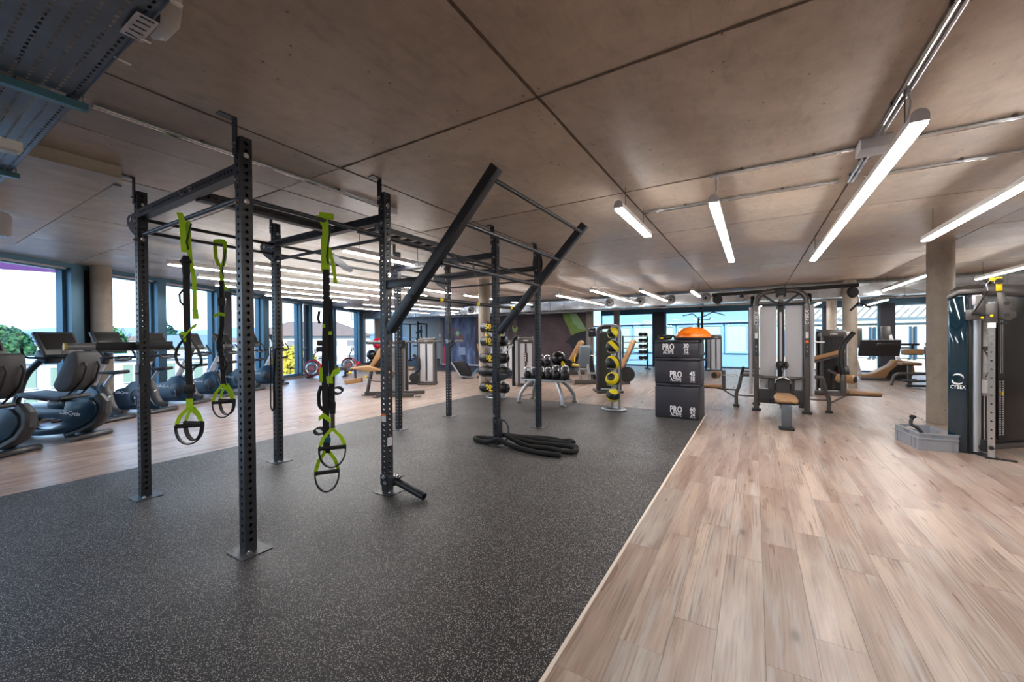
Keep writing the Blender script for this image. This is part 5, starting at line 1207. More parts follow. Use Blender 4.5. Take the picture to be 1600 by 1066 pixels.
for lab, z, hl, r, tx, drum in bagl:
    for x in (-0.17, 0.17): MB().prism([(0.08, z - r - 0.03), (-0.10, z - r - 0.02), (-0.14, z - r + 0.05), (-0.15, z - r + 0.05), (-0.12, z - r - 0.045), (0.08, z - r - 0.06)], x - 0.012, x + 0.012, 'YZ').build('cradle', SILVER, pb)
    t = thing('power_bag', lab, 'power bag', (-5.33, 7.97, z + 0.0032), 0.12, 'power bags on the stand')
    if drum: pf = [(0.0001, -hl), (r * 0.85, -hl), (r, -hl + 0.015), (r, hl - 0.015), (r * 0.85, hl), (0.0001, hl)]
    else: pf = [(0.02, -hl - 0.03), (0.04, -hl - 0.02), (0.035, -hl - 0.005), (r * 0.85, -hl + 0.01), (r * 1.06, -hl * 0.8), (r * 1.08, -hl * 0.5), (r, -hl * 0.3), (r * 0.97, 0), (r, hl * 0.3), (r * 1.08, hl * 0.5), (r * 1.06, hl * 0.8), (r * 0.85, hl - 0.01), (0.035, hl + 0.005), (0.04, hl + 0.02), (0.02, hl + 0.03)]
    MB().lathe(pf, 22, (0, 0, 0), (0, PI / 2, 0)).build('bag', bagm(0), t, angle=50)
    if tx:
        text(tx, 0.16, YEL, t, (-0.10, -r - 0.003, 0.015), bold=0.005, name='lettering')
        MB().obox((0.0, -r * 0.93, -r * 0.55), (0.2, 0.006, 0.018), (-0.5, 0, 0)).build('print_line', YEL, t)
    for x in (-hl * 0.55, hl * 0.55):
        MB().tube([(x, 0.0, r), (x + 0.01, -0.03, r + 0.03), (x + 0.06, -0.03, r + 0.03), (x + 0.07, 0.0, r)], 0.008, 6).build('grab_handle', BLACK, t)
    if not drum: MB().lathe([(0.03, -hl - 0.012), (0.034, -hl), (0.03, -hl + 0.012)], 12, (0, 0, 0), (0, PI / 2, 0)).build('yellow_tie', YEL, t)
for x in (-0.19, 0.19):
    tag(MB().box(-5.33 + x * 1.0 - 0.05, -5.33 + x + 0.05, 7.93, 7.945, 1.494, 1.583).build('yellow_strap', YEL), ('left' if x < 0 else 'right') + ' yellow strap between the two drum-shaped bags', 'strap')

# ------------------------------------------------------------------ helpers for weight machines
def pad(t, name, c, size, rot=(0, 0, 0), m=None, bev=0.022):
    """upholstered pad on a black backing"""
    R_ = Euler(rot).to_matrix()
    o = MB().obox((0, 0, 0), size).build(name, m or TAN, t, bevel=bev, seg=3); o.location = c; o.rotation_euler = rot
    k = MB().obox((0, 0, -size[2] / 2 - 0.008), (size[0] * 0.93, size[1] * 0.93, 0.016)).build('backing', BLACK, o); return o
def rod(t, name, pts, r, m=None, rad=0.08, n=12):
    return MB().tube(fillet(pts, rad, 5) if len(pts) > 2 else pts, r, n).build(name, m or GREYM, t)
def bar(t, name, a, b, w=0.06, h=0.09, m=None, up=(0, 0, 1)):
    return MB().beam(a, b, w, h, up).build(name, m or GREYM, t, bevel=0.008)
def foot(t, x, y, z=0.0, s=0.07):
    return MB().box(x - s, x + s, y - s * 0.7, y + s * 0.7, z, z + 0.03).build('foot', GREYM, t, bevel=0.01)
def roller(t, c, d, r, L, m=None):
    d = V(d).normalized(); R_ = d.to_track_quat('Z', 'Y').to_matrix()
    o = MB().lathe([(r * 0.8, -L / 2), (r, -L / 2 + 0.02), (r, L / 2 - 0.02), (r * 0.8, L / 2)], 18, c, R_).build('roller_pad', m or TAN, t)
    for s_ in (-1, 1): MB().lathe([(0.0001, 0), (r * 0.78, 0), (r * 0.7, 0.014), (0.0001, 0.016)], 16, V(c) + d * s_ * (L / 2 - 0.002), R_ if s_ > 0 else (-d).to_track_quat('Z', 'Y').to_matrix(), cap=False).build('end_cap', BLACK, o)
    return o
def stack_tower(t, x, y, w, d, h, rz=0.0, face=GREYL, frame=GREYM, badge='CYBEX', plates=True):
    """shrouded weight stack; local front is -y"""
    R_ = MX.Rotation(rz, 4, 'Z'); T = MX.Translation((x, y, 0)) @ R_
    def put(o): o.matrix_local = T; return o
    for s_ in (-1, 1):
        put(MB().tube(fillet([(s_ * w / 2, -d / 2, 0), (s_ * w / 2, -d / 2, h - 0.04), (s_ * w / 2, 0, h), (s_ * w / 2, d / 2, h - 0.04), (s_ * w / 2, d / 2, 0)], 0.09, 5), 0.032, 10).build('frame_loop', frame, t))
        put(MB().box(s_ * w * 0.26 - w * 0.19, s_ * w * 0.26 + w * 0.19, -d / 2 - 0.006, -d / 2 + 0.004, 0.12, h - 0.16).build('shroud_panel', face, t))
    put(MB().box(-w / 2 + 0.03, w / 2 - 0.03, -d / 2 + 0.006, d / 2 - 0.01, 0.10, h - 0.16).build('shroud_body', face if plates else BLACK, t))
    hd = put(MB().prism([(-w * 0.5, h - 0.17), (w * 0.5, h - 0.17), (w * 0.5, h - 0.05), (w * 0.42, h + 0.005), (-w * 0.42, h + 0.005), (-w * 0.5, h - 0.05)], -d / 2 - 0.03, d / 2, 'XZ').build('header', frame, t, bevel=0.015))
    text(badge, 0.05, WPRINT, hd, (0, -d / 2 - 0.0315, h - 0.10), bold=0.002, name='lettering')
    put(MB().box(-w * 0.06, w * 0.06, -d / 2 - 0.004, -d / 2 + 0.005, 0.12, h - 0.18).build('stack_slot', BLACK, t))
    if plates:
        pl_ = MB()
        for k in range(9): pl_.box(-w * 0.05, w * 0.05, -d / 2 - 0.008, -d / 2 - 0.004, 0.14 + 0.05 * k, 0.175 + 0.05 * k)
        put(pl_.build('weight_plates', GREYM, t))
    put(MB().box(-w / 2 - 0.05, w / 2 + 0.05, -d / 2 - 0.04, d / 2 + 0.04, 0, 0.05).build('base_frame', frame, t, bevel=0.01))

# ------------------------------------------------------------------ four-sided cable station
ms = thing('cable_station', 'tall graphite multi-user cable station with tan seats and arched frame', 'cable station', (0.43, 9.35, 0.0005))
for s_ in (-1, 1):
    MB().prism([(s_ * 0.40 - 0.045, 0), (s_ * 0.40 + 0.045, 0), (s_ * 0.40 + 0.045, 2.05), (s_ * 0.40 - 0.045, 2.05)], -0.24, -0.14, 'XZ').build('front_upright', GREYM, ms, bevel=0.02, seg=3)
    MB().prism([(s_ * 0.40 - 0.04, 0), (s_ * 0.40 + 0.04, 0), (s_ * 0.40 + 0.04, 2.05), (s_ * 0.40 - 0.04, 2.05)], 0.5, 0.6, 'XZ').build('rear_upright', GREYM, ms, bevel=0.02)
    MB().tube([(s_ * 0.40, -0.19, 2.04), (s_ * 0.39, -0.19, 2.14), (s_ * 0.34, -0.19, 2.23), (s_ * 0.25, -0.19, 2.29), (s_ * 0.10, -0.19, 2.31), (0, -0.19, 2.31)], 0.048, 12, sx=1.0).build('arch', GREYM, ms)
    MB().box(s_ * 0.40 - 0.075, s_ * 0.40 + 0.075, -0.27, -0.11, 0, 0.035).build('foot', BLACK, ms, bevel=0.008); MB().box(s_ * 0.40 - 0.07, s_ * 0.40 + 0.07, 0.47, 0.63, 0, 0.035).build('foot', BLACK, ms, bevel=0.008)
    MB().box(s_ * 0.205 - 0.135, s_ * 0.205 + 0.135, -0.13, -0.11, 0.42, 2.02).build('shroud_panel', GREYL, ms, bevel=0.01)
    MB().box(s_ * 0.49 - 0.03, s_ * 0.49 + 0.03, -0.13, 0.5, 0.30, 2.02).build('side_shroud', GREYL, ms, bevel=0.02)
    MB().beam((s_ * 0.30, -0.19, 2.24), (s_ * 0.06, -0.19, 2.06), 0.03, 0.04).build('arch_brace', BLACK, ms)
    MB().lathe([(0.0001, -0.04), (0.085, -0.035), (0.10, 0), (0.085, 0.035), (0.0001, 0.04)], 22, (s_ * 0.46, 0.1, 2.16), (0, PI / 2, 0), cap=False).build('pulley_cover', BLACK, ms)
    # wings with seats
    rod(ms, 'wing_leg', [(s_ * 0.42, 0.05, 0.66), (s_ * 0.66, 0.06, 0.66), (s_ * 0.70, 0.07, 0.42), (s_ * 0.755, 0.08, 0.28), (s_ * 0.755, 0.08, 0.02)], 0.034, GREYM, 0.06)
    MB().lathe([(0.06, 0), (0.06, 0.03), (0.042, 0.05)], 14, (s_ * 0.755, 0.08, 0)).build('foot', BLACK, ms)
    rod(ms, 'wing_stay', [(s_ * 0.42, 0.05, 0.24), (s_ * 0.6, 0.06, 0.23), (s_ * 0.75, 0.08, 0.24)], 0.014, GREYM)
    rod(ms, 'seat_arm', [(s_ * 0.76, 0.08, 0.34), (s_ * 0.95, 0.08, 0.34), (s_ * 1.12, 0.08, 0.36)], 0.018); rod(ms, 'seat_stay', [(s_ * 0.76, 0.08, 0.18), (s_ * 1.02, 0.08, 0.35)], 0.016)
    pad(ms, 'seat', (s_ * 1.25, 0.08, 0.405), (0.46, 0.30, 0.06))
pad_ = None
MB().box(-0.05, 0.05, -0.12, -0.10, 0.3, 2.05).build('cable_channel', BLACK, ms); MB().box(-0.018, 0.022, -0.135, -0.125, 0.95, 1.9).build('guide_rail', GREYL, ms)
for x in (-0.045, 0.05): MB().cyl((x, -0.14, 0.9), (x, -0.14, 2.1), 0.006, n=6).build('cable', GREYM, ms)
MB().box(-0.36, 0.36, -0.21, -0.17, 2.03, 2.07).build('top_crossbar', BLACK, ms, bevel=0.006)
b = MB(); b.box(-0.09, 0.09, -0.27, -0.08, 2.18, 2.36); b.build('pulley_block', BLACK, ms, bevel=0.03); MB().box(-0.04, 0.04, -0.28, -0.1, 2.06, 2.22).build('pulley_fork', GREYM, ms, bevel=0.01)
rod(ms, 'bumper_rail', [(-0.40, -0.16, 0.67), (-0.3, -0.30, 0.655), (0.3, -0.30, 0.655), (0.40, -0.16, 0.67)], 0.03, GREYM, 0.12)
TREAD = mat('tread_plate', '#3b3a3d', 0.6, bump=0.5, bscale=45)
for x0, x1, z0, z1, y in ((-0.36, -0.20, 0.17, 0.44, -0.34), (0.20, 0.36, 0.17, 0.44, -0.34)):
    MB().box(x0, x1, y - 0.02, y, z0, z1).build('foot_plate', TREAD, ms, bevel=0.012)
    g_ = MB()
    for i in range(6):
        for j in range(9): g_.box(x0 + 0.012 + i * 0.0235, x0 + 0.027 + i * 0.0235, y - 0.024, y - 0.0202, z0 + 0.012 + j * 0.028, z0 + 0.03 + j * 0.028)
    o_ = g_.build('grip_studs', BLACK, ms); o_['kind'] = 'stuff'
MB().box(-0.21, 0.21, -0.27, -0.25, 0.22, 0.62).build('centre_plate', TREAD, ms, bevel=0.012); MB().box(-0.3, 0.3, -0.30, -0.10, 0.16, 0.22).build('plate_support', BLACK, ms, bevel=0.01)
MB().lathe([(0.0001, -0.035), (0.07, -0.03), (0.085, 0), (0.07, 0.03), (0.0001, 0.035)], 22, (-0.03, -0.36, 0.90), (0, PI / 2, 0.4), cap=False).build('low_pulley', BLACK, ms); MB().lathe([(0.0001, -0.02), (0.06, -0.02), (0.075, 0), (0.06, 0.02), (0.0001, 0.02)], 22, (0.07, -0.34, 0.90), (0, PI / 2, 0.4), cap=False).build('low_pulley', GREYM, ms)
MB().box(-0.05, 0.09, -0.34, -0.25, 0.86, 0.94).build('pulley_mount', BLACK, ms)
rod(ms, 'hook_chain', [(0.0, -0.38, 0.84), (0.03, -0.38, 0.78), (0.02, -0.38, 0.68)], 0.012, CHROME)
rod(ms, 'row_handle', [(-0.10, -0.38, 0.55), (-0.09, -0.38, 0.63), (0.02, -0.38, 0.68), (0.13, -0.38, 0.63), (0.14, -0.38, 0.55)], 0.012, CHROME, 0.02); MB().cyl((-0.10, -0.38, 0.43), (-0.10, -0.38, 0.56), 0.015, n=10).cyl((0.14, -0.38, 0.43), (0.14, -0.38, 0.56), 0.015, n=10).build('handle_grip', BLACKR, ms)
# instruction strips
for s_ in (-1, 1):
    q = MB().box(s_ * 0.40 - 0.03, s_ * 0.40 + 0.03, -0.2425, -0.2405, 1.05, 1.42).build('instruction_strip', mat('dark_label', '#24262c', 0.4), ms)
    MB().box(s_ * 0.40 - 0.022, s_ * 0.40 + 0.022, -0.2445, -0.2426, 1.42 - 0.02, 1.42 + 0.09).build('label_patch', WPRINT, q); text('E', 0.05, WPRINT, q, (s_ * 0.40, -0.2430, 1.24)); text('T', 0.05, WPRINT, q, (s_ * 0.40, -0.2430, 1.15))
    if s_ > 0: MB().box(0.378, 0.422, -0.2445, -0.2426, 1.31, 1.36).build('label_patch', ORANGE, q)
    text('CYBEX', 0.09, WPRINT, ms, (s_ * 0.40, -0.2412, 1.78), rot=(PI / 2, -PI / 2, 0), shear=0.3)
# bench for the front low row
bar(ms, 'bench_beam', (0.0, -0.30, 0.20), (-0.01, -1.85, 0.30), 0.09, 0.10); MB().box(-0.075, 0.055, -1.94, -1.82, 0.03, 0.38).build('bench_leg', mat('bench_leg_grey', '#5d646c', 0.35, 0.5), ms, bevel=0.014)
MB().box(-0.11, 0.09, -1.97, -1.79, 0, 0.035).build('bench_foot', BLACK, ms, bevel=0.008)
pl2 = MB().prism([(-0.11, -0.95), (0.10, -0.95), (0.155, -1.35), (0.15, -1.80), (0.11, -1.87), (-0.11, -1.87), (-0.155, -1.80), (-0.155, -1.35)], 0.40, 0.455, 'XY').build('bench_pad', TAN, ms, bevel=0.02, seg=3)
MB().prism([(-0.10, -0.96), (0.09, -0.96), (0.14, -1.35), (0.135, -1.80), (0.10, -1.85), (-0.10, -1.85), (-0.14, -1.80), (-0.14, -1.35)], 0.375, 0.399, 'XY').build('backing', BLACK, pl2)
# left wing thigh rollers, right wing arm
bar(ms, 'thigh_post', (-0.98, 0.08, 0.36), (-0.98, 0.08, 0.74), 0.07, 0.05); roller(ms, (-1.12, -0.02, 0.64), (0.35, 0.94, 0), 0.075, 0.16); rod(ms, 'thigh_axle', [(-1.12, 0.0, 0.64), (-0.72, 0.06, 0.64)], 0.014, CHROME); rod(ms, 'hand_peg', [(-0.66, 0.06, 0.66), (-0.62, 0.0, 0.82)], 0.028, BLACKR)
rod(ms, 'arm_rest_bar', [(-0.44, 0.06, 0.73), (-0.66, 0.06, 0.73)], 0.02)
MB().tube(fillet([(0.97, 0.12, 0.36), (0.97, 0.12, 0.70), (0.93, 0.14, 1.0), (0.96, 0.2, 1.25), (1.14, 0.25, 1.5)], 0.2, 6), 0.045, 12, sx=0.8).build('press_arm', BLACK, ms)
bar(ms, 'press_slide', (0.97, 0.08, 0.34), (0.97, 0.08, 0.72), 0.07, 0.06)
# overhead crossover beam, pulleys and a hanging handle
bar(ms, 'crossover_beam', (-1.22, 0.28, 2.335), (1.22, 0.28, 2.375), 0.05, 0.07, BLACK)
for x in (-1.10, 1.12):
    MB().lathe([(0.0001, -0.045), (0.08, -0.04), (0.105, 0), (0.08, 0.04), (0.0001, 0.045)], 24, (x, 0.22, 2.24), (PI / 2, 0.0, 0.5), cap=False).build('swivel_pulley', BLACK, ms); MB().box(x - 0.03, x + 0.03, 0.2, 0.3, 2.26, 2.34).build('pulley_bracket', BLACK, ms)
rod(ms, 'hook_chain', [(1.19, 0.18, 2.18), (1.20, 0.18, 2.10), (1.21, 0.18, 2.04)], 0.012, CHROME)
MB().cyl((1.20, 0.18, 2.04), (1.08, 0.18, 1.90), 0.018, n=10).cyl((1.22, 0.18, 2.03), (1.36, 0.18, 1.95), 0.018, n=10).build('triceps_handle', BLACKR, ms)

# ------------------------------------------------------------------ adjustable cable machine at the right edge
cm = thing('cable_machine', 'black and petrol functional cable machine with a chrome pulley post', 'cable machine', (2.05, 7.04, 0.0005), -0.31)
TWM = cm.matrix_basis.inverted() if False else (MX.Translation(cm.location) @ MX.Rotation(-0.31, 4, 'Z')).inverted() @ MX.Translation((2.42, 7.32, 0)) @ MX.Rotation(0.72, 4, 'Z') @ MX.Translation((-0.42, -0.26, 0))
def tw(o): o.matrix_local = TWM; return o
GLOSS = mat('petrol_gloss_panel', '#0b2a38', 0.06, 0.2, coat=0.8)
MB().prism([(0.0, 0.0), (0.165, 0.0), (0.165, 1.93), (0.08, 1.925), (0.0, 1.87)], 0.0, 0.30, 'XZ').build('side_shroud', GLOSS, cm, bevel=0.015, seg=3)
MB().prism([(-0.01, 1.875), (0.08, 1.93), (0.28, 1.94), (0.28, 1.99), (0.10, 1.995), (-0.01, 1.93)], -0.01, 0.31, 'XZ').build('top_cap', GREYM, cm, bevel=0.012)
MB().box(0.168, 0.20, 0.02, 0.09, 0.0, 1.9).build('dark_column', BLACK, cm, bevel=0.006); MB().cyl((0.235, 0.04, 0.0), (0.235, 0.04, 1.86), 0.034, n=20).build('silver_column', SILVER, cm)
MB().box(0.195, 0.275, 0.0, 0.10, 1.80, 1.92).build('column_head', GREYL, cm, bevel=0.008)
text('CYBEX', 0.062, WPRINT, cm, (0.083, -0.0012, 0.80), bold=0.001, sx=0.66)
lg = MB(); 
for a0, r in ((0, 0.05), (PI, 0.05)):
    pts = [(0.083 + (r + 0.012 * math.sin(a)) * math.cos(a + a0) * 0.9, -0.001, 0.90 + r * math.sin(a + a0) * 1.2) for a in [0.2 + 2.2 * k / 10 for k in range(11)]]
    lg.tube(pts, [0.003 + 0.009 * math.sin(PI * k / 10) for k in range(11)], 6)
lg.build('logo_swirl', WPRINT, cm)
# weight tower with plate slot
TW = mat('black_satin_panel', '#14171c', 0.25, 0.2)
tw(MB().prism([(0.42, 0.06), (1.35, 0.06), (1.35, 2.0), (1.25, 2.05), (0.52, 2.05), (0.42, 1.98)], 0.26, 0.55, 'XZ').build('tower_shroud', TW, cm, bevel=0.02, seg=3))
tw(MB().box(0.38, 1.4, 0.22, 0.6, 0.0, 0.06).build('tower_base', GREYM, cm, bevel=0.01)); tw(MB().prism([(0.40, 1.93), (1.38, 1.93), (1.38, 2.03), (1.26, 2.08), (0.52, 2.08), (0.40, 2.02)], 0.235, 0.57, 'XZ').build('tower_cap', GREYM, cm, bevel=0.015))
_o = text('CYBEX', 0.10, GREYL, cm, (0, 0, 0), bold=0.004, shear=0.3); _o.matrix_local = TWM @ MX.Translation((0.74, 0.2575, 1.80)) @ MX.Rotation(PI / 2, 4, 'X')
sl = tw(MB().prism([(0.74 + 0.055 * math.cos(a), (1.60 if math.sin(a) > 0 else 0.16) + 0.055 * math.sin(a)) for a in [2 * PI * k / 20 for k in range(20)]], 0.250, 0.262, 'XZ').build('stack_slot', BLACK, cm))
for k in range(24):
    for x in (0.707, 0.757): MB().box(x, x + 0.022, 0.2465, 0.2498, 0.17 + 0.029 * k, 0.187 + 0.029 * k).build('plate_mark', GREYL, sl)
MB().cyl((0.74, 0.235, 0.70), (0.74, 0.25, 0.70), 0.02, n=14).build('selector_pin', YEL, sl)
for x in (0.725, 0.755): tw(MB().cyl((x, 0.248, 0.95), (x, 0.248, 1.62), 0.004, n=6).build('cable', GREYL, cm))
# instruction boards
for k in range(7):
    q = MB().box(0.285, 0.365, 0.16, 0.168, 0.98 + 0.103 * k, 1.075 + 0.103 * k).build('instruction_card', WPRINT, cm)
    f_ = MB(); x = 0.335; z = 1.0 + 0.103 * k; f_.cyl((x, 0.156, z + 0.062), (x, 0.159, z + 0.062), 0.008, n=10); f_.beam((x, 0.158, z + 0.02), (x, 0.158, z + 0.055), 0.008, 0.002, (0, 1, 0)); f_.beam((x - 0.02, 0.158, z + 0.05 - 0.01 * (k % 3)), (x + 0.02, 0.158, z + 0.04 + 0.01 * (k % 2)), 0.005, 0.002, (0, 1, 0)); f_.beam((x, 0.158, z + 0.02), (x + 0.012, 0.158, z), 0.006, 0.002, (0, 1, 0)); f_.build('pictogram', mat('pictogram_red', '#7c2a2a', 0.6), q)
MB().box(0.28, 0.368, 0.169, 0.19, 0.70, 1.72).build('card_holder', GREYL, cm)
tp = [(0.295 + 0.06 * math.sin(PI * k / 14), 0.14, 0.86 + 0.44 * k / 14) for k in range(15)]
hb_ = MB().strip(tp, 0.05, 0.012, (1, 0, 0.2)).build('angle_quadrant', mat('quadrant_brown', '#4a4038', 0.4), cm)
for k in range(2, 13): MB().obox((tp[k][0] + 0.004, 0.132, tp[k][2]), (0.034, 0.002, 0.012), (0, -0.3 + 0.05 * k, 0)).build('quadrant_mark', WPRINT, hb_)
for x in (0.295, 0.32): MB().cyl((x, 0.12, 0.10), (x, 0.12, 0.95), 0.006, n=6).build('cable', GREYL, cm)
MB().box(0.275, 0.345, 0.11, 0.116, 0.74, 0.90).build('card', WPRINT, cm)
# chrome pulley post and carriage
x = 0.345; yv = -0.09
pm = perf_tube(1.80, 0.055, ('+x', '-x', '+y', '-y'), 0.1, 0.010, 0.12).mesh('pulley_post', mat('brushed_chrome', '#c3c8cb', 0.22, 0.95), angle=30); link('pulley_post', pm, cm, loc=(x, yv, 0.02))
MB().box(x - 0.05, x + 0.05, yv - 0.04, yv + 0.04, 0.0, 0.02).build('post_foot', BLACK, cm); rod(cm, 'foot_loop', [(x + 0.02, yv - 0.02, 0.012), (x + 0.19, yv - 0.02, 0.012)], 0.010, BLACK); bar(cm, 'floor_link', (0.22, 0.05, 0.02), (x, yv, 0.02), 0.06, 0.03, BLACK)
MB().cyl((x, yv - 0.03, 0.13), (x, yv - 0.06, 0.13), 0.022, n=12).build('knob', BLACK, cm)
MB().box(x - 0.045, x + 0.045, yv - 0.045, yv + 0.045, 1.58, 1.80).build('carriage', GREYM, cm, bevel=0.006); MB().box(x - 0.032, x + 0.032, yv - 0.047, yv - 0.0455, 1.52, 1.58).build('carriage_label', WPRINT, cm)
MB().prism([(x - 0.20, 1.62), (x - 0.04, 1.62), (x - 0.04, 1.82), (x - 0.06, 1.90), (x - 0.12, 1.90), (x - 0.12, 1.74), (x - 0.20, 1.74)], yv - 0.012, yv + 0.03, 'XZ').build('swivel_plate', GREYM, cm, bevel=0.006)
pts = [(x + 0.04, 1.64), (x + 0.13, 1.60), (x + 0.18, 1.64), (x + 0.18, 1.69), (x + 0.13, 1.72), (x + 0.17, 1.78), (x + 0.16, 1.83), (x + 0.11, 1.86), (x + 0.09, 1.95), (x + 0.04, 1.95)]
sp_ = MB().prism(pts, yv - 0.012, yv + 0.03, 'XZ').build('handle_bracket', GREYM, cm, bevel=0.006)
for zz in (1.665, 1.80): MB().cyl((x + 0.11, yv - 0.02, zz), (x + 0.11, yv - 0.0125, zz), 0.022, n=14).build('bracket_hole', BLACK, sp_)
MB().cyl((x - 0.15, yv - 0.03, 1.70), (x - 0.02, yv - 0.03, 1.665), 0.017, n=12).build('hand_grip', BLACKR, cm); MB().cyl((x + 0.045, yv, 1.57), (x + 0.12, yv, 1.57), 0.014, n=10).build('release_knob', BLACK, cm)
rod(cm, 'grip_strap', [(x - 0.14, yv - 0.03, 1.70), (x - 0.03, yv - 0.035, 1.95)], 0.008, BLACKR); rod(cm, 'snap_link', [(x - 0.03, yv - 0.03, 1.95), (x - 0.04, yv - 0.03, 2.03), (x, yv - 0.03, 2.08), (x + 0.03, yv - 0.03, 2.02)], 0.007, CHROME, 0.02)
MB().obox((x + 0.055, yv - 0.02, 2.02), (0.05, 0.04, 0.16)).build('pulley_cheek', YEL, cm, bevel=0.008); MB().lathe([(0.0001, -0.012), (0.032, -0.012), (0.026, 0), (0.032, 0.012), (0.0001, 0.012)], 16, (x + 0.055, yv - 0.045, 2.05), (PI / 2, 0, 0), cap=False).build('pulley_wheel', BLACK, cm); MB().obox((x + 0.01, yv - 0.02, 2.08), (0.06, 0.04, 0.04), (0, 0.4, 0)).build('pulley_swivel', YEL, cm, bevel=0.006)
for p in ((x - 0.07, 1.64), (x + 0.0, 1.66)): MB().cyl((p[0], yv - 0.05, p[1]), (p[0], yv - 0.065, p[1]), 0.014, n=10).build('yellow_button', YEL, cm)
MB().box(0.24, 0.32, 0.02, 0.06, 0.05, 0.19).build('pulley_guard', BLACK, cm, bevel=0.01); MB().cyl((0.30, 0.0, 0.10), (0.30, 0.02, 0.10), 0.05, n=18).build('low_pulley', BLACK, cm)

# ------------------------------------------------------------------ grey crate
cr = thing('storage_crate', 'light grey plastic crate standing against the cable machine', 'crate', (1.90, 7.255, 0.0005), math.radians(-81.5))
CRM = mat('grey_crate_plastic', '#8d9198', 0.5)
def wallp(b, x0, x1, y0, y1, z0, z1): b.box(x0, x1, y0, y1, z0, z1)
L_, W_, Hc = 0.60, 0.37, 0.215; b = MB(); tk = 0.008
b.box(-L_ / 2, L_ / 2, -W_ / 2, W_ / 2, 0, tk); b.build('floor_panel', CRM, cr)
for s_ in (-1, 1):
    b = MB(); y0 = s_ * W_ / 2; ya, yb = sorted((y0, y0 - s_ * tk)); b.box(-L_ / 2, L_ / 2, ya, yb, tk, 0.155); b.box(-L_ / 2, -0.07, ya, yb, 0.155, 0.185); b.box(0.07, L_ / 2, ya, yb, 0.155, 0.185); b.box(-L_ / 2, L_ / 2, ya, yb, 0.185, Hc); b.build('side_wall', CRM, cr)
    b = MB(); x0 = s_ * L_ / 2; xa, xb = sorted((x0, x0 - s_ * tk)); b.box(xa, xb, -W_ / 2 + tk, W_ / 2 - tk, tk, 0.155); b.box(xa, xb, -W_ / 2 + tk, -0.06, 0.155, 0.185); b.box(xa, xb, 0.06, W_ / 2 - tk, 0.155, 0.185); b.box(xa, xb, -W_ / 2 + tk, W_ / 2 - tk, 0.185, Hc); b.build('end_wall', CRM, cr)
    rb = MB()
    for xx in (-0.22, -0.14, 0.14, 0.22): rb.box(xx - 0.004, xx + 0.004, min(y0, y0 + s_ * 0.008), max(y0, y0 + s_ * 0.008), 0.0, 0.145)
    ya, yb = sorted((y0, y0 + s_ * 0.01)); rb.box(-L_ / 2 - 0.008, L_ / 2 + 0.008, ya, yb, 0.198, 0.213); rb.box(-L_ / 2 - 0.006, L_ / 2 + 0.006, ya, yb, 0.140, 0.150)
    xa, xb = sorted((x0, x0 + s_ * 0.01)); rb.box(xa, xb, -W_ / 2, W_ / 2, 0.198, 0.213); rb.box(xa, xb, -W_ / 2, W_ / 2, 0.140, 0.150)
    for yy in (-0.12, 0.12): rb.box(xa, xb, yy - 0.004, yy + 0.004, 0, 0.14)
    rb.build('rib', CRM, cr)
hd = thing('rope_handle', 'black attachment handle sticking out of the grey crate', 'handle', (1.80, 7.36, 0.0095))
MB().tube(smooth([V(p) for p in [(0.13, -0.1, 0.02), (0.09, -0.05, 0.14), (0.05, -0.02, 0.2), (0.0, 0.0, 0.235), (0.0, 0.02, 0.28), (0.02, 0.03, 0.33)]], 4), 0.02, 10).build('shaft', BLACK, hd); MB().ell((0.02, 0.03, 0.335), (0.038, 0.03, 0.026), 12, 8).build('knob', BLACKR, hd); MB().cyl((0.1, -0.06, 0.12), (0.13, -0.1, 0.10), 0.014, n=8).build('clip', CHROME, hd)

# ------------------------------------------------------------------ exercise bikes along the glass wall
BROT = math.atan2(-WN.y, -WN.x)
SHELL_DK = mat('dark_grey_shell', '#2b2d31', 0.4)
BPAD = mat('bike_pad_charcoal', '#3a3a3c', 0.6, bump=0.05, bscale=300)
def console(t, x, z, w=0.42, h=0.34, tilt=-0.45):
    R_ = Euler((0, tilt, 0)).to_matrix()
    o = MB().obox((0, 0, 0), (0.055, w, h)).build('console', SHELL_DK, t, bevel=0.02, seg=3); o.location = (x, 0, z); o.rotation_euler = (0, tilt, 0)
    MB().box(-0.031, -0.0285, -w * 0.42, w * 0.42, -h * 0.27, h * 0.4).build('screen', SCREEN, o); MB().box(-0.032, -0.029, -w * 0.1, w * 0.1, -h * 0.46, -h * 0.32).build('key_row', BLACK, o)
    MB().box(0.028, 0.05, -w * 0.3, w * 0.3, -h * 0.35, h * 0.3).build('console_back', BLUEB, o, bevel=0.01)
    return o
def foot_bar(t, x, hl=0.29):
    MB().tube([(x + 0.03, -hl, 0.03), (x - 0.03, -hl * 0.5, 0.045), (x - 0.045, 0, 0.05), (x - 0.03, hl * 0.5, 0.045), (x + 0.03, hl, 0.03)], 0.035, 10, sx=1.3).build('stabiliser', SHELL_DK, t); MB().box(x - 0.02, x + 0.16, -0.10, 0.10, 0.02, 0.09).build('stabiliser_boss', BLUEB, t, bevel=0.02)
def rim(b, poly, y, r, closed=True): b.tube([(p[0], y, p[1]) for p in poly], r, 6, closed=closed)
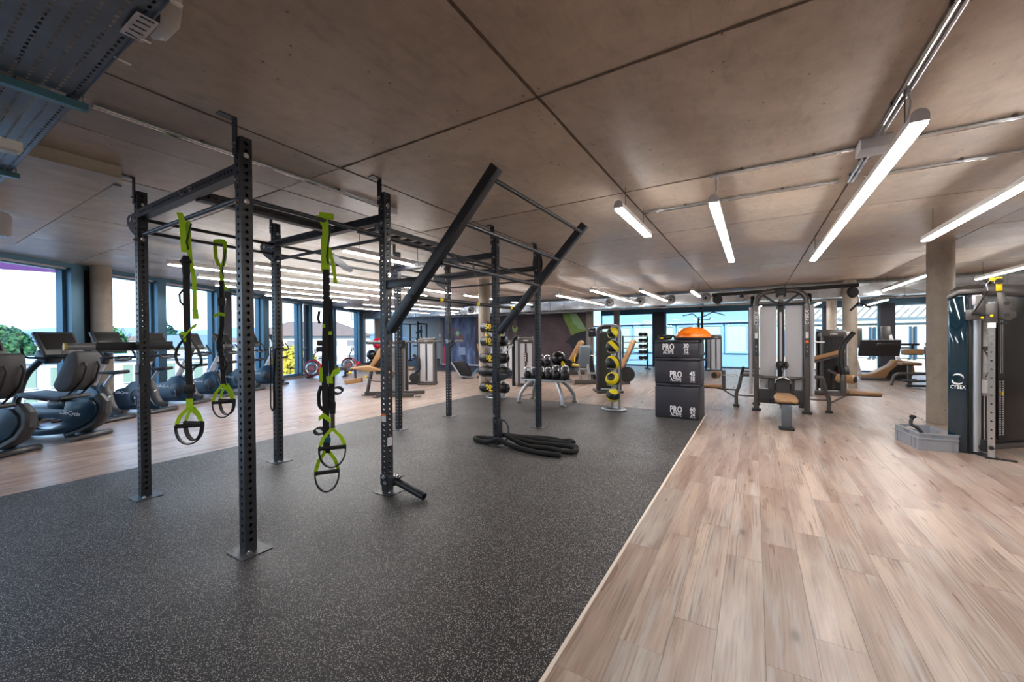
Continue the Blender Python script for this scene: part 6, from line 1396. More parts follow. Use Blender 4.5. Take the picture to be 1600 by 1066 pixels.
def make_recumbent():
    t = thing('recumbent_bike', 'x', 'exercise bike', (0, 0, 0), 0, 'recumbent exercise bikes')
    prof = [(-0.10, 0.61), (-0.19, 0.52), (-0.20, 0.40), (-0.10, 0.26), (0.10, 0.15), (0.35, 0.07), (0.7, 0.04), (1.25, 0.05), (1.36, 0.12), (1.36, 0.42), (1.28, 0.52), (1.18, 0.46), (1.1, 0.26), (0.95, 0.15), (0.70, 0.135), (0.50, 0.155), (0.36, 0.22), (0.33, 0.28), (0.42, 0.30), (0.85, 0.33), (0.92, 0.38), (0.90, 0.45), (0.78, 0.47), (0.3, 0.44), (0.27, 0.56), (0.1, 0.60)]
    sh = MB().prism(prof, -0.12, 0.12, 'XZ').build('shell', BLUEB, t, bevel=0.018)
    bd = MB(); bd.tube([(p[0] - 0.012, 0.0, p[1] - 0.008) for p in fillet([(p[0], 0, p[1]) for p in prof[:6]], 0.05, 4) and [(-0.10, 0.61), (-0.19, 0.52), (-0.20, 0.40), (-0.10, 0.26), (0.10, 0.15), (0.35, 0.07)]], 0.08, 12, sx=1.3); bd.build('rear_fairing', SHELL_DK, t)
    MB().box(0.12, 1.0, -0.07, 0.07, 0.45, 0.52).build('seat_rail', SILVER, t, bevel=0.01); MB().obox((0.45, 0, 0.50), (0.30, 0.19, 0.13)).build('seat_carriage', BLUEB, t, bevel=0.03)
    o = MB().prism([(0.22, 0.60), (0.30, 0.575), (0.75, 0.60), (0.98, 0.66), (0.97, 0.69), (0.70, 0.665), (0.35, 0.64), (0.24, 0.645)], -0.21, 0.21, 'XZ').build('seat', BPAD, t, bevel=0.022, seg=3)
    o = MB().prism([(0.22, 0.70), (0.36, 0.71), (0.42, 0.80), (0.20, 1.24), (0.10, 1.31), (0.03, 1.28), (0.01, 1.08), (0.08, 0.82)], -0.17, 0.17, 'XZ').build('backrest', BPAD, t, bevel=0.05, seg=3)
    for y in (-0.09, 0.09): rod(t, 'back_tube', [(0.32, y, 0.60), (0.20, y, 0.70), (0.03, y, 0.86), (-0.04, y, 1.08), (0.0, y, 1.14)], 0.014, BLACK, 0.08)
    for y in (-0.27, 0.27): rod(t, 'side_handle', [(0.45, y * 0.7, 0.58), (0.52, y, 0.62), (0.78, y, 0.66), (0.82, y, 0.60), (0.84, y, 0.54)], 0.014, BLACK, 0.05)
    rod(t, 'mast', [(1.22, 0, 0.45), (1.05, 0, 0.95), (0.75, 0, 1.20)], 0.045, SHELL_DK, 0.2); MB().obox((0.66, 0, 1.22), (0.22, 0.22, 0.13), (0, -0.6, 0)).build('mast_head', BLUEB, t, bevel=0.03)
    console(t, 0.50, 1.41, 0.52, 0.40, 0.50)
    rod(t, 'handlebar', [(0.70, -0.30, 1.36), (0.70, -0.28, 1.22), (0.52, -0.15, 1.20), (0.52, 0.15, 1.20), (0.70, 0.28, 1.22), (0.70, 0.30, 1.36)], 0.016, BLACKR, 0.06)
    for y in (-1, 1):
        cd = MB().lathe([(0.0001, 0.125), (0.13, 0.125), (0.15, 0.11), (0.15, 0.09)], 22, (1.05, 0, 0.33), (PI / 2 * -y, 0, 0), cap=False); cd.build('crank_disc', SHELL_DK, t)
        MB().beam((1.05, y * 0.145, 0.33), (1.05 - 0.14 * y, y * 0.145, 0.27), 0.025, 0.03).build('crank', CHROME, t); MB().obox((1.05 - 0.14 * y, y * 0.21, 0.27), (0.11, 0.10, 0.03)).build('pedal', BLACK, t, bevel=0.008)
    foot_bar(t, 0.0); foot_bar(t, 1.22, 0.25)
    text('LifeCycle', 0.085, WPRINT, t, (0.20, 0.1215, 0.385), rot=(PI / 2, 0.12, PI), shear=0.35, bold=0.001); text('LifeCycle', 0.05, WPRINT, t, (0.45, 0.0965, 0.54), rot=(PI / 2, 0, PI), shear=0.35)
    return t
def make_upright():
    t = thing('upright_bike', 'x', 'exercise bike', (0, 0, 0), 0, 'upright exercise bikes')
    prof = [(0.02, 0.06), (0.5, 0.05), (1.02, 0.06), (1.10, 0.14), (1.06, 0.36), (0.92, 0.47), (0.76, 0.50), (0.62, 0.62), (0.48, 0.64), (0.34, 0.56), (0.26, 0.42), (0.22, 0.26), (0.14, 0.15), (0.02, 0.11)]
    MB().prism(prof, -0.10, 0.10, 'XZ').build('shell', BLUEB, t, bevel=0.02)
    MB().tube([(0.34, 0, 0.60), (0.26, 0, 0.46), (0.22, 0, 0.30), (0.15, 0, 0.17), (0.02, 0, 0.10)], 0.06, 12, sx=1.5).build('rear_fairing', SHELL_DK, t)
    MB().lathe([(0.0001, 0.03), (0.035, 0.03), (0.035, 0.0)], 18, (0.215, 0, 0.42), (0, -PI / 2 - 0.25, 0), cap=False).build('logo_roundel', WPRINT, t)
    for y in (-1, 1):
        MB().lathe([(0.0001, 0.115), (0.12, 0.115), (0.145, 0.10), (0.145, 0.08)], 24, (0.50, 0, 0.32), (PI / 2 * -y, 0, 0), cap=False).build('crank_disc', SHELL_DK, t)
        MB().beam((0.50, y * 0.13, 0.32), (0.50 - 0.02 * y, y * 0.13, 0.32 - 0.15 * y), 0.03, 0.03, (1, 0, 0)).build('crank', CHROME, t); MB().obox((0.50 - 0.02 * y, y * 0.19, 0.32 - 0.16 * y), (0.11, 0.10, 0.03)).build('pedal', BLACK, t, bevel=0.008)
    MB().tube([(0.36, 0, 0.54), (0.13, 0, 0.84)], 0.03, 12).build('seat_post', SILVER, t); MB().tube([(0.40, 0, 0.50), (0.32, 0, 0.66)], 0.045, 12).build('seat_tube', BLUEB, t)
    MB().prism([(-0.10, 0.86), (-0.02, 0.845), (0.28, 0.855), (0.32, 0.875), (0.28, 0.895), (0.08, 0.90), (-0.09, 0.92)], -0.11, 0.11, 'XZ').build('saddle', BLACKR, t, bevel=0.025, seg=3)
    MB().tube([(0.55, 0, 0.60), (0.42, 0, 0.85), (0.29, 0, 1.08)], [0.06, 0.055, 0.055], 12).build('mast', GREYL, t); MB().tube([(0.30, 0, 1.05), (0.22, 0, 1.25)], 0.07, 12).build('mast_head', SHELL_DK, t)
    console(t, 0.20, 1.43, 0.50, 0.40, 0.45)
    for y in (-1, 1):
        rod(t, 'handlebar', [(0.24, y * 0.05, 1.14), (0.17, y * 0.24, 1.15), (-0.03, y * 0.26, 1.14), (-0.12, y * 0.22, 1.15)], 0.018, BLACKR, 0.06); rod(t, 'bar_end', [(-0.03, y * 0.26, 1.15), (0.0, y * 0.29, 1.2), (0.10, y * 0.29, 1.34)], 0.016, BLACKR, 0.05)
    rod(t, 'elbow_rest', [(-0.06, -0.14, 1.12), (-0.12, 0.0, 1.10), (-0.06, 0.14, 1.12)], 0.028, SHELL_DK, 0.08)
    foot_bar(t, 0.0); foot_bar(t, 1.0, 0.24)
    text('LifeCycle', 0.075, WPRINT, t, (0.82, 0.1012, 0.40), rot=(PI / 2, 0.05, PI), shear=0.35, bold=0.001)
    return t
rec = make_recumbent(); rec.location = (-8.56, 1.86, 0.0005); rec.rotation_euler = (0, 0, BROT); rec['label'] = 'petrol blue recumbent bike with charcoal backrest beside the concrete column'
dup(rec, (-8.12, 1.06, 0.0005), BROT, 'petrol blue recumbent bike cut off by the left picture edge')
up = make_upright(); off = V((0.135, -0.245, 0.0005))
names = ['first upright bike after the recumbent ones, in front of the concrete column', 'second upright bike from the concrete column', 'third upright bike from the concrete column, behind the hanging straps', 'fourth upright bike from the concrete column', 'fifth upright bike from the concrete column', 'last upright bike in the row, furthest along the windows']
for i, (x, y) in enumerate(((-10.05, 2.77), (-10.45, 3.55), (-11.10, 4.42), (-11.75, 5.33), (-12.35, 6.30), (-12.98, 7.35))):
    p = V((x, y, 0)) + off
    if i == 0: up.location = p; up.rotation_euler = (0, 0, BROT); up['label'] = 'petrol blue ' + names[0]
    else: dup(up, p, BROT, 'petrol blue ' + names[i])

# ------------------------------------------------------------------ machines further back (local x to the side, local y away)
VR = YAW
def air_rower(label, loc, rz):
    t = thing('air_rower', label, 'rowing machine', loc, rz, 'air rowers by the windows')
    R_ = Euler((PI / 2, 0, 0)).to_matrix()
    MB().lathe([(0.0001, -0.10), (0.24, -0.10), (0.29, -0.06), (0.29, 0.06), (0.24, 0.10), (0.0001, 0.10)], 26, (0, 0, 0.36), R_, cap=False).build('fan_drum', mat('fan_cage_chrome', '#b9bcc0', 0.3, 0.8), t)
    for r, m_, y in ((0.30, RED, -0.06), (0.27, BLACK, -0.10), (0.20, CHROME, -0.108), (0.13, BLACK, -0.11), (0.07, RED, -0.11), (0.30, RED, 0.06)):
        MB().tube([(r * math.cos(a), y, 0.36 + r * math.sin(a)) for a in [2 * PI * k / 26 for k in range(26)]], 0.014, 6, closed=True, up=(0, 1, 0)).build('cage_ring', m_, t)
    bar(t, 'rail', (0.2, 0, 0.30), (1.15, 0.25, 0.36), 0.06, 0.08, GREYM); bar(t, 'front_foot', (-0.1, -0.3, 0.04), (-0.1, 0.3, 0.04), 0.07, 0.05, BLACK); bar(t, 'front_leg', (-0.05, 0, 0.06), (0.1, 0, 0.3), 0.06, 0.08, BLACK); bar(t, 'rear_foot', (1.1, -0.05, 0.03), (1.1, 0.5, 0.03), 0.05, 0.05, BLACK); bar(t, 'rear_leg', (1.1, 0.24, 0.04), (1.12, 0.24, 0.34), 0.05, 0.06, BLACK)
    MB().obox((0.7, 0.13, 0.41), (0.3, 0.26, 0.06)).build('seat', BLACK, t, bevel=0.02); rod(t, 'monitor_arm', [(0.05, 0, 0.62), (0.02, 0, 0.80), (0.12, 0, 0.98)], 0.018, BLACK); MB().obox((0.13, 0, 1.02), (0.13, 0.04, 0.14)).build('monitor', BLACK, t, bevel=0.01); MB().obox((0.13, -0.022, 1.03), (0.10, 0.004, 0.10)).build('screen', GREYL, t)
    for y in (-0.13, 0.13): MB().obox((0.32, y, 0.36), (0.12, 0.10, 0.28), (0, 0.7, 0)).build('foot_rest', RED, t, bevel=0.015)
    rod(t, 'pull_handle', [(0.30, -0.22, 0.74), (0.26, 0, 0.72), (0.30, 0.22, 0.74)], 0.016, BLACK); rod(t, 'handle_chain', [(0.0, 0, 0.66), (0.26, 0, 0.72)], 0.008, CHROME)
    return t
air_rower('air rowing machine with red rimmed fan by the terrace door', (-14.25, 9.0, 0.0005), VR + 0.1); air_rower('air rowing machine with red rimmed fan further from the terrace door', (-14.75, 10.95, 0.0005), VR + 0.1)

gb_ = thing('ball_rack', 'low black rack for gym balls near the far glass corner', 'ball rack', (-14.3, 12.3, 0.0005), VR)
for x in (-0.62, 0.62): MB().box(x - 0.025, x + 0.025, -0.3, 0.3, 0.02, 0.06).box(x - 0.02, x + 0.02, -0.02, 0.02, 0.06, 0.55).build('rack_leg', BLACK, gb_)
for y, z in ((-0.2, 0.12), (0.2, 0.12), (-0.14, 0.52), (0.14, 0.52)): MB().cyl((-0.62, y, z), (0.62, y, z), 0.016, n=8).build('rack_rail', GREYM, gb_)
def ball(name, label, x, y, z, r, m):
    c = MX.Rotation(VR, 3, 'Z') @ V((x, y, 0)); o = MB().ell((0, 0, 0), r, 24, 16).build(name, m); o.location = (-14.3 + c.x, 12.3 + c.y, z); tag(o, label, 'ball', 'gym balls')
GB = mat('gym_ball_black', '#16161a', 0.2)
ball('gym_ball', 'red gym ball crowning the pile near the far glass corner', -0.18, 0.05, 1.255, 0.24, RED); ball('gym_ball', 'yellow gym ball under the red one', 0.12, 0.0, 0.815, 0.25, mat('gym_ball_yellow', '#e0b010', 0.3)); ball('gym_ball', 'black gym ball left of the yellow one', -0.45, 0.0, 0.74, 0.22, GB); ball('gym_ball', 'large black gym ball in the lower row of the rack', 0.0, -0.02, 0.33, 0.21, GB); ball('gym_ball', 'small black gym ball at the end of the lower row', -0.44, -0.02, 0.31, 0.19, GB)
for i, (x, y, z) in enumerate(((-0.72, -0.2, 0.30), (-0.52, -0.42, 0.36), (-0.25, -0.42, 0.52))):
    c = MX.Rotation(VR, 3, 'Z') @ V((x, y, 0)); o = MB().lathe([(0.02, -0.1), (0.055, -0.09), (0.055, -0.05), (0.02, -0.045), (0.02, 0.045), (0.055, 0.05), (0.055, 0.09), (0.02, 0.1)], 12, (0, 0, 0), (0, PI / 2, 0.5)).build('mini_dumbbell', YEL); o.location = (-14.3 + c.x, 12.3 + c.y, 0.0565 + 0.0 * z); tag(o, ('left', 'middle', 'right')[i] + ' yellow mini dumbbell on the floor before the gym balls', 'dumbbell', 'yellow mini dumbbells')

def seat_unit(t, x, y, z, back=1.1, rz=0.0, bt=0.45, w=0.32, sl=0.42):
    """seat and tilted backrest on a post; sitter faces local -x at rz 0"""
    R_ = MX.Rotation(rz, 3, 'Z')
    def T(p): q = R_ @ V(p); return (x + q.x, y + q.y, q.z)
    o = pad(t, 'seat', T((0, 0, z)), (sl, w, 0.07), (0, 0, rz))
    L = (back - z) / math.cos(bt); c = T((sl / 2 + 0.02 + math.sin(bt) * L / 2, 0, z + math.cos(bt) * L / 2)); pad(t, 'backrest', c, (L, w * 0.95, 0.075), Euler((0, -(PI / 2 - bt), 0)).to_matrix().to_euler() if rz == 0 else (R_ @ Euler((0, -(PI / 2 - bt), 0)).to_matrix()).to_euler())
    bar(t, 'seat_post', T((0, 0, 0.04)), T((0, 0, z - 0.05)), 0.08, 0.10, GREYM, (1, 0, 0)); bar(t, 'back_strut', T((sl / 2, 0, z - 0.06)), T((sl / 2 + 0.06 + math.sin(bt) * L * 0.8, 0, z + math.cos(bt) * L * 0.75)), 0.05, 0.07, GREYM)

# leg extension
m = thing('leg_extension', 'leg extension machine with tan seat and tan shin pad behind the rig', 'weight machine', (-8.0, 6.95, 0.0005), VR)
bar(m, 'base_rail', (-0.55, 0.15, 0.05), (0.95, 0.35, 0.05)); bar(m, 'base_rail', (-0.12, -0.25, 0.05), (0.8, -0.2, 0.05)); foot(m, -0.55, 0.15); foot(m, -0.12, -0.25); foot(m, 0.9, -0.2)
bar(m, 'front_leg', (-0.48, 0.15, 0.08), (-0.35, 0.1, 0.62), 0.06, 0.07); bar(m, 'main_leg', (0.05, -0.22, 0.08), (0.28, -0.1, 0.62), 0.07, 0.09)
MB().prism([(-0.78, 0.74), (-0.30, 0.78), (0.22, 0.62), (0.28, 0.58), (0.24, 0.54), (-0.20, 0.64), (-0.76, 0.70)], -0.22, 0.2, 'XZ').build('seat', TAN, m, bevel=0.022, seg=3)
MB().prism([(-0.36, 0.70), (-0.26, 0.68), (0.10, 1.16), (0.08, 1.24), (0.0, 1.26), (-0.08, 1.2)], -0.16, 0.2, 'XZ').build('backrest', TAN, m, bevel=0.03, seg=3); MB().prism([(-0.24, 0.68), (-0.18, 0.64), (0.18, 1.12), (0.11, 1.17)], -0.12, 0.16, 'XZ').build('back_shell', BLACK, m, bevel=0.01)
MB().obox((-0.72, -0.12, 0.40), (0.42, 0.12, 0.12), (0, -0.14, 0.1)).build('shin_pad', TAN, m, bevel=0.02); bar(m, 'swing_arm', (-0.78, 0.1, 0.82), (-0.72, 0.0, 0.42), 0.06, 0.05); rod(m, 'adjust_lever', [(-0.42, -0.1, 0.52), (-0.2, -0.22, 0.40), (0.1, -0.24, 0.40)], 0.012, GREYM)
for p in ((-0.84, -0.05, 0.60), (-0.42, -0.12, 0.50)): MB().ell(p, 0.035, 12, 8).build('yellow_knob', YEL, m)
MB().box(-0.12, 0.1, -0.235, -0.222, 0.58, 0.66).build('label_patch', BLACK, m)
stack_tower(m, 0.27, 0.35, 0.34, 0.34, 1.38, -0.1, SILVER)
# seated curl machine
m = thing('leg_curl', 'weight machine with a pale shrouded tower behind the rear rig posts', 'weight machine', (-9.0, 9.25, 0.0005), VR)
stack_tower(m, 0.22, 0.1, 0.46, 0.36, 1.46); seat_unit(m, -0.40, -0.1, 0.52, 1.12, PI + 0.0, 0.5); bar(m, 'base_rail', (-0.75, -0.05, 0.05), (0.1, 0.1, 0.05)); foot(m, -0.75, -0.05)
MB().tube([(-0.15, -0.2, 0.95), (0.02, -0.22, 0.80), (0.02, -0.22, 0.5), (-0.12, -0.22, 0.32)], 0.05, 10).build('cam_arm', BLACK, m); MB().lathe([(0.0001, -0.04), (0.15, -0.04), (0.15, 0.04), (0.0001, 0.04)], 22, (-0.12, -0.24, 0.24), (PI / 2, 0, 0), cap=False).build('cam_disc', BLACK, m)
# squat rack before the plaster wall
m = thing('squat_rack', 'black half rack in front of the grey plaster wall', 'squat rack', (-18.6, 18.6, 0.0035), 0.2)
for x in (-0.62, 0.62):
    for y in (-0.5, 0.5): MB().box(x - 0.04, x + 0.04, y - 0.04, y + 0.04, 0, 2.42).build('upright', BLACK, m)
    bar(m, 'side_beam', (x, -0.5, 2.38), (x, 0.5, 2.38), 0.06, 0.08, BLACK); bar(m, 'base_beam', (x, -0.7, 0.04), (x, 0.7, 0.04), 0.08, 0.08, BLACK); MB().ell((x, -0.5, 2.46), (0.09, 0.06, 0.06), 12, 8).build('bar_end', BLACK, m); rod(m, 'safety_arm', [(x, -0.55, 1.0), (x, -1.0, 1.0)], 0.03, BLACK)
    for z in (1.75, 1.35): MB().box(x - 0.07, x + 0.07, -0.62, -0.54, z, z + 0.12).build('j_hook', BLACK, m)
MB().cyl((-0.62, -0.5, 2.36), (0.62, -0.5, 2.36), 0.02, n=10).build('pullup_bar', GREYM, m); MB().cyl((-0.62, 0.5, 2.36), (0.62, 0.5, 2.36), 0.02, n=10).build('pullup_bar', GREYM, m)
MB().box(0.18, 0.26, 0.45, 0.53, 0, 2.3).build('storage_post', BLACK, m)
for z in (1.9, 1.45, 1.0): MB().cyl((0.22, 0.3, z), (0.22, 0.45, z), 0.12, n=18).build('weight_peg', BLACK, m)
MB().cyl((-1.05, -0.62, 1.50), (1.05, -0.62, 1.50), 0.014, n=8).build('bar', CHROME, m)
# incline board
m = thing('incline_board', 'black incline sit-up board standing on the floor before the mural', 'bench', (-9.0, 11.5, 0.0005), VR)
MB().prism([(-0.42, 0.60), (-0.10, 0.62), (0.10, 0.52), (0.28, 0.10), (0.22, 0.06), (-0.12, 0.10), (-0.20, 0.16)], -0.2, 0.2, 'XZ').build('board', BLACK, m, bevel=0.02); MB().tube([(-0.46, -0.22, 0.62), (-0.12, -0.22, 0.09), (0.28, -0.22, 0.05)], 0.025, 8).build('side_rail', SILVER, m); bar(m, 'prop', (0.22, -0.1, 0.03), (0.5, -0.1, 0.36), 0.06, 0.05, mat('bench_blue', '#5f86a8', 0.4)); foot(m, 0.24, -0.1); foot(m, -0.02, 0.0)
# chair machine behind the column
m = thing('abductor_machine', 'tan seated machine half hidden behind the round column', 'weight machine', (-8.1, 11.9, 0.0005), VR)
seat_unit(m, -0.05, 0, 0.5, 1.25, PI, 0.25); bar(m, 'base_rail', (-0.5, 0, 0.05), (0.5, 0, 0.05)); stack_tower(m, 0.6, 0.1, 0.42, 0.34, 1.35)
# chest press towers
m = thing('chest_press', 'weight machine with silver shrouded tower left of the kettlebell bench', 'weight machine', (-6.0, 10.45, 0.0005), VR)
stack_tower(m, 0.12, 0.0, 0.42, 0.36, 1.46); MB().tube(fillet([(-0.24, 0.05, 0.0), (-0.24, 0.05, 1.40), (-0.16, 0.05, 1.47), (0.0, 0.05, 1.47)], 0.08, 5), 0.05, 10, sx=1.2).build('outer_loop', BLACK, m); MB().box(-0.20, -0.10, -0.1, 0.1, 0.1, 1.36).build('side_shroud', GREYL, m)
rod(m, 'press_handle', [(-0.25, -0.1, 1.25), (-0.5, -0.25, 1.02), (-0.72, -0.3, 0.95)], 0.022, SILVER); seat_unit(m, -0.72, -0.05, 0.5, 1.15, PI, 0.3); q = MB().box(-0.05, 0.05, -0.19, -0.183, 0.72, 1.0).build('instruction_strip', mat('strip_brown', '#3a2a28', 0.5), m); q.location = (0.12, -0.01, 0)
for k in range(5): MB().box(-0.035, -0.005, -0.192, -0.19, 0.75 + 0.05 * k, 0.785 + 0.05 * k).build('pictogram', WPRINT, q)
# tan seat machine before the mural
m = thing('pec_deck', 'tan inclined seat with yellow lever in front of the mural', 'weight machine', (-4.95, 12.2, 0.0005), VR)
MB().prism([(-0.28, 0.66), (-0.16, 0.62), (0.24, 1.26), (0.22, 1.33), (0.12, 1.35), (0.06, 1.28)], -0.14, 0.14, 'XZ').build('backrest', TAN, m, bevel=0.025, seg=3); MB().prism([(-0.13, 0.62), (-0.04, 0.62), (0.33, 1.25), (0.25, 1.28)], -0.13, 0.13, 'XZ').build('back_shell', BLACK, m, bevel=0.015)
MB().prism([(-0.5, 0.52), (0.02, 0.52), (0.05, 0.56), (-0.05, 0.60), (-0.45, 0.60)], -0.2, 0.2, 'XZ').build('seat_pan', YEL, m, bevel=0.015); bar(m, 'base_rail', (-0.7, 0, 0.28), (0.25, 0, 0.30), 0.2, 0.12); bar(m, 'front_leg', (-0.6, 0, 0.0), (-0.55, 0, 0.5), 0.08, 0.08); bar(m, 'rear_leg', (0.15, 0, 0.0), (0.05, 0, 0.5), 0.08, 0.08); rod(m, 'yellow_lever', [(-0.1, -0.2, 0.66), (-0.06, -0.2, 0.92)], 0.02, YEL)
# leg press with grey foot plate and screen
m = thing('leg_press', 'leg press with grey foot plate, screen arm and tan seat behind the ball stand', 'weight machine', (-3.95, 12.0, 0.0005), VR)
MB().obox((-0.62, 0, 0.86), (0.36, 0.10, 0.66), (0.15, 0, 0.35)).build('foot_plate', mat('plate_bluegrey', '#5b6872', 0.5), m, bevel=0.02); bar(m, 'plate_arm', (-0.72, 0.05, 0.05), (-0.82, 0.05, 0.62), 0.06, 0.07, SILVER); bar(m, 'plate_arm', (-0.45, 0.05, 0.05), (-0.52, 0.05, 0.62), 0.06, 0.07, SILVER)
bar(m, 'base_rail', (-0.9, 0.05, 0.07), (0.75, 0.0, 0.07), 0.22, 0.12); bar(m, 'guide_rail', (-0.5, 0.0, 0.34), (0.5, 0.0, 0.30), 0.06, 0.06, SILVER); foot(m, -0.85, 0.05); foot(m, 0.7, 0)
seat_unit(m, 0.30, 0.0, 0.52, 1.36, 0.0, 0.42); MB().lathe([(0.0001, -0.03), (0.24, -0.03), (0.24, 0.03), (0.0001, 0.03)], 24, (0.66, -0.08, 0.3), (PI / 2, 0, 0), cap=False).build('cam_disc', BLACK, m)
rod(m, 'screen_pole', [(-0.35, 0.2, 0.1), (-0.42, 0.2, 0.7), (-0.36, 0.2, 1.48)], 0.025, GREYM); MB().obox((-0.34, 0.17, 1.60), (0.22, 0.05, 0.28)).build('screen', SCREEN, m, bevel=0.01); bar(m, 'press_column', (-0.28, 0.1, 0.1), (-0.46, 0.1, 1.15), 0.07, 0.10, BLACK); rod(m, 'grip_bar', [(-0.45, 0.05, 0.88), (-0.2, 0.05, 0.90)], 0.014, CHROME)
# arched tower behind the ball stand
m = thing('arched_tower', 'dark arched weight tower standing behind the ball stand', 'weight machine', (-3.27, 10.27, 0.0005), VR)
MB().tube(fillet([(-0.27, 0, 0), (-0.27, 0, 1.72), (0.27, 0, 1.72), (0.27, 0, 0)], 0.16, 7), 0.055, 12, sx=1.3).build('arch', mat('arch_graphite', '#45444a', 0.4, 0.3), m); MB().box(0.11, 0.2, 0.0, 0.2, 0.1, 1.55).build('shroud_panel', GREYL, m); MB().box(-0.22, 0.105, 0.05, 0.2, 0.1, 1.55).build('shroud_body', mat('tower_green', '#33382a', 0.5), m); MB().box(-0.34, 0.34, -0.2, 0.4, 0, 0.06).build('base_frame', GREYM, m, bevel=0.01); MB().box(-0.2, 0.2, -0.02, 0.02, 1.55, 1.6).build('top_bar', GREYM, m)
# dumbbell rack
m = thing('dumbbell_rack', 'tall dumbbell rack with small dumbbells beside the blue-cast glazing', 'dumbbell rack', (-4.55, 18.1, 0.0005), VR)
for x in (-0.55, 0.55): MB().box(x - 0.03, x + 0.03, -0.03, 0.03, 0, 1.5).box(x - 0.03, x + 0.03, -0.35, 0.35, 0, 0.06).build('upright', BLACK, m)
for k in range(5): MB().cyl((-0.55, -0.1, 0.42 + 0.26 * k), (0.55, -0.1, 0.42 + 0.26 * k), 0.02, n=8).cyl((-0.55, 0.1, 0.42 + 0.26 * k), (0.55, 0.1, 0.42 + 0.26 * k), 0.02, n=8).build('rail', GREYL, m)
dbm = MB().lathe([(0.03, -0.12), (0.075, -0.11), (0.075, -0.05), (0.02, -0.045), (0.02, 0.045), (0.075, 0.05), (0.075, 0.11), (0.03, 0.12)], 12, (0, 0, 0), (PI / 2, 0, 0)).mesh('dumbbell', BLACKR)
ordw = ('lowest', 'second lowest', 'middle', 'second highest', 'highest')
for k in range(5):
    for j in range(2):
        c = MX.Rotation(VR, 3, 'Z') @ V((0.25 + 0.2 * j, 0, 0)); o = link('dumbbell', dbm, None, loc=(-4.55 + c.x, 18.1 + c.y, 0.5162 + 0.26 * k), rot=(0, 0, VR)); tag(o, '%s black dumbbell on the %s rail of the tall rack' % (('inner', 'outer')[j], ordw[k]), 'dumbbell', 'dumbbells on the tall rack')
# lat pulldown by the back glazing
m = thing('lat_pulldown', 'lat pulldown machine with a wide curved bar by the blue-cast glazing', 'weight machine', (-1.75, 18.6, 0.0005), VR)
rod(m, 'mast', [(-0.1, 0.1, 0), (-0.1, 0.1, 2.55), (-0.25, -0.1, 2.62)], 0.05, BLACK, 0.15); MB().box(-0.32, -0.26, 0.0, 0.06, 0.0, 2.2).build('guide_post', BLACK, m); stack_tower(m, 0.32, 0.0, 0.44, 0.4, 1.5); rod(m, 'lat_bar', [(-1.05, -0.2, 2.30), (-0.62, -0.2, 2.40), (-0.45, -0.2, 2.22), (-0.1, -0.2, 2.30), (0.2, -0.2, 2.46), (0.7, -0.2, 2.32)], 0.02, BLACK, 0.1); rod(m, 'cable', [(-0.15, -0.2, 2.32), (-0.2, -0.1, 2.62)], 0.008, GREYM); rod(m, 'second_bar', [(-0.4, -0.25, 2.2), (-0.36, -0.25, 2.12), (0.04, -0.25, 2.14), (0.08, -0.25, 2.24)], 0.016, BLACK, 0.04)
pad(m, 'seat', (-0.35, -0.3, 0.5), (0.35, 0.32, 0.07), m=BPAD); bar(m, 'seat_post', (-0.35, -0.3, 0.04), (-0.35, -0.3, 0.45), 0.08, 0.1, BLACK, (1, 0, 0)); roller(m, (-0.3, -0.1, 0.72), (1, 0, 0), 0.06, 0.4, BLACK); bar(m, 'base_rail', (-0.45, -0.5, 0.04), (-0.1, 0.3, 0.04), 0.08, 0.07, BLACK)
# press machine seen to the right of the station
m = thing('incline_press', 'machine with inclined tan board and large roller right of the cable station', 'weight machine', (1.45, 12.2, 0.0005), 0.15)
MB().prism([(-0.75, 0.68), (0.35, 1.02), (0.37, 1.08), (0.33, 1.10), (-0.76, 0.75)], -0.15, 0.15, 'XZ').build('board', TAN, m, bevel=0.02); MB().prism([(-0.72, 0.62), (0.34, 0.97), (0.34, 1.01), (-0.74, 0.67)], -0.13, 0.13, 'XZ').build('board_frame', GREYM, m)
bar(m, 'front_leg', (-0.4, 0, 0.02), (-0.25, 0, 0.78), 0.07, 0.08); bar(m, 'base_rail', (-0.6, 0.0, 0.05), (0.6, 0.1, 0.05)); stack_tower(m, 0.25, 0.45, 0.46, 0.38, 1.58, 0.0, BLACK, GREYM)
for y in (-0.25, 0.25): rod(m, 'grip_bar', [(-0.05, y * 0.6, 1.28), (-0.35, y, 1.30), (-0.42, y, 1.34)], 0.018, CHROME)
roller(m, (0.26, -0.5, 0.45), (0.75, -0.65, 0), 0.10, 0.34); rod(m, 'roller_arm', [(0.1, 0.1, 0.6), (0.22, -0.4, 0.48)], 0.03); MB().cyl((0.3, 0.2, 0.55), (0.5, 0.2, 0.55), 0.16, n=20).build('weight_disc', BLACK, m); MB().cyl((0.29, 0.2, 0.55), (0.30, 0.2, 0.55), 0.05, n=14).build('disc_cap', RED, m)
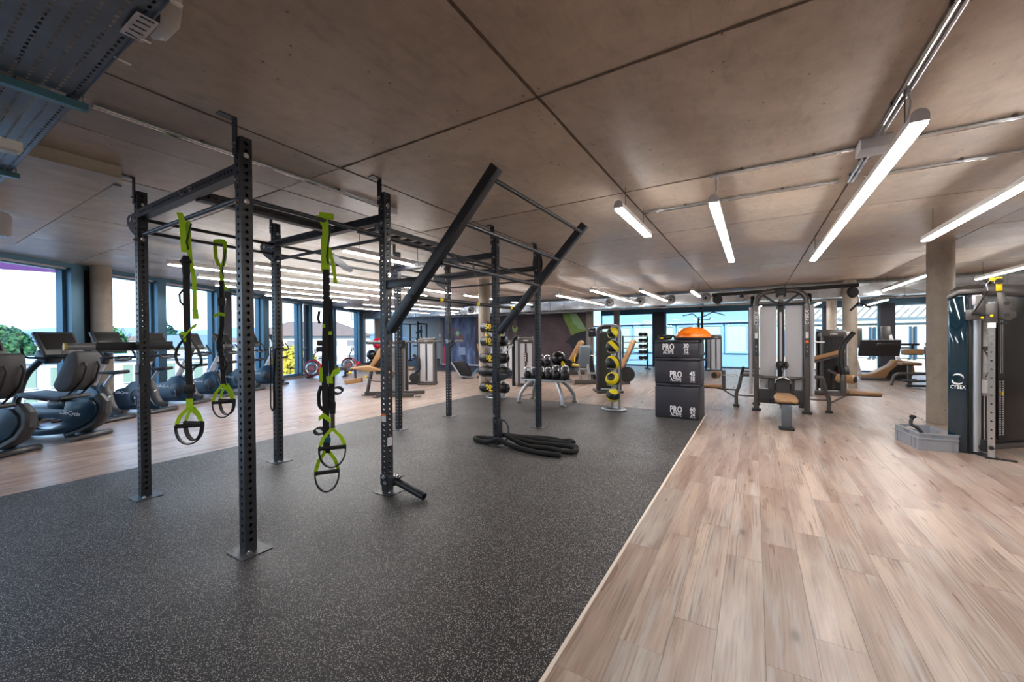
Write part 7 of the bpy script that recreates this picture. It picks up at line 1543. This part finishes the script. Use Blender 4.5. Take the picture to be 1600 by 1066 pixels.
# plate loaded leg press by the back glazing
m = thing('plate_leg_press', 'leg press with large dark foot plate and tan carriage by the back glazing', 'weight machine', (3.45, 17.6, 0.0005), 0.1)
MB().obox((0.02, -0.2, 1.02), (1.05, 0.08, 0.56), (0.3, 0, 0)).build('foot_plate', mat('plate_black', '#2e2e31', 0.6), m, bevel=0.03)
for x in (-0.55, 0.55): bar(m, 'guide_rail', (x, -0.55, 0.05), (x, 0.7, 1.5), 0.09, 0.11, GREYL); MB().cyl((x * 1.0, 0.1, 1.02), (x * 1.75, 0.1, 1.02), 0.025, n=10).build('plate_horn', GREYM, m)
MB().prism([(-0.1, 0.10), (0.62, 0.10), (0.70, 0.30), (0.66, 0.62), (0.25, 0.66), (0.12, 0.48), (-0.3, 0.22), (-0.62, 0.16), (-0.6, 0.10)], -0.75, -0.35, 'XZ').build('carriage_pad', TAN, m, bevel=0.03, seg=3); MB().prism([(0.0, 0.08), (0.56, 0.08), (0.62, 0.30), (0.58, 0.52), (0.3, 0.52), (0.1, 0.30)], -0.78, -0.752, 'XZ').build('carriage_shell', BLACK, m); bar(m, 'base_rail', (-0.6, -0.7, 0.05), (0.75, -0.7, 0.05))
MB().obox((-0.35, 0.55, 1.35), (0.28, 0.1, 0.7), (-0.2, 0, -0.2)).build('upper_pad', GREYM, m, bevel=0.03); MB().obox((0.45, 0.6, 1.4), (0.28, 0.1, 0.7), (-0.2, 0, 0.2)).build('upper_pad', GREYM, m, bevel=0.03)
# seated calf machine
m = thing('calf_machine', 'seated calf machine with tan knee pads beside the concrete column', 'weight machine', (3.95, 15.3, 0.0005), 0.15)
rod(m, 'frame_loop', [(-0.7, -0.1, 0.03), (-0.62, -0.1, 0.36), (0.15, -0.1, 0.38), (0.30, -0.1, 0.12)], 0.04, GREYM, 0.12); bar(m, 'base_rail', (-0.45, -0.3, 0.05), (0.9, -0.3, 0.07), 0.12, 0.06, BLACK); bar(m, 'base_plate', (-0.5, -0.3, 0.18), (0.6, -0.25, 0.22), 0.3, 0.04, BLACK); bar(m, 'mast', (0.05, -0.2, 0.2), (0.0, -0.2, 1.12), 0.06, 0.07, GREYM)
for x in (-0.28, 0.30): pad(m, 'knee_pad', (x, -0.2, 0.98), (0.44, 0.16, 0.14), m=TAN); MB().cyl((x, -0.2, 1.06), (x, -0.2, 1.20), 0.028, n=10).build('grip', BLACKR, m)
rod(m, 'yellow_lever', [(0.0, -0.28, 1.08), (-0.05, -0.28, 1.22)], 0.02, YEL); pad(m, 'seat', (-0.1, 0.4, 0.62), (0.45, 0.3, 0.07)); bar(m, 'seat_post', (-0.1, 0.4, 0.0), (-0.1, 0.4, 0.57), 0.08, 0.08, GREYM, (1, 0, 0)); rod(m, 'plate_horn', [(0.2, -0.2, 0.4), (0.5, -0.2, 0.6)], 0.03, GREYM); MB().cyl((0.45, -0.22, 0.55), (0.50, -0.22, 0.60), 0.16, n=20).build('weight_disc', GREYM, m); MB().cyl((-1.0, -0.1, 1.18), (-0.1, -0.1, 1.18), 0.03, n=10).build('bar_arm', BLACK, m)
